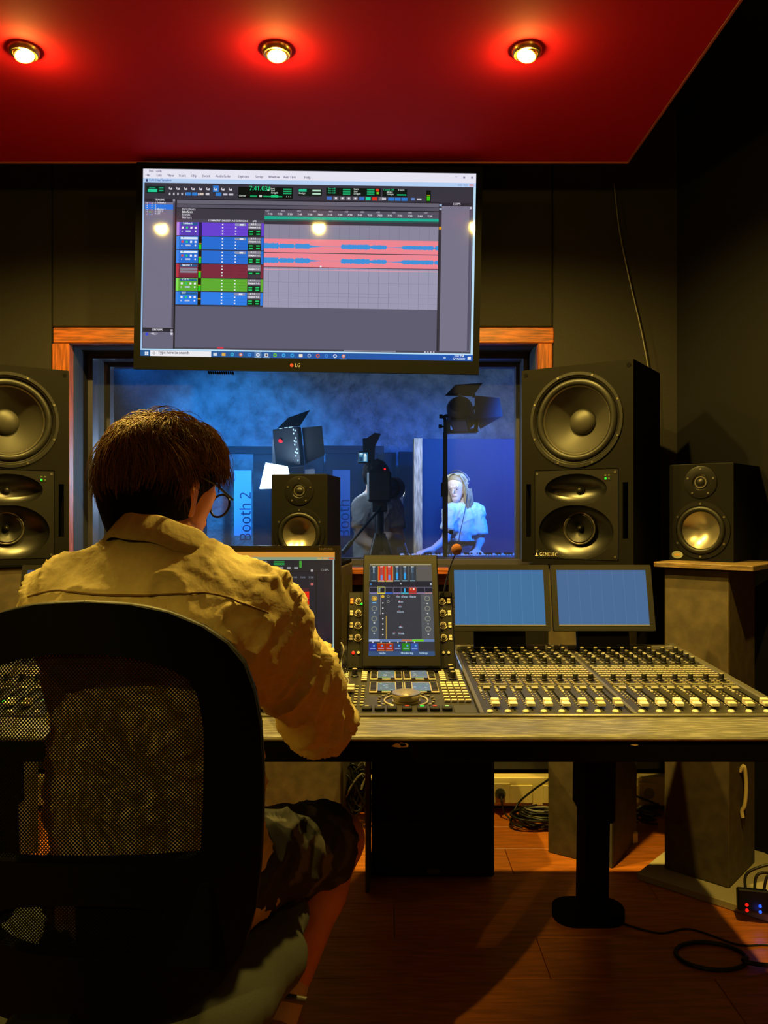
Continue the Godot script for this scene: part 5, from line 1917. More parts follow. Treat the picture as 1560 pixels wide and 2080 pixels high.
# ------------------------------------------------------------------ office chair
func build_chair():
	var s := 1.07 / 1600.0
	var t = thing("office_chair", "black office chair with wide frame and see through mesh back", "chair", Vector3(-0.42, 0.0, -1.07))
	var right := [[0, 1227], [100, 1233], [180, 1251], [250, 1283], [300, 1320], [335, 1365], [357, 1425], [371, 1500], [377, 1600], [376, 1700], [371, 1800], [358, 1900], [330, 1990], [280, 2060], [200, 2110], [100, 2128]]
	var open := [[0, 1331], [60, 1333], [120, 1342], [165, 1355], [200, 1368], [227, 1390], [243, 1415], [252, 1445], [259, 1490], [261, 1535], [261, 1580], [260, 1630], [258, 1680], [254, 1755], [150, 1750], [60, 1748]]
	var low := [[0, 1838], [60, 1840], [115, 1845], [150, 1852], [172, 1862], [186, 1875], [192, 1890], [190, 1905], [182, 1918], [168, 1928], [150, 1936], [128, 1942], [104, 1946], [78, 1948], [52, 1949], [26, 1950]]
	var to_uv := func(p): return Vector2(p[0] * s, 1.2 - (p[1] - 1040.0) * s)
	var loops := []
	for set in [right, open, low]:
		var l := PackedVector2Array()
		for p in set: l.append(to_uv.call(p) * Vector2(0.975, 1.0))
		for k in range(set.size() - 1, 0, -1):
			var q: Vector2 = to_uv.call(set[k])
			l.append(Vector2(-q.x * 0.975, q.y))
		loops.append(l)
	var bow := func(p: Vector2) -> float:   # the back is hollow towards the sitter
		return 0.075 * pow(absf(p.x) / 0.25, 2.2) * -1.0 + 0.10 * pow((p.y - 0.80) / 0.3, 2.0) * -0.4
	# frame: fill between the outer outline and the two openings, as a bowed sheet with thickness
	var st := mb()
	var grid := 0.0125
	var outer: PackedVector2Array = loops[0]
	var bridge := Geometry2D.clip_polygons(outer, loops[1])
	var pieces := []
	# cut the frame into strips so that no piece has a hole
	var ys := [0.40, 0.50, 0.56, 0.64, 0.70, 0.72, 0.74, 0.80, 0.88, 0.94, 0.985, 1.02, 1.09]
	for k in ys.size() - 1:
		for half in 2:
			var cell_poly := PackedVector2Array([Vector2(-0.3 if half else 0.0, ys[k]), Vector2(0.0 if half else 0.3, ys[k]), Vector2(0.0 if half else 0.3, ys[k + 1]), Vector2(-0.3 if half else 0.0, ys[k + 1])])
			for a in Geometry2D.intersect_polygons(outer, cell_poly):
				for b in Geometry2D.clip_polygons(a, loops[1]):
					for c in Geometry2D.clip_polygons(b, loops[2]):
						if not Geometry2D.is_polygon_clockwise(c): pieces.append(c)
	st.set_smooth_group(1)
	for p in pieces:
		var xs := -0.3
		while xs < 0.3:
			for q in Geometry2D.intersect_polygons(p, PackedVector2Array([Vector2(xs, 0.3), Vector2(xs + grid * 2, 0.3), Vector2(xs + grid * 2, 1.2), Vector2(xs, 1.2)])):
				var idx := Geometry2D.triangulate_polygon(q)
				for n in range(0, idx.size(), 3):
					var v := []
					for m in 3: v.append(q[idx[n + m]])
					if (v[1] - v[0]).cross(v[2] - v[0]) < 0: v.reverse()
					var f3 := []
					var b3 := []
					for m in 3:
						f3.append(Vector3(v[m].x, v[m].y, bow.call(v[m]) + 0.012))
						b3.append(Vector3(v[m].x, v[m].y, bow.call(v[m]) - 0.012))
					tri(st, f3[0], f3[1], f3[2])
					tri(st, b3[0], b3[2], b3[1])
			xs += grid * 2
	st.set_smooth_group(-1)
	for l in loops:
		for k in l.size():
			var a: Vector2 = l[k]
			var b: Vector2 = l[(k + 1) % l.size()]
			quad(st, Vector3(a.x, a.y, bow.call(a) - 0.012), Vector3(b.x, b.y, bow.call(b) - 0.012), Vector3(b.x, b.y, bow.call(b) + 0.012), Vector3(a.x, a.y, bow.call(a) + 0.012))
	part(t, "back_frame", st, mat("chair_black", Color(0.012, 0.012, 0.014), 0.75, 0.0, 0.15))
	st = mb()
	var rim := []
	for k in outer.size() + 1:
		var q: Vector2 = outer[k % outer.size()]
		rim.append(Vector3(q.x * 0.97, q.y - (q.y - 0.8) * 0.025, bow.call(q) - 0.002))
	tube(st, curve(rim, 3), 0.0085, 8)
	part(t, "frame_rim", st, mat("chair_rim", Color(0.035, 0.032, 0.03), 0.5, 0.0, 0.3))
	# woven mesh: two families of slanting threads clipped to each opening
	st = mb()
	var pitch := 0.00365
	for hole in 2:
		var lp: PackedVector2Array = loops[1 + hole]
		for fam in 2:
			var d := Vector2(1, 1.05).normalized() if fam == 0 else Vector2(-1, 1.05).normalized()
			var nrm := Vector2(-d.y, d.x)
			var mid := Vector2(0, 0.80 if hole == 0 else 0.63)
			for k in range(-95, 96):
				var a := mid + nrm * pitch * k - d * 0.5
				var pl := PackedVector2Array()
				for q in 41: pl.append(a + d * (q / 40.0))
				for seg in Geometry2D.intersect_polyline_with_polygon(pl, lp):
					var hw := nrm * pitch * 0.22
					for q in seg.size() - 1:
						var z0: float = bow.call(seg[q]) + (0.0003 if fam else -0.0003)
						var z1: float = bow.call(seg[q + 1]) + (0.0003 if fam else -0.0003)
						quad(st, Vector3(seg[q].x + hw.x, seg[q].y + hw.y, z0), Vector3(seg[q].x - hw.x, seg[q].y - hw.y, z0), Vector3(seg[q + 1].x - hw.x, seg[q + 1].y - hw.y, z1), Vector3(seg[q + 1].x + hw.x, seg[q + 1].y + hw.y, z1))
	var net = part(t, "back_mesh", st, mat("mesh_thread", Color(0.02, 0.019, 0.02), 0.85, 0.0, 0.15))
	net.set_meta("kind", "stuff")
	# seat cushion, column, base
	var seat := field_mesh([
		[Vector3(-0.15, 0.435, -0.16), Vector3(0.15, 0.435, -0.16), 0.110, 0.105, 0.04, Vector3(1, 1.9, 1)],
		[Vector3(-0.165, 0.435, -0.42), Vector3(0.165, 0.435, -0.42), 0.115, 0.115, 0.04, Vector3(1, 2.0, 1)],
		[Vector3(-0.165, 0.435, -0.28), Vector3(0.165, 0.435, -0.28), 0.125, 0.125, 0.04, Vector3(1, 2.0, 1)]], 0.012)
	part(t, "seat", to_mesh([seat]), textured("seat_cloth", Color(0.235, 0.245, 0.22), 0.9, tex["fine"], Vector3(6, 6, 6)))
	st = mb()
	box(st, Vector3(0, 0.345, -0.28), Vector3(0.30, 0.04, 0.30), 0.01)
	part(t, "seat_pan", st, mats.matt_black)
	st = mb()
	box(st, Vector3(0, 0.45, 0.0), Vector3(0.09, 0.34, 0.03), 0.01, Transform3D(turn(0, 14), Vector3(0, -0.02, -0.045)))
	part(t, "back_bracket", st, mats.matt_black)
	st = mb()
	box(st, Vector3(0.085, 0.625, -0.03), Vector3(0.19, 0.12, 0.012), 0.004)
	part(t, "lumbar_plate", st, mats.chair_black)
	st = mb()
	tube(st, [Vector3(0.12, 0.375, -0.30), Vector3(0.235, 0.372, -0.285)], 0.005, 8)
	box(st, Vector3(0.238, 0.395, -0.285), Vector3(0.012, 0.07, 0.02), 0.003)
	var lev = part(t, "lever", st, mats.matt_black)
	st = mb()
	rod(st, Vector3(0.246, 0.366, -0.285), Vector3(0.287, 0.362, -0.28), 0.0065, 12)
	part(lev, "lever_grip", st, mat("grip_grey", Color(0.30, 0.28, 0.25), 0.4))
	st = mb()
	lathe(st, [Vector2(0, 0.06), Vector2(0.03, 0.06), Vector2(0.03, 0.22), Vector2(0.018, 0.22), Vector2(0.018, 0.36), Vector2(0, 0.36)], 20, Transform3D(Basis(), Vector3(0, 0, -0.28)))
	part(t, "gas_column", st, mats.satin_black)
	for k in 5:
		var a2 := TAU * k / 5 + 0.35
		var e := Vector3(cos(a2), 0, sin(a2))
		st = mb()
		tube(st, [Vector3(0, 0.11, -0.28) + e * 0.03, Vector3(0, 0.095, -0.28) + e * 0.18, Vector3(0, 0.075, -0.28) + e * 0.31], [0.026, 0.022, 0.016], 8)
		var lg = part(t, "base_leg", st, mats.black_plastic)
		st = mb()
		for w in [-1, 1]:
			var ax := e.cross(Vector3.UP)
			rod(st, Vector3(0, 0.028, -0.28) + e * 0.305 + ax * 0.006 * w, Vector3(0, 0.028, -0.28) + e * 0.305 + ax * 0.022 * w, 0.027, 16)
		rod(st, Vector3(0, 0.028, -0.28) + e * 0.305, Vector3(0, 0.075, -0.28) + e * 0.305, 0.006, 8)
		part(lg, "caster", st, mats.satin_black)

# ------------------------------------------------------------------ the engineer
func build_engineer():
	var t = thing("person", "person in a tan shirt and patterned dark shorts seated at the desk, seen from behind", "person", Vector3(-0.385, 0, -1.35))
	var o := Vector3(-0.385, 0, -1.35)
	var W := func(x, y, d): return Vector3(x, y, -d) - o
	# joints
	var neck: Vector3 = W.call(-0.368, 1.105, 1.345)
	var head: Vector3 = W.call(-0.399, 1.232, 1.425)
	var shr: Vector3 = W.call(-0.222, 1.022, 1.345)
	var shl: Vector3 = W.call(-0.530, 1.036, 1.345)
	var elr: Vector3 = W.call(-0.118, 0.800, 1.535)
	var ell: Vector3 = W.call(-0.585, 0.800, 1.56)
	var wrr: Vector3 = W.call(-0.215, 0.797, 1.775)
	var wrl: Vector3 = W.call(-0.42, 0.797, 1.785)
	var hpr: Vector3 = W.call(-0.295, 0.570, 1.37)
	var hpl: Vector3 = W.call(-0.475, 0.570, 1.37)
	var knr: Vector3 = W.call(-0.105, 0.468, 1.76)
	var knl: Vector3 = W.call(-0.64, 0.468, 1.74)
	var anr: Vector3 = W.call(-0.212, 0.205, 1.52)
	var anl: Vector3 = W.call(-0.56, 0.205, 1.52)
	# head frame: turned right, chin slightly down
	var hf := Basis(Vector3.UP, deg_to_rad(-27)) * Basis(Vector3.RIGHT, deg_to_rad(-14))
	var H := func(r, u, f): return head + hf * Vector3(r, u, -f)
	# ---- skin
	var body := field_mesh([
		[neck, W.call(-0.387, 1.17, 1.39), 0.054, 0.052, 0.03],
		[W.call(-0.385, 1.0, 1.33), W.call(-0.388, 0.62, 1.345), 0.135, 0.125, 0.06, Vector3(1, 1, 1.4)],
		[shl, shr, 0.035, 0.035, 0.05], [neck, shl, 0.040, 0.036, 0.04], [neck, shr, 0.040, 0.036, 0.04],
		[shr, elr, 0.038, 0.040, 0.03], [shl, ell, 0.038, 0.040, 0.03],
		[elr, wrr, 0.040, 0.027, 0.02], [ell, wrl, 0.040, 0.027, 0.02],
		[hpl, hpr, 0.09, 0.09, 0.06],
		[hpr, knr, 0.078, 0.060, 0.04], [hpl, knl, 0.078, 0.060, 0.04],
		[knr, knr + (anr - knr) * 0.3, 0.057, 0.055, 0.02], [knr + (anr - knr) * 0.3, anr, 0.055, 0.034, 0.02],
		[knl, knl + (anl - knl) * 0.3, 0.057, 0.055, 0.02], [knl + (anl - knl) * 0.3, anl, 0.055, 0.034, 0.02]], 0.0125)
	var skull := field_mesh([
		[H.call(0, 0.030, -0.022), H.call(0, 0.030, 0.022), 0.078, 0.074, 0.02],
		[H.call(0, -0.02, 0.04), H.call(0, -0.075, 0.062), 0.058, 0.034, 0.03],
		[H.call(0.030, -0.045, 0.02), H.call(0.018, -0.088, 0.062), 0.035, 0.024, 0.03],
		[H.call(-0.030, -0.045, 0.02), H.call(-0.018, -0.088, 0.062), 0.035, 0.024, 0.03],
		[H.call(0, -0.05, -0.03), W.call(-0.372, 1.12, 1.352), 0.058, 0.054, 0.03],
		[H.call(0, 0.006, 0.094), H.call(0, -0.028, 0.112), 0.007, 0.011, 0.012],
		[H.call(0.012, -0.030, 0.098), H.call(-0.012, -0.030, 0.098), 0.008, 0.008, 0.01],
		[H.call(-0.022, -0.058, 0.086), H.call(0.022, -0.058, 0.086), 0.009, 0.009, 0.01],
		[H.call(-0.035, 0.020, 0.082), H.call(0.035, 0.020, 0.082), 0.012, 0.012, 0.012],
		[H.call(0.0835, 0.012, -0.018), H.call(0.078, -0.036, -0.008), 0.010, 0.007, 0.005],
		[H.call(0.0835, 0.012, -0.018), H.call(0.090, -0.004, -0.030), 0.008, 0.006, 0.005],
		[H.call(0.090, -0.004, -0.030), H.call(0.079, -0.040, -0.012), 0.006, 0.006, 0.005],
		[H.call(-0.0835, 0.012, -0.018), H.call(-0.078, -0.036, -0.008), 0.010, 0.007, 0.005],
		[H.call(-0.0835, 0.012, -0.018), H.call(-0.090, -0.004, -0.030), 0.008, 0.006, 0.005]], 0.0045)
	var hands := []
	for s in 2:
		var wr: Vector3 = wrr if s == 0 else wrl
		var el: Vector3 = elr if s == 0 else ell
		var fw := (wr - el)
		fw.y = -0.02
		hands.append(field_mesh(hand_bones(wr, fw.normalized(), Vector3.UP, -1.0 if s == 0 else 1.0, 0.55), 0.0042))
	var skin := mat("skin", Color(0.74, 0.47, 0.33), 0.55)
	skin.subsurf_scatter_enabled = true
	skin.subsurf_scatter_strength = 0.08
	part(t, "body", to_mesh([body, skull] + hands), skin)
	# ---- shirt
	var wob := FastNoiseLite.new()
	wob.seed = 5
	wob.frequency = 1.0
	wob.noise_type = FastNoiseLite.TYPE_SIMPLEX_SMOOTH
	wob.fractal_octaves = 1
	var arm_dir: Vector3 = (elr - shr).normalized()
	var fold := func(p: Vector3, n: Vector3) -> float:
		var w := wob.get_noise_3d(p.x * 3.0, p.y * 3.0, p.z * 3.0) * 0.05
		var near_arm := clampf((p.x + o.x + 0.23) / 0.06, 0.0, 1.0)
		var along := (p - shr).dot(arm_dir)
		# broad hanging folds on the back, running down and outwards
		var a := wob.get_noise_3d((p.x + w) * 9.0 + p.y * 5.0, (p.y + w) * 13.0 - absf(p.x) * 6.0, p.z * 5.0)
		var b := wob.get_noise_3d((p.x - w) * 22.0, (p.y + w) * 30.0 + p.x * 9.0, p.z * 18.0)
		var back := 0.010 * (pow(1.0 - absf(a), 3.0) - 0.45) + 0.0022 * (pow(1.0 - absf(b), 2.5) - 0.5)
		# rings of folds along the sleeve, tighter towards the elbow
		var c := wob.get_noise_3d(along * 26.0 + w * 60.0, p.x * 5.0 + 9.0, p.y * 7.0 + p.z * 6.0)
		var d := wob.get_noise_3d(along * 12.0 - w * 40.0 + 3.0, p.x * 9.0, p.z * 9.0 + p.y * 5.0)
		var sleeve := 0.017 * (pow(1.0 - absf(d), 3.0) - 0.45) + 0.005 * (pow(1.0 - absf(c), 2.5) - 0.4)
		return lerpf(back, sleeve, near_arm)
	var cuff_dir: Vector3 = (wrr - elr).normalized()
	var cuff_l: Vector3 = (wrl - ell).normalized()
	var tors := [
		[W.call(-0.372, 1.105, 1.348), shl, 0.058, 0.074, 0.05], [W.call(-0.372, 1.105, 1.348), shr, 0.058, 0.072, 0.05],
		[shl, shr, 0.072, 0.070, 0.06],
		[W.call(-0.382, 0.98, 1.33), W.call(-0.386, 0.74, 1.335), 0.176, 0.172, 0.06, Vector3(1, 1, 1.42)],
		[W.call(-0.386, 0.74, 1.335), W.call(-0.386, 0.57, 1.365), 0.172, 0.182, 0.05, Vector3(1, 1, 1.25)],
		[W.call(-0.30, 0.98, 1.275), W.call(-0.33, 0.86, 1.265), 0.075, 0.07, 0.06], [W.call(-0.47, 0.99, 1.275), W.call(-0.44, 0.86, 1.265), 0.075, 0.07, 0.06],
		[shr, shr + (elr - shr) * 0.55, 0.071, 0.068, 0.04], [shr + (elr - shr) * 0.55, elr + Vector3(-0.012, 0.004, 0.0), 0.072, 0.070, 0.04],
		[elr + Vector3(-0.012, 0.004, 0), elr + cuff_dir * 0.06, 0.066, 0.062, 0.03],
		[shl, ell, 0.070, 0.066, 0.04], [ell, ell + cuff_l * 0.06, 0.064, 0.06, 0.03],
		[W.call(-0.255, 0.60, 1.35), W.call(-0.235, 0.515, 1.375), 0.055, 0.045, 0.04]]
	var sm := field_mesh(tors, 0.0075, [
		[W.call(-0.387, 1.158, 1.352), Vector3(0.08, 0.85, -0.5).normalized(), 0.10],
		[elr + cuff_dir * 0.045, cuff_dir, 0.12], [ell + cuff_l * 0.045, cuff_l, 0.12],
		[W.call(-0.385, 0.50, 1.36), Vector3(0, -1, 0), 0.30]], null, fold)
	var weave := noise_tex("weave", 0.35, 2)
	var crumple := noise_tex("crumple", 0.018, 5, false, 512, 8.0, null, FastNoiseLite.TYPE_SIMPLEX)
	var cloth := textured("shirt_cloth", Color(0.735, 0.665, 0.455), 0.85, noise_tex("cloth_tone", 0.03, 4, false, 512, 8.0, ramp([[0.0, 0.9], [1.0, 1.0]])), Vector3(4, 4, 4), crumple, 0.22)
	cloth.uv1_scale = Vector3(3.2, 3.2, 3.2)
	var shirt = part(t, "shirt", to_mesh([sm]), cloth)
	# seam lines laid on the shirt's surface: yoke across the back and the sleeve seam
	var vs: PackedVector3Array = sm.v
	var surface_at := func(x: float, y: float) -> Vector3:
		var best := 1e9
		var got := Vector3.ZERO
		for v in vs:
			var e := (v.x - x) * (v.x - x) + (v.y - y) * (v.y - y) - v.z * 0.0012
			if e < best:
				best = e
				got = v
		return got
	var line := []
	for k in 36:
		var u := k / 35.0
		var sx := lerpf(-0.575, -0.185, u) - o.x
		var sy := 1.083 - 0.012 * sin(PI * u) - 0.045 * pow(maxf(0, u - 0.72) / 0.28, 1.5) - 0.02 * pow(maxf(0, 0.18 - u) / 0.18, 1.5)
		var q: Vector3 = surface_at.call(sx, sy)
		line.append(Vector3(sx, sy, q.z + 0.0022))
	var st := mb()
	tube(st, curve(line, 2), 0.0018, 6)
	part(shirt, "yoke_seam", st, mat("seam_thread", Color(0.40, 0.30, 0.17), 0.9))
	# collar: a folded band round the neck
	st = mb()
	var cc: Vector3 = W.call(-0.379, 1.139, 1.352)
	var cb := Basis(Vector3.UP, deg_to_rad(-12)) * Basis(Vector3.BACK, deg_to_rad(-9)) * Basis(Vector3.RIGHT, deg_to_rad(-20))
	var prof := [Vector2(-0.004, -0.02), Vector2(0.0, 0.028), Vector2(0.004, 0.034), Vector2(0.010, 0.030), Vector2(0.018, 0.006), Vector2(0.024, -0.012), Vector2(0.018, -0.016)]
	var rings := []
	for k in 41:
		var a := lerpf(-2.75, 2.75, k / 40.0)
		var open_front := pow(absf(a) / 2.75, 3.0)
		var r := []
		for p in prof:
			var rad := Vector2(0.074 + p.x + 0.012 * open_front, 0.072 + p.x + 0.02 * open_front)
			r.append(cc + cb * Vector3(sin(a) * rad.x, p.y * (1.0 - 0.25 * open_front) - 0.02 * open_front + 0.0016 * sin(a * 7.0), cos(a) * rad.y))
		rings.append(r)
	st.set_smooth_group(1)
	for k in 40:
		for j in prof.size() - 1:
			quad(st, rings[k][j], rings[k][j + 1], rings[k + 1][j + 1], rings[k + 1][j])
	st.set_smooth_group(-1)
	part(shirt, "collar", st, cloth)
	# ---- shorts with a print of grey crescents
	var hem: Vector3 = (knr - hpr).normalized()
	var heml: Vector3 = (knl - hpl).normalized()
	var sfold := func(p: Vector3, n: Vector3) -> float:
		return 0.010 * (pow(1.0 - absf(wob.get_noise_3d(p.x * 14.0, p.y * 14.0, p.z * 7.0)), 3.0) - 0.4)
	var sh := field_mesh([
		[hpl, hpr, 0.104, 0.104, 0.06], [hpr, knr - hem * 0.02, 0.098, 0.086, 0.04], [hpl, knl - heml * 0.02, 0.100, 0.086, 0.04],
		[W.call(-0.385, 0.60, 1.36), W.call(-0.385, 0.55, 1.37), 0.15, 0.15, 0.05, Vector3(1, 1, 1.15)]], 0.0085, [
		[knr - hem * 0.055, hem, 0.16], [knl - heml * 0.055, heml, 0.16], [W.call(-0.385, 0.66, 1.36), Vector3.UP, 0.2], [W.call(-0.385, 0.478, 1.32), Vector3.DOWN, 0.26]], null, sfold)
	var print := func(v: Vector3) -> Color:
		var al := (v - hpr).dot(hem)
		var rest: Vector3 = v - hpr - hem * al
		var around := atan2(rest.y, rest.x)
		var c := Color(0.006, 0.006, 0.007)
		for k in 6:
			var cu: float = [0.20, 0.30, 0.11, 0.33, 0.24, 0.08][k]
			var cv: float = [-0.1, 0.25, 0.5, -1.3, 1.7, -1.2][k]
			var q := Vector2((al - cu) * 1.0, (around - cv) * 0.09)
			if q.length() < 0.062 and (q + Vector2(0.028, 0.004)).length() > 0.058: c = Color(0.075, 0.073, 0.066) if k % 2 == 0 else Color(0.035, 0.034, 0.031)
		return c
	var pm := mat("shorts_print", Color(1, 1, 1), 0.85)
	pm.vertex_color_use_as_albedo = true
	part(t, "shorts", to_mesh([sh], print), pm)
	# ---- shoes and socks
	for s in 2:
		var an: Vector3 = anr if s == 0 else anl
		var kn: Vector3 = knr if s == 0 else knl
		var toe := an + Vector3(0.015 if s == 0 else -0.015, -0.085, -0.11)
		var sock := field_mesh([[an + (kn - an).normalized() * 0.075, an, 0.041, 0.039, 0.01]], 0.008)
		part(t, "sock", to_mesh([sock]), mat("sock_white", Color(0.72, 0.64, 0.55), 0.9))
		var shoe := field_mesh([
			[an + Vector3(0, -0.045, 0.045), an + Vector3(0, -0.055, -0.02), 0.038, 0.045, 0.03], [an + Vector3(0, -0.05, -0.02), toe, 0.048, 0.040, 0.03],
			[an + Vector3(0, -0.01, 0.02), an + Vector3(0, -0.05, 0.02), 0.042, 0.042, 0.03]], 0.008)
		var sho = part(t, "shoe", to_mesh([shoe]), mat("shoe_pink", Color(0.66, 0.44, 0.37), 0.7))
		var mk := mb()
		tube(mk, curve([an + Vector3(0.045, -0.03, 0.0), an + Vector3(0.051, -0.045, -0.02), an + Vector3(0.049, -0.04, -0.045), an + Vector3(0.047, -0.028, -0.03)], 4), 0.004, 6)
		part(sho, "shoe_mark", mk, mats.matt_black)
	# ---- hair: a dark cap and tufts of strands that fan out from the crown
	var cap := field_mesh([
		[H.call(0, 0.040, -0.030), H.call(0, 0.048, 0.030), 0.086, 0.080, 0.03],
		[H.call(0, -0.010, -0.050), H.call(0, -0.060, -0.058), 0.068, 0.050, 0.03],
		[H.call(0.03, -0.02, -0.04), H.call(-0.03, -0.02, -0.04), 0.060, 0.060, 0.03]], 0.006, [
		[H.call(0, -0.02, 0.018), hf * Vector3(0, -0.5, -0.85).normalized(), 0.14],
		[H.call(0, 0.03, 0.082), hf * Vector3(0, -0.25, -0.97).normalized(), 0.10],
		[H.call(0, -0.104, -0.06), hf * Vector3(0, -1, 0.25).normalized(), 0.09]])
	var hairbase := mat("hair_base", Color(0.06, 0.038, 0.028), 0.8, 0.0, 0.2)
	var hr = part(t, "hair", to_mesh([cap]), hairbase)
	var list := []
	var crown := Vector3(0.05, 0.80, 0.60).normalized()
	var rad := Vector3(0.088, 0.094, 0.112)          # the hair's base, in head axes: x right, y up, z back
	for cl in 820:
		var dir := Vector3(rng.randfn(), rng.randfn() * 0.8 + 0.25, rng.randfn() + 0.30).normalized()
		if cl > 560: dir = Vector3(rng.randfn() * 0.7, rng.randf_range(-0.95, 0.1), rng.randf_range(0.4, 1.0)).normalized()
		if dir.z < -0.45 and dir.y < 0.45: continue
		if dir.y < -0.85: continue
		if absf(dir.x) > 0.5 and dir.y < 0.02 and dir.z < 0.30: continue
		var top := clampf((dir.y + 0.25) / 0.7, 0.0, 1.0)
		var length := lerpf(0.030, 0.075, top) * rng.randf_range(0.75, 1.25)
		var lift := lerpf(0.002, 0.014, top) * rng.randf_range(0.2, 2.0)
		var flick := 0.0
		if absf(dir.x) > 0.55 and dir.y > -0.1 and dir.y < 0.6 and rng.randf() < 0.4: flick = rng.randf_range(0.008, 0.026)
		var swirl := Vector3(rng.randfn(), rng.randfn(), rng.randfn()) * 0.50
		var shade := rng.randf_range(0.55, 1.5)
		for q in 20:
			var d := (dir + Vector3(rng.randfn(), rng.randfn(), rng.randfn()) * 0.075).normalized()
			var p := Vector3(d.x * rad.x, d.y * rad.y, d.z * rad.z)
			var pts := []
			var wild := swirl + Vector3(rng.randfn(), rng.randfn(), rng.randfn()) * 0.10
			for k in 7:
				var u := k / 6.0
				var n := Vector3(p.x / (rad.x * rad.x), p.y / (rad.y * rad.y), p.z / (rad.z * rad.z)).normalized()
				var w := p
				if p.y < 0: w = Vector3(p.x * (1.0 + 1.6 * p.y), p.y * 1.55, p.z * (1.0 + 1.2 * p.y) - 0.12 * p.y * 0.5)
				if p.y < 0: w += n * 0.009 * minf(1.0, -p.y / 0.03)
				pts.append(head + hf * (Vector3(0, 0.040, -0.002) + w + n * (lift * sin(PI * minf(u * 0.8 + 0.05, 1.0)) + flick * u * u)))
				var away := n - crown
				away = away - n * away.dot(n)
				var go := away.normalized() + Vector3(0, -0.55, 0) + wild
				go = (go - n * go.dot(n)).normalized()
				if w.y < 0.012 and w.z < 0.04 and k > 1: break
				p += go * length / 6.0
				var rel := Vector3(p.x / rad.x, p.y / rad.y, p.z / rad.z).length()
				p /= rel
			var g := shade * rng.randf_range(0.75, 1.3)
			list.append([pts, Color(0.15 * g, 0.078 * g, 0.032 * g)])
	var hm := mat("hair_strands", Color(1, 1, 1), 0.55, 0.0, 0.35)
	hm.vertex_color_use_as_albedo = true
	part(hr, "hair_strands", strands(list, 0.0007), hm).set_meta("kind", "stuff")
	# ---- glasses
	var gl := mb()
	var temple := [H.call(0.088, 0.030, -0.025), H.call(0.090, 0.026, 0.03), H.call(0.071, 0.018, 0.108)]
	tube(gl, temple, 0.0022, 6)
	tube(gl, [H.call(-0.088, 0.030, -0.025), H.call(-0.090, 0.026, 0.03), H.call(-0.071, 0.018, 0.108)], 0.0022, 6)
	for s in [-1, 1]:
		var loop := []
		for k in 21:
			var a := TAU * k / 20
			loop.append(H.call(s * (0.043 + 0.027 * cos(a)), 0.006 + 0.022 * sin(a), 0.108 - 0.006 * cos(a)))
		tube(gl, loop, 0.0023, 6)
	tube(gl, [H.call(-0.017, 0.014, 0.112), H.call(0.0, 0.018, 0.114), H.call(0.017, 0.014, 0.112)], 0.002, 6)
	var gs = part(t, "glasses", gl, mats.satin_black)
	var lm := mat("lens_glass", Color(0.85, 0.92, 1.0, 0.15), 0.03)
	lm.transparency = BaseMaterial3D.TRANSPARENCY_ALPHA
	for s in [-1, 1]:
		var ls := mb()
		for k in 20:
			var a := TAU * k / 20
			var b := TAU * (k + 1) / 20
			tri(ls, H.call(s * 0.043, 0.006, 0.109), H.call(s * (0.043 + 0.027 * cos(a)), 0.006 + 0.022 * sin(a), 0.108 - 0.006 * cos(a)), H.call(s * (0.043 + 0.027 * cos(b)), 0.006 + 0.022 * sin(b), 0.108 - 0.006 * cos(b)))
		part(gs, "lens", ls, lm)

# ------------------------------------------------------------------ live room beyond the glass
func lamp_light(parent, called: String, kind: String, col: Color, energy: float, at: Vector3, towards: Vector3, angle := 50.0, size := 0.05):
	var l: Light3D
	if kind == "spot":
		var s := SpotLight3D.new()
		s.spot_angle = angle
		s.spot_angle_attenuation = 0.6
		s.spot_range = 14.0
		s.spot_attenuation = 2.0
		l = s
	else:
		var a := OmniLight3D.new()
		a.omni_range = 14.0
		a.omni_attenuation = 2.0
		l = a
	l.name = called
	l.light_color = col
	l.light_energy = energy
	l.light_size = size
	l.shadow_enabled = true
	parent.add_child(l)
	l.look_at_from_position(at, towards, Vector3.UP if absf((towards - at).normalized().y) < 0.95 else Vector3.RIGHT)
	return l

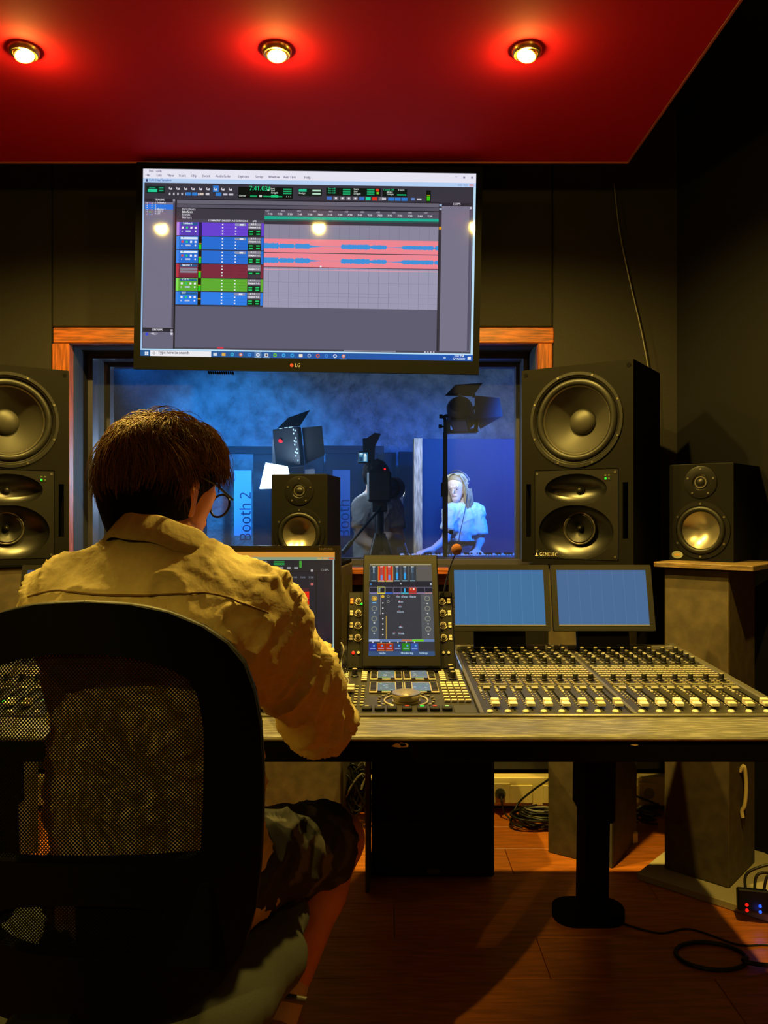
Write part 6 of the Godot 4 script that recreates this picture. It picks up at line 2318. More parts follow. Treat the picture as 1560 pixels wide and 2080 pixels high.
func build_live_room():
	var plaster := textured("rough_plaster", Color(0.56, 0.57, 0.60), 0.95, noise_tex("plaster_tone", 0.012, 5, false, 512, 8.0, ramp([[0.0, 0.62], [0.5, 0.86], [1.0, 1.0]])), Vector3(0.8, 0.8, 0.8), noise_tex("plaster_lumps", 0.02, 5), 3.5)
	var dark := mat("live_dark", Color(0.16, 0.165, 0.19), 0.9, 0.0, 0.3)
	var st := mb()
	box(st, Vector3(-0.6, -0.05, -6.2), Vector3(6.6, 0.1, 5.2))
	structure("floor_live_room", "dark floor of the live room", st, mat("live_floor", Color(0.16, 0.15, 0.16), 0.6), "floor")
	st = mb()
	box(st, Vector3(-0.6, 3.15, -6.2), Vector3(6.6, 0.1, 5.2))
	structure("ceiling_live_room", "dark ceiling of the live room", st, dark, "ceiling")
	st = mb()
	box(st, Vector3(0, 1.55, 0), Vector3(7.0, 3.1, 0.12), 0.0, Transform3D(turn(4.5), Vector3(-0.6, 0, -8.2)))
	structure("wall_live_back", "rough plaster back wall of the live room", st, plaster, "wall")
	for s in [[-3.75, "wall_live_left"], [2.25, "wall_live_right"]]:
		st = mb()
		box(st, Vector3(s[0], 1.55, -6.0), Vector3(0.1, 3.1, 5.0))
		structure(s[1], "dark side wall of the live room", st, dark, "wall")
	st = mb()
	wall_with_hole(st, -3.7, 2.2, 0.0, 3.1, WIN[0] - 0.03, WIN[1] + 0.03, WIN[2] - 0.03, WIN[3] + 0.03, -3.52, -3.66)
	structure("wall_live_front", "dark wall around the window on the live room side", st, dark, "wall")
	# low dark absorber panels in front of the plaster
	for k in 4:
		var pn = thing("absorber_panel", ["dark absorber panel along the plaster wall next to the booth doors", "dark absorber panel behind the video camera", "dark absorber panel behind the silver tripod", "dark absorber panel in the corner behind the performer's screen"][k], "panel", Vector3(-0.95 + 0.72 * k, 0.0, -7.86 + 0.056 * k), turn(4.5), "absorber panels along the plaster wall")
		st = mb()
		box(st, Vector3(0, 0.895, 0), Vector3(0.70, 1.79, 0.06), 0.006)
		part(pn, "panel", st, mat("absorber_cloth", Color(0.10, 0.11, 0.15), 0.95, 0.0, 0.3))
		st = mb()
		box(st, Vector3(0, 0.02, 0.0), Vector3(0.66, 0.04, 0.10), 0.004)
		part(pn, "foot_rail", st, mats.matt_black)
	# navy screen with a pale wooden edge behind the performer
	var scr = thing("screen_panel", "tall navy fabric screen with pale wooden edge behind the performer", "screen", Vector3(0.26, 0, -7.02), turn(1.5))
	st = mb()
	box(st, Vector3(0.60, 0.925, 0), Vector3(1.05, 1.85, 0.10), 0.006)
	part(scr, "fabric_face", st, mat("navy_cloth", Color(0.06, 0.17, 0.31), 0.9, 0.0, 0.3))
	st = mb()
	box(st, Vector3(0.037, 0.925, 0.02), Vector3(0.075, 1.85, 0.16), 0.004)
	part(scr, "wooden_edge", st, textured("pale_wood", Color(0.80, 0.66, 0.50), 0.6, tex["streak"], Vector3(12, 1.0, 12)))
	# glazed booth doors with their signs
	for k in 2:
		var d = thing("booth_door", ["glazed booth door with a pale blue sign beside the seated person's head", "glazed booth door with a dark sign behind the small speaker"][k], "door", Vector3([-1.335, -0.40][k], 0, -7.45 + 0.06 * k), turn(4.0), "glazed doors of the booths")
		st = mb()
		wall_with_hole(st, -0.40, 0.40, 0.0, 1.82, -0.34, 0.34, 0.08, 1.75, 0.03, -0.03)
		part(d, "door_frame", st, dark)
		var gp := sheet(0.68, 1.67)
		part(d, "glass", gp, mats.pane, Transform3D(Basis(), Vector3(0, 0.915, 0.0)))
		st = mb()
		extrude(st, rrect(0.163, 0.615, 0.004, 2), 0.002, 0.005, Transform3D(Basis(), Vector3(0.0, 1.285, 0)))
		var sg = part(d, "door_sign", st, [mat("sign_pale", Color(0.66, 0.76, 0.92), 0.6), mat("sign_dark", Color(0.26, 0.40, 0.52), 0.6)][k])
		var tm = lettering(sg, "sign_lettering", ["Booth 2", "Booth"][k], 0.135, [mat("sign_ink", Color(0.10, 0.16, 0.26), 0.7), mat("sign_ink_dim", Color(0.10, 0.17, 0.24), 0.7)][k], Transform3D(turn(0, 0, 90), Vector3(0.028, [1.16, 1.14][k], 0.0056)))
		st = mb()
		rod(st, Vector3(0.31, 1.0, 0.05), Vector3(0.31, 1.18, 0.05), 0.010, 8)
		box(st, Vector3(0.31, 1.0, 0.035), Vector3(0.014, 0.014, 0.03))
		box(st, Vector3(0.31, 1.18, 0.035), Vector3(0.014, 0.014, 0.03))
		part(d, "pull_handle", st, mats.steel)
	build_panel_light()
	build_fresnel()
	# wash lamps outside the view
	var par = thing("par_lamp", "blue wash lamp on the live room's side wall", "stage lamp", Vector3(1.85, 2.45, -5.4))
	st = mb()
	st = mb()
	box(st, Vector3(0.18, 0.04, 0.0), Vector3(0.36, 0.03, 0.03), 0.004)
	part(par, "wall_bracket", st, mats.matt_black)
	st = mb()
	var aim := turn(62, -38)
	lathe(st, [Vector2(0, 0.12), Vector2(0.07, 0.12), Vector2(0.09, -0.12), Vector2(0.085, -0.12), Vector2(0.06, 0.10)], 24, Transform3D(aim * Basis(Vector3.RIGHT, PI / 2), Vector3.ZERO))
	part(par, "can", st, mats.matt_black)
	st = mb()
	lathe(st, [Vector2(0.08, 0.0), Vector2(0.05, 0.012), Vector2(0, 0.015)], 24, Transform3D(aim * Basis(Vector3.RIGHT, -PI / 2), aim * Vector3(0, 0, -0.10)))
	part(par, "lamp_lens", st, glow("blue_lens", Color(0.15, 0.3, 1.0), 6.0))
	lamp_light(par, "par_light", "spot", Color(0.05, 0.40, 1.0), 17.0, Vector3(1.85, 2.45, -5.4) + aim * Vector3(0, 0, -0.13), Vector3(0.75, 1.1, -6.9), 42.0, 0.08)
	var par2 = thing("par_lamp", "pale blue wash lamp on a bar behind the window frame", "stage lamp", Vector3(-2.05, 2.5, -5.6))
	st = mb()
	rod(st, Vector3(0, 0.06, 0), Vector3(0, 0.61, 0), 0.02, 8)
	part(par2, "hanging_bar", st, mats.matt_black)
	st = mb()
	var aim2 := turn(-35, -25)
	lathe(st, [Vector2(0, 0.12), Vector2(0.07, 0.12), Vector2(0.09, -0.12), Vector2(0.085, -0.12), Vector2(0.06, 0.10)], 24, Transform3D(aim2 * Basis(Vector3.RIGHT, PI / 2), Vector3.ZERO))
	part(par2, "can", st, mats.matt_black)
	st = mb()
	lathe(st, [Vector2(0.08, 0.0), Vector2(0.05, 0.012), Vector2(0, 0.015)], 24, Transform3D(aim2 * Basis(Vector3.RIGHT, -PI / 2), aim2 * Vector3(0, 0, -0.10)))
	part(par2, "lamp_lens", st, glow("cyan_lens", Color(0.4, 0.7, 1.0), 6.0))
	lamp_light(par2, "par_light", "spot", Color(0.20, 0.62, 1.0), 14.0, Vector3(-2.05, 2.5, -5.6) + aim2 * Vector3(0, 0, -0.13), Vector3(-1.52, 1.70, -8.0), 27.0, 0.08)
	# hanging haze
	var fog := FogVolume.new()
	fog.name = "haze"
	fog.size = Vector3(5.4, 2.9, 3.8)
	fog.position = Vector3(-0.7, 1.5, -5.65)
	fog.shape = RenderingServer.FOG_VOLUME_SHAPE_BOX
	var fm := FogMaterial.new()
	fm.albedo = Color(0.55, 0.80, 1.0)
	fm.density = 0.024
	fog.material = fm
	add_child(fog)
	tag(fog, "thin stage haze hanging in the live room", "haze", "", "stuff")

func door_leaf(parent, pts: Array, thick: float, m):
	# a stiff metal flap through four or five points
	var st := mb()
	var n: Vector3 = (pts[1] - pts[0]).cross(pts[2] - pts[0]).normalized() * thick
	var c := Vector3.ZERO
	for p in pts: c += p / pts.size()
	var a := []
	var b := []
	for p in pts:
		a.append(p + n)
		b.append(p - n)
	face(st, a, c)
	face(st, b, c)
	for k in pts.size():
		var j := (k + 1) % pts.size()
		face(st, [a[k], a[j], b[j], b[k]], c)
	return part(parent, "barn_door", st, m)

func build_panel_light():
	# a studio panel light seen from behind, its doors open towards the performer
	var b := turn(-22, 4, 4)
	var t = thing("panel_light", "panel light with open barn doors and red knob above the small speaker", "studio light", Vector3(-0.606, 1.61, -5.0), b)
	var st := mb()
	box(st, Vector3(0, 0, 0), Vector3(0.185, 0.245, 0.05), 0.006)
	part(t, "housing", st, mat("housing_black", Color(0.05, 0.045, 0.055), 0.5))
	st = mb()
	lathe(st, [Vector2(0.014, 0.0), Vector2(0.013, 0.012), Vector2(0, 0.014)], 16, Transform3D(FORWARD, Vector3(-0.035, 0.045, 0.025)))
	part(t, "knob", st, mat("knob_red", Color(0.85, 0.06, 0.06), 0.4))
	for k in 9:
		for row in 2:
			st = mb()
			box(st, Vector3(0.060 + 0.012 * row, 0.105 - 0.0235 * k - 0.006 * row, 0.0255), Vector3(0.007, 0.010, 0.002), 0.0, Transform3D(turn(0, 0, -25 * 0), Vector3.ZERO))
			if (k + row) % 3 != 2: part(t, "vent_light", st, glow("vent_glow", Color(0.75, 0.9, 1.0), 1.1))
	for k in 3:
		st = mb()
		box(st, Vector3(-0.03 + 0.035 * k, 0.1235, 0.018), Vector3(0.02, 0.003, 0.012))
		part(t, "vent_light", st, mats.vent_glow)
	st = mb()
	box(st, Vector3(0, 0, -0.0265), Vector3(0.17, 0.23, 0.003))
	part(t, "lamp_face", st, glow("panel_glow", Color(0.80, 0.90, 1.0), 9.0))
	var leaf := mat("leaf_black", Color(0.035, 0.03, 0.035), 0.6)
	door_leaf(t, [Vector3(-0.08, 0.128, -0.02), Vector3(0.085, 0.128, -0.02), Vector3(0.13, 0.225, -0.09), Vector3(-0.03, 0.195, -0.09)], 0.0015, leaf)
	door_leaf(t, [Vector3(0.098, 0.115, -0.02), Vector3(0.098, -0.115, -0.02), Vector3(0.215, -0.07, -0.07), Vector3(0.215, 0.115, -0.07)], 0.0015, leaf)
	var white := mat("leaf_inner", Color(0.85, 0.86, 0.88), 0.5)
	door_leaf(t, [Vector3(-0.098, 0.10, -0.02), Vector3(-0.098, -0.12, -0.02), Vector3(-0.20, -0.15, -0.11), Vector3(-0.17, 0.07, -0.11)], 0.0015, white)
	door_leaf(t, [Vector3(-0.085, -0.128, -0.02), Vector3(0.085, -0.128, -0.02), Vector3(0.03, -0.19, -0.11), Vector3(-0.13, -0.20, -0.11)], 0.0015, white)
	st = mb()
	rod(st, Vector3(0, -1.6, 0.02), Vector3(0, -0.12, 0.02), 0.014, 10)
	part(t, "stand_pole", st, mats.matt_black, Transform3D(b.inverse(), Vector3.ZERO))
	for k in 3:
		st = mb()
		var a := TAU * k / 3 + 0.5
		rod(st, Vector3(0, -1.15, 0.02), Vector3(0.42 * cos(a), -1.6, 0.02 + 0.42 * sin(a)), 0.009, 8)
		part(t, "stand_leg", st, mats.matt_black, Transform3D(b.inverse(), Vector3.ZERO))
	lamp_light(t, "panel_light_beam", "spot", Color(0.80, 0.90, 1.0), 3.0, Vector3(-0.606, 1.61, -5.0) + b * Vector3(0, 0, -0.045), Vector3(0.56, 1.22, -6.5), 27.0, 0.08)

	# softbox below it: a glowing front that the speaker half hides
	var sbx = thing("softbox", "glowing white softbox half hidden by the small speaker before the window", "studio light", Vector3(-0.675, 1.425, -4.85), turn(-14, -6, 4))
	st = mb()
	extrude(st, PackedVector2Array([Vector2(-0.10, -0.075), Vector2(0.11, -0.085), Vector2(0.085, 0.05), Vector2(-0.055, 0.085)]), -0.012, 0.0)
	part(sbx, "lamp_diffuser", st, glow("softbox_glow", Color(0.86, 0.94, 1.0), 3.0))
	st = mb()
	for e in [[Vector3(-0.10, -0.075, -0.012), Vector3(0.11, -0.085, -0.012)], [Vector3(0.11, -0.085, -0.012), Vector3(0.085, 0.05, -0.012)], [Vector3(0.085, 0.05, -0.012), Vector3(-0.055, 0.085, -0.012)], [Vector3(-0.055, 0.085, -0.012), Vector3(-0.10, -0.075, -0.012)]]:
		face(st, [e[0], e[1], Vector3(0, 0, -0.12)], Vector3(0, 0, -0.05))
	part(sbx, "shell", st, mats.matt_black)
	st = mb()
	rod(st, Vector3(0, -1.42, -0.13), Vector3(0, 0, -0.13), 0.012, 8)
	part(sbx, "stand_pole", st, mats.matt_black, Transform3D(turn(-14, -6, 4).inverse(), Vector3.ZERO))
	for k in 3:
		st = mb()
		var a2 := TAU * k / 3 + 0.2
		rod(st, Vector3(0, -1.1, -0.13), Vector3(0.35 * cos(a2), -1.42, -0.13 + 0.35 * sin(a2)), 0.008, 8)
		part(sbx, "stand_leg", st, mats.matt_black, Transform3D(turn(-14, -6, 4).inverse(), Vector3.ZERO))
	lamp_light(sbx, "softbox_light", "omni", Color(0.70, 0.85, 1.0), 0.9, Vector3(-0.70, 1.43, -4.80), Vector3(-0.70, 1.43, -4.0), 60.0, 0.06)

func build_fresnel():
	var at := Vector3(0.535, 1.895, -5.5)
	var t = thing("spotlight", "round spotlight with spread barn doors on a tall black stand before the performer", "studio light", at)
	var body := mat("lamp_maroon", Color(0.16, 0.07, 0.10), 0.5)
	var leaf := mat("leaf_black", Color(0.035, 0.03, 0.035), 0.6)
	var st := mb()
	var aim := turn(-14, -24)
	lathe(st, [Vector2(0, 0.11), Vector2(0.06, 0.105), Vector2(0.088, 0.07), Vector2(0.093, 0.02), Vector2(0.093, -0.10), Vector2(0.085, -0.10)], 28, Transform3D(aim * Basis(Vector3.RIGHT, PI / 2), Vector3.ZERO), 0.6)
	part(t, "housing", st, body)
	st = mb()
	box(st, Vector3(0, -0.075, -0.01), Vector3(0.12, 0.06, 0.16), 0.01, Transform3D(aim, Vector3.ZERO))
	part(t, "lamp_base", st, body)
	st = mb()
	ring(st, rrect(0.225, 0.215, 0.02, 3), rrect(0.17, 0.165, 0.02, 3), -0.115, -0.10, Transform3D(aim, Vector3.ZERO))
	part(t, "door_ring", st, mats.steel)
	door_leaf(t, [Vector3(-0.105, 0.125, -0.05), Vector3(0.09, 0.12, -0.05), Vector3(0.175, 0.235, -0.18), Vector3(-0.02, 0.222, -0.18)], 0.0015, leaf)
	door_leaf(t, [Vector3(0.105, 0.125, -0.05), Vector3(0.30, 0.13, -0.20), Vector3(0.325, 0.0, -0.22), Vector3(0.15, -0.105, -0.10), Vector3(0.108, -0.04, -0.05)], 0.0015, leaf)
	door_leaf(t, [Vector3(-0.04, -0.11, -0.06), Vector3(0.12, -0.105, -0.06), Vector3(0.15, -0.115, -0.18), Vector3(-0.06, -0.118, -0.18)], 0.0015, leaf)
	st = mb()
	lathe(st, [Vector2(0.084, 0.0), Vector2(0.05, 0.012), Vector2(0, 0.016)], 24, Transform3D(aim * Basis(Vector3.RIGHT, -PI / 2), aim * Vector3(0, 0, -0.096)))
	part(t, "lamp_lens", st, glow("fresnel_glow", Color(0.85, 0.92, 1.0), 2.5))
	lamp_light(t, "spotlight_beam", "spot", Color(0.70, 0.86, 1.0), 2.6, at + aim * Vector3(0, 0, -0.125), Vector3(0.85, 1.95, -8.0), 55.0, 0.07)
	for k in [Vector3(0.0, 0.125, -0.05), Vector3(0.098, 0.125, -0.05), Vector3(0.108, 0.04, -0.05)]:
		st = mb()
		box(st, k, Vector3(0.022, 0.030, 0.008), 0.002)
		part(t, "hinge", st, mats.steel)
	# stand
	var x := -0.108
	st = mb()
	rod(st, Vector3(x, -1.885, 0.0), Vector3(x, -0.14, 0.0), 0.015, 10)
	rod(st, Vector3(x + 0.0, -0.95, 0.0), Vector3(x, -0.45, 0.0), 0.019, 10)
	part(t, "stand_pole", st, mats.matt_black)
	st = mb()
	tube(st, curve([Vector3(x, -0.15, 0.0), Vector3(x, -0.06, 0.0), Vector3(x - 0.005, -0.03, 0.0), Vector3(x + 0.04, -0.02, 0.0)], 5), 0.012, 8)
	part(t, "yoke", st, mats.matt_black)
	for k in [Vector3(x - 0.03, -0.03, 0.02), Vector3(x - 0.035, -0.10, 0.02), Vector3(x + 0.04, -0.835, 0.02)]:
		st = mb()
		lathe(st, [Vector2(0, -0.012), Vector2(0.014, -0.012), Vector2(0.014, 0.012), Vector2(0, 0.012)], 10, Transform3D(turn(0, 0, 90), k))
		rod(st, k, Vector3(x, k.y, 0.0), 0.006, 6)
		part(t, "clamp_knob", st, mats.matt_black)
	st = mb()
	box(st, Vector3(x - 0.006, -0.54, 0.012), Vector3(0.045, 0.10, 0.05), 0.004)
	part(t, "cable_box", st, mats.matt_black)
	for k in 3:
		st = mb()
		var a := TAU * k / 3 + 0.9
		rod(st, Vector3(x, -1.35, 0), Vector3(x + 0.40 * cos(a), -1.885, 0.40 * sin(a)), 0.010, 8)
		part(t, "stand_leg", st, mats.matt_black)

# ------------------------------------------------------------------ the performer and her keyboard
func build_performer():
	var kb = thing("stage_piano", "dark stage piano with white keys in front of the standing performer", "keyboard", Vector3(0.56, 0.80, -6.12), turn(2))
	var st := mb()
	box(st, Vector3(0.06, 0.025, 0), Vector3(1.18, 0.075, 0.28), 0.01)
	part(kb, "body", st, mat("piano_body", Color(0.10, 0.10, 0.13), 0.4))
	var wk := mb()
	box(wk, Vector3.ZERO, Vector3(0.0205, 0.012, 0.13), 0.001)
	var wkm := done(wk)
	var bk := mb()
	box(bk, Vector3.ZERO, Vector3(0.011, 0.014, 0.085), 0.001)
	var bkm := done(bk)
	for k in 48:
		part(kb, "white_key", wkm, mats.key_white, Transform3D(Basis(), Vector3(-0.475 + 0.0225 * k, 0.066, -0.06)))
		if k % 7 not in [2, 6]: part(kb, "black_key", bkm, mats.matt_black, Transform3D(Basis(), Vector3(-0.464 + 0.0225 * k, 0.076, -0.035)))
	st = mb()
	for k in 10: box(st, Vector3(-0.4 + 0.10 * k, 0.066, 0.10), Vector3(0.03, 0.006, 0.012))
	part(kb, "panel_buttons", st, mats.key_grey)
	for s in [-1, 1]:
		st = mb()
		rod(st, Vector3(0.06 - 0.35 * s, -0.80, 0.1), Vector3(0.06 + 0.35 * s, -0.013, -0.05), 0.014, 8)
		part(kb, "stand_leg", st, mats.matt_black)
	var t = thing("person", "long haired person in a pale blue shirt and headphones standing and playing the stage piano", "person", Vector3(0.62, 0, -6.42))
	var o := Vector3(0.62, 0, -6.42)
	var W := func(x, y, d): return Vector3(x, y, -d) - o
	var head: Vector3 = W.call(0.600, 1.405, 6.40)
	var hf := Basis(Vector3.UP, deg_to_rad(180 - 32)) * Basis(Vector3.RIGHT, deg_to_rad(-17))
	var H := func(r, u, f): return head + hf * Vector3(r, u, -f)
	var neck: Vector3 = W.call(0.625, 1.265, 6.43)
	var sa: Vector3 = W.call(0.545, 1.195, 6.38)
	var sb: Vector3 = W.call(0.755, 1.195, 6.46)
	var ea: Vector3 = W.call(0.495, 0.985, 6.32)
	var eb: Vector3 = W.call(0.785, 0.965, 6.42)
	var wa: Vector3 = W.call(0.375, 0.905, 6.16)
	var wb: Vector3 = W.call(0.735, 0.90, 6.22)
	var body := field_mesh([
		[W.call(0.655, 1.13, 6.44), W.call(0.65, 0.95, 6.44), 0.105, 0.10, 0.05, Vector3(1, 1, 1.3)],
		[neck, sa, 0.04, 0.045, 0.04], [neck, sb, 0.04, 0.045, 0.04],
		[neck, H.call(0, -0.05, -0.02), 0.042, 0.045, 0.02],
		[sa, ea, 0.042, 0.036, 0.02], [ea, wa, 0.034, 0.023, 0.015], [sb, eb, 0.042, 0.036, 0.02], [eb, wb, 0.034, 0.023, 0.015],
		[W.call(0.60, 0.88, 6.44), W.call(0.58, 0.48, 6.43), 0.08, 0.05, 0.03], [W.call(0.58, 0.48, 6.43), W.call(0.57, 0.09, 6.46), 0.05, 0.034, 0.02],
		[W.call(0.70, 0.88, 6.44), W.call(0.71, 0.48, 6.43), 0.08, 0.05, 0.03], [W.call(0.71, 0.48, 6.43), W.call(0.72, 0.09, 6.46), 0.05, 0.034, 0.02]], 0.011)
	var skull := field_mesh([
		[H.call(0, 0.030, -0.018), H.call(0, 0.030, 0.018), 0.073, 0.070, 0.02],
		[H.call(0, -0.02, 0.032), H.call(0, -0.078, 0.058), 0.054, 0.026, 0.03],
		[H.call(0.022, -0.045, 0.03), H.call(0.012, -0.085, 0.058), 0.032, 0.020, 0.03], [H.call(-0.022, -0.045, 0.03), H.call(-0.012, -0.085, 0.058), 0.032, 0.020, 0.03],
		[H.call(0, 0.006, 0.086), H.call(0, -0.026, 0.102), 0.006, 0.009, 0.010],
		[H.call(-0.016, -0.052, 0.082), H.call(0.016, -0.052, 0.082), 0.007, 0.007, 0.006],
		[H.call(-0.034, 0.022, 0.074), H.call(-0.014, 0.020, 0.082), 0.010, 0.010, 0.010], [H.call(0.034, 0.022, 0.074), H.call(0.014, 0.020, 0.082), 0.010, 0.010, 0.010]], 0.0045)
	var hands := [
		field_mesh(hand_bones(wa, Vector3(-0.72, -0.12, 0.45).normalized(), Vector3(-0.1, 1, 0).normalized(), 1.0, 0.6), 0.004),
		field_mesh(hand_bones(wb, Vector3(-0.35, -0.25, 0.8).normalized(), Vector3(0, 1, 0.2).normalized(), -1.0, 0.6), 0.004)]
	part(t, "body", to_mesh([body, skull] + hands), mat("skin_pale", Color(0.86, 0.70, 0.62), 0.6))
	# eyes, brows, lips
	for s in [-1, 1]:
		st = mb()
		lathe(st, [Vector2(0.008, -0.004), Vector2(0.010, 0.0), Vector2(0.006, 0.006), Vector2(0, 0.007)], 12, Transform3D(hf * Basis(Vector3.RIGHT, -PI / 2), H.call(s * 0.031, 0.004, 0.074)))
		var ey = part(t, "eye", st, mats.key_white)
		st = mb()
		lathe(st, [Vector2(0.005, 0.0), Vector2(0.004, 0.003), Vector2(0, 0.0035)], 10, Transform3D(hf * Basis(Vector3.RIGHT, -PI / 2), H.call(s * 0.031, 0.001, 0.080)))
		part(ey, "iris", st, mat("iris", Color(0.12, 0.14, 0.18), 0.3))
		st = mb()
		tube(st, [H.call(s * 0.046, 0.022, 0.075), H.call(s * 0.030, 0.029, 0.084), H.call(s * 0.014, 0.025, 0.087)], 0.0028, 6)
		part(t, "eyebrow", st, mat("brow", Color(0.30, 0.22, 0.16), 0.8))
	st = mb()
	tube(st, [H.call(-0.019, -0.053, 0.085), H.call(0.0, -0.051, 0.0905), H.call(0.019, -0.053, 0.085)], [0.002, 0.0045, 0.002], 6)
	part(t, "lips", st, mat("lips", Color(0.66, 0.36, 0.36), 0.5))
	# loose shirt
	var wob := FastNoiseLite.new()
	wob.seed = 9
	wob.frequency = 1.0
	var fold := func(p: Vector3, n: Vector3) -> float:
		return 0.012 * (pow(1.0 - absf(wob.get_noise_3d(p.x * 12.0 + p.y * 4.0, p.y * 8.0, p.z * 12.0)), 3.0) - 0.4)
	var ca := (ea - sa).normalized()
	var cb := (eb - sb).normalized()
	var shirt := field_mesh([
		[neck + Vector3(0, -0.02, 0), sa, 0.052, 0.062, 0.05], [neck + Vector3(0, -0.02, 0), sb, 0.052, 0.066, 0.05], [sa, sb, 0.06, 0.06, 0.05],
		[W.call(0.652, 1.13, 6.44), W.call(0.645, 0.985, 6.44), 0.120, 0.120, 0.06, Vector3(1, 1, 1.2)],
		[sa, sa + (ea - sa) * 0.72, 0.058, 0.062, 0.03], [sb, sb + (eb - sb) * 0.86, 0.064, 0.074, 0.03]], 0.009, [
		[W.call(0.645, 0.955, 6.44), Vector3(0, -1, 0), 0.2], [sa + (ea - sa) * 0.66, ca, 0.09], [sb + (eb - sb) * 0.80, cb, 0.10],
		[neck + Vector3(0, 0.02, 0), Vector3(0, 1, 0.2).normalized(), 0.07]], null, fold)
	part(t, "shirt", to_mesh([shirt]), mat("tee_pale", Color(0.80, 0.85, 0.88), 0.9))
	var pants := field_mesh([
		[W.call(0.645, 0.94, 6.44), W.call(0.645, 0.86, 6.44), 0.112, 0.12, 0.04, Vector3(1, 1, 1.2)],
		[W.call(0.60, 0.86, 6.44), W.call(0.58, 0.12, 6.44), 0.09, 0.055, 0.03], [W.call(0.70, 0.86, 6.44), W.call(0.72, 0.12, 6.44), 0.09, 0.055, 0.03]], 0.010, [
		[W.call(0.645, 0.962, 6.44), Vector3.UP, 0.2], [W.call(0.65, 0.07, 6.44), Vector3.DOWN, 0.3]], null, fold)
	part(t, "trousers", to_mesh([pants]), mat("trouser_grey", Color(0.26, 0.28, 0.31), 0.9))
	st = mb()
	var belt := []
	for k in 25:
		var a := TAU * k / 24
		belt.append(W.call(0.645 + 0.122 * cos(a), 0.945 - 0.008 * sin(a), 6.44 + 0.099 * sin(a)))
	tube(st, belt, 0.014, 8)
	part(t, "belt", st, mats.matt_black)
	for s in 2:
		var sh := field_mesh([[W.call([0.57, 0.72][s], 0.05, 6.47), W.call([0.55, 0.73][s], 0.035, 6.33), 0.045, 0.035, 0.02]], 0.010, [[W.call(0.64, 0.0, 6.4), Vector3.DOWN, 0.4]])
		part(t, "shoe", to_mesh([sh]), mats.matt_black)
	# long straight hair with a middle parting
	var cap := field_mesh([
		[H.call(0, 0.036, -0.024), H.call(0, 0.038, 0.013), 0.078, 0.073, 0.03], [H.call(0, 0.0, -0.05), H.call(0, -0.16, -0.055), 0.066, 0.060, 0.03],
		[H.call(0.070, 0.03, 0.0), H.call(0.080, -0.10, 0.016), 0.026, 0.028, 0.02], [H.call(0.080, -0.10, 0.016), H.call(0.078, -0.225, 0.045), 0.028, 0.016, 0.02],
		[H.call(-0.070, 0.03, 0.0), H.call(-0.080, -0.10, 0.016), 0.026, 0.028, 0.02], [H.call(-0.080, -0.10, 0.016), H.call(-0.078, -0.215, 0.045), 0.028, 0.016, 0.02]], 0.006, [
		[H.call(0, 0.062, 0.060), hf * Vector3(0, -0.60, -0.80).normalized(), 0.085]])
	var hr = part(t, "hair", to_mesh([cap]), mat("blond_base", Color(0.60, 0.47, 0.31), 0.6))
	var list := []
	for k in 2600:
		var s := -1.0 if k % 2 else 1.0
		var back := rng.randf()       # 0 at the brow, 1 at the nape
		var ang := lerpf(0.62, -1.45, back)
		var start := Vector3(s * rng.randf_range(0.002, 0.012), 0.118 - 0.035 * pow(back, 2.0), -0.052 * cos(back * PI) + 0.015)
		var out := Vector3(s * cos(ang * 0.9) * 0.097, 0.035 + rng.randfn() * 0.008, -sin(ang) * 0.085 + 0.008)
		if back > 0.8: out = Vector3(s * rng.randf_range(0.01, 0.07), 0.04, 0.088)
		var length := rng.randf_range(0.185, 0.225)
		var pts := [start, start.lerp(out, 0.5) + Vector3(s * 0.010, 0.020, 0), out]
		for q in 4:
			var u := (q + 1) / 4.0
			pts.append(out + Vector3(s * (0.010 * sin(u * 2.0) - 0.006 * u) + 0.003 * rng.randfn(), -length * u - 0.05 * u, -0.012 * u * (1.0 - back) + 0.003 * rng.randfn()))
		var w := []
		for p in pts: w.append(head + hf * p)
		var g := rng.randf_range(0.7, 1.25)
		list.append([w, Color(0.44 * g, 0.32 * g, 0.18 * g)])
	var hm := mat("blond_strands", Color(1, 1, 1), 0.42)
	hm.vertex_color_use_as_albedo = true
	part(hr, "hair_strands", strands(list, 0.0022), hm).set_meta("kind", "stuff")
	# headphones
	var hp = thing("headphones", "headphones with a thin band on the performer's head", "headphones", Vector3(0.60, 1.405, -6.40))
	st = mb()
	var arc := []
	for k in 17:
		var a := lerpf(-0.1, PI + 0.1, k / 16.0)
		arc.append(hf * Vector3(0.096 * cos(a), 0.035 + 0.100 * sin(a), 0.012))
	tube(st, arc, 0.0065, 8)
	part(hp, "headband", st, mat("phones_blue", Color(0.16, 0.19, 0.30), 0.4))
	for s in [-1, 1]:
		st = mb()
		lathe(st, [Vector2(0, 0.0), Vector2(0.036, 0.0), Vector2(0.038, 0.012), Vector2(0.030, 0.026), Vector2(0, 0.028)], 20, Transform3D(hf * turn(0, 0, -90 * s), hf * Vector3(s * 0.082, 0.012, 0.012)))
		part(hp, "ear_cup", st, mats.phones_blue)
	st = mb()
	tube(st, curve([Vector3(0.075, -0.03, 0.05), Vector3(0.055, -0.14, 0.11), Vector3(0.03, -0.26, 0.135), Vector3(0.0, -0.40, 0.13), Vector3(-0.01, -0.52, 0.14)], 6), 0.0032, 6)
	part(hp, "cord", st, mats.cable_black)

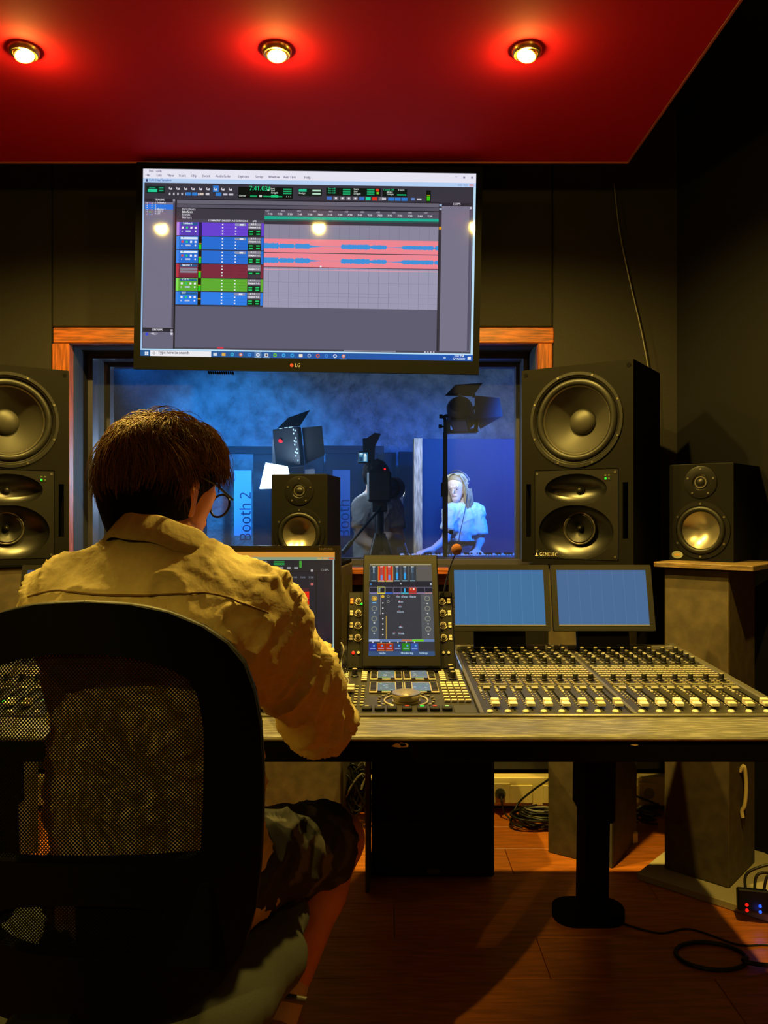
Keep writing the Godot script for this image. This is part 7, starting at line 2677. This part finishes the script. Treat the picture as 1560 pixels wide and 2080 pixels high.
# ------------------------------------------------------------------ video camera, tripods, operator
func tripod(parent, top: Vector3, foot_y: float, spread: float, r: float, m, start := 0.0):
	for k in 3:
		var a := start + TAU * k / 3
		var st := mb()
		var e := Vector3(top.x + spread * cos(a), foot_y, top.z + spread * sin(a))
		var mid := top.lerp(e, 0.5)
		rod(st, top + Vector3(0.02 * cos(a), 0, 0.02 * sin(a)), mid, r, 8)
		rod(st, mid, e, r * 0.7, 8)
		box(st, mid, Vector3(r * 3, r * 2.4, r * 3), 0.002)
		part(parent, "tripod_leg", st, m)

func build_camera_crew():
	var st: SurfaceTool
	var c = thing("video_camera", "black video camera with a small lit monitor on a black tripod", "video camera", Vector3(-0.03, 0, -5.0))
	var blk := mat("camera_black", Color(0.035, 0.035, 0.045), 0.5)
	st = mb()
	box(st, Vector3(0.0, 1.36, 0.0), Vector3(0.15, 0.19, 0.26), 0.012)
	part(c, "camera_body", st, blk)
	st = mb()
	lathe(st, [Vector2(0.05, 0.0), Vector2(0.055, 0.12), Vector2(0.07, 0.13), Vector2(0.075, 0.20), Vector2(0.06, 0.20)], 20, Transform3D(turn(-25, -90), Vector3(0.02, 1.36, -0.12)))
	part(c, "lens_barrel", st, blk)
	st = mb()
	extrude(st, PackedVector2Array([Vector2(-0.10, 1.53), Vector2(-0.03, 1.53), Vector2(-0.025, 1.62), Vector2(0.01, 1.695), Vector2(-0.03, 1.70), Vector2(-0.08, 1.665), Vector2(-0.105, 1.665)]), -0.03, 0.03)
	part(c, "viewfinder_hood", st, blk)
	st = mb()
	box(st, Vector3(-0.10, 1.545, 0.02), Vector3(0.07, 0.075, 0.018), 0.004)
	box(st, Vector3(-0.06, 1.48, 0.0), Vector3(0.012, 0.12, 0.012))
	part(c, "monitor_case", st, blk)
	var im := canvas(64, 64, hx("2a6a98"))
	rc(im, 4, 4, 24, 10, hx("c8f0ff"))
	rc(im, 4, 20, 20, 6, hx("88d0e8"))
	rc(im, 4, 32, 22, 26, hx("1a3a60"))
	rc(im, 34, 14, 22, 44, hx("b8e0f0"))
	rc(im, 38, 8, 12, 14, hx("f0fbff"))
	part(c, "monitor_screen", sheet(0.056, 0.060), screen_mat("camera_monitor", im, 0.95, 0.3), Transform3D(Basis(), Vector3(-0.10, 1.545, 0.0305)))
	st = mb()
	rod(st, Vector3(0.035, 1.465, 0.131), Vector3(0.035, 1.465, 0.134), 0.006, 10)
	part(c, "tally_light", st, mats.led_red)
	st = mb()
	box(st, Vector3(0, 1.235, 0.0), Vector3(0.10, 0.07, 0.12), 0.008)
	rod(st, Vector3(0, 0.95, 0), Vector3(0, 1.22, 0), 0.03, 10)
	part(c, "fluid_head", st, blk)
	st = mb()
	rod(st, Vector3(0.02, 1.24, 0.05), Vector3(-0.20, 0.98, 0.22), 0.009, 8)
	rod(st, Vector3(-0.17, 1.015, 0.197), Vector3(-0.22, 0.955, 0.236), 0.015, 10)
	part(c, "pan_handle", st, blk)
	tripod(c, Vector3(0, 1.06, 0), 0.0, 0.42, 0.019, blk, 0.25)
	# small work light on a silver tripod
	var w = thing("camera_light", "small metal camera light with a carrying handle on a silver tripod", "studio light", Vector3(0.085, 0, -5.7))
	st = mb()
	box(st, Vector3(0, 1.28, 0.0), Vector3(0.085, 0.085, 0.10), 0.008, Transform3D(turn(20), Vector3.ZERO))
	part(w, "lamp_housing", st, mat("lamp_grey", Color(0.40, 0.42, 0.46), 0.35, 0.5))
	st = mb()
	tube(st, curve([Vector3(-0.052, 1.30, 0.06), Vector3(-0.052, 1.375, 0.06), Vector3(0.0, 1.382, 0.06), Vector3(0.062, 1.375, 0.06), Vector3(0.058, 1.31, 0.06)], 5), 0.008, 8)
	part(w, "handle", st, mats.steel)
	st = mb()
	box(st, Vector3(0.0, 1.21, 0.0), Vector3(0.05, 0.06, 0.05), 0.006)
	rod(st, Vector3(0, 0.78, 0), Vector3(0, 1.19, 0), 0.014, 10)
	part(w, "tripod_head", st, mats.steel)
	tripod(w, Vector3(0, 1.12, 0), 0.0, 0.42, 0.013, mats.steel, 0.6)
	# operator
	var t = thing("person", "person in a white short sleeved shirt sitting behind the video camera", "person", Vector3(-0.09, 0, -5.37))
	var o := Vector3(-0.09, 0, -5.37)
	var W := func(x, y, d): return Vector3(x, y, -d) - o
	var neck: Vector3 = W.call(-0.075, 1.31, 5.38)
	var sa: Vector3 = W.call(-0.145, 1.235, 5.35)
	var sb: Vector3 = W.call(0.06, 1.235, 5.43)
	var ea: Vector3 = W.call(-0.150, 1.02, 5.27)
	var wa: Vector3 = W.call(-0.055, 0.985, 5.11)
	var eb: Vector3 = W.call(0.10, 1.01, 5.35)
	var wb: Vector3 = W.call(0.04, 1.04, 5.15)
	var hc: Vector3 = W.call(-0.055, 1.42, 5.33)
	var body := field_mesh([
		[neck, sa, 0.045, 0.05, 0.04], [neck, sb, 0.045, 0.05, 0.04], [W.call(-0.05, 1.15, 5.41), W.call(-0.05, 0.70, 5.45), 0.12, 0.12, 0.05],
		[neck, hc, 0.05, 0.06, 0.03], ball(hc + Vector3(0, 0.03, 0.0), 0.085, 0.03), [hc, hc + Vector3(0.03, -0.06, -0.06), 0.06, 0.03, 0.03],
		[hc + Vector3(0.02, -0.01, -0.09), hc + Vector3(0.022, -0.035, -0.10), 0.008, 0.010, 0.01],
		[sa, ea, 0.048, 0.042, 0.02], [ea, wa, 0.041, 0.028, 0.02], [sb, eb, 0.048, 0.042, 0.02], [eb, wb, 0.041, 0.028, 0.02]], 0.011)
	var hands := [field_mesh(hand_bones(wa, Vector3(0.2, 0.1, -0.9).normalized(), Vector3.UP, -1.0, 0.9), 0.0045), field_mesh(hand_bones(wb, Vector3(-0.3, 0.2, -0.9).normalized(), Vector3.UP, 1.0, 0.9), 0.0045)]
	part(t, "body", to_mesh([body] + hands), mats.skin_pale)
	var wob := FastNoiseLite.new()
	wob.seed = 21
	wob.frequency = 1.0
	var fold := func(p: Vector3, n: Vector3) -> float:
		return 0.012 * (pow(1.0 - absf(wob.get_noise_3d(p.x * 11.0, p.y * 9.0, p.z * 11.0)), 3.0) - 0.4)
	var shirt := field_mesh([
		[neck + Vector3(0, -0.02, 0), sa, 0.055, 0.066, 0.05], [neck + Vector3(0, -0.02, 0), sb, 0.055, 0.066, 0.05],
		[W.call(-0.055, 1.17, 5.40), W.call(-0.055, 0.88, 5.43), 0.150, 0.155, 0.06, Vector3(1, 1, 1.15)],
		[sa, sa + (ea - sa) * 0.72, 0.064, 0.066, 0.03], [sb, sb + (eb - sb) * 0.72, 0.064, 0.066, 0.03]], 0.010, [
		[W.call(-0.05, 0.84, 5.43), Vector3.DOWN, 0.25], [sa + (ea - sa) * 0.66, (ea - sa).normalized(), 0.09], [sb + (eb - sb) * 0.66, (eb - sb).normalized(), 0.09],
		[neck + Vector3(0, 0.025, 0), Vector3.UP, 0.08]], null, fold)
	part(t, "shirt", to_mesh([shirt]), mat("tee_white", Color(0.86, 0.87, 0.88), 0.9))
	var legs := field_mesh([
		[W.call(-0.12, 0.74, 5.45), W.call(-0.20, 0.66, 5.05), 0.10, 0.075, 0.04], [W.call(0.02, 0.74, 5.45), W.call(0.14, 0.66, 5.09), 0.10, 0.075, 0.04],
		[W.call(-0.05, 0.84, 5.45), W.call(-0.05, 0.72, 5.45), 0.14, 0.14, 0.04], [W.call(-0.20, 0.66, 5.05), W.call(-0.18, 0.06, 5.11), 0.07, 0.05, 0.03], [W.call(0.14, 0.66, 5.09), W.call(0.12, 0.06, 5.15), 0.07, 0.05, 0.03]], 0.013)
	part(t, "trousers", to_mesh([legs]), mat("trouser_dark", Color(0.10, 0.11, 0.14), 0.9))
	var cap := field_mesh([[hc + Vector3(0, 0.045, 0.02), hc + Vector3(0, 0.02, 0.035), 0.088, 0.085, 0.02]], 0.008, [[hc + Vector3(0, 0.0, -0.03), Vector3(0, -0.5, -0.86), 0.15]], null, fold)
	part(t, "hair", to_mesh([cap]), mat("dark_hair", Color(0.07, 0.055, 0.05), 0.6))
	var stool = thing("stool", "black stool under the camera operator", "stool", Vector3(-0.14, 0, -5.47))
	st = mb()
	lathe(st, [Vector2(0, 0.54), Vector2(0.16, 0.54), Vector2(0.17, 0.56), Vector2(0.16, 0.585), Vector2(0, 0.585)], 28)
	part(stool, "seat", st, mats.matt_black)
	for k in 4:
		st = mb()
		var a := TAU * k / 4 + 0.78
		rod(st, Vector3(0.11 * cos(a), 0.54, 0.11 * sin(a)), Vector3(0.20 * cos(a), 0.0, 0.20 * sin(a)), 0.012, 8)
		part(stool, "leg", st, mats.steel)
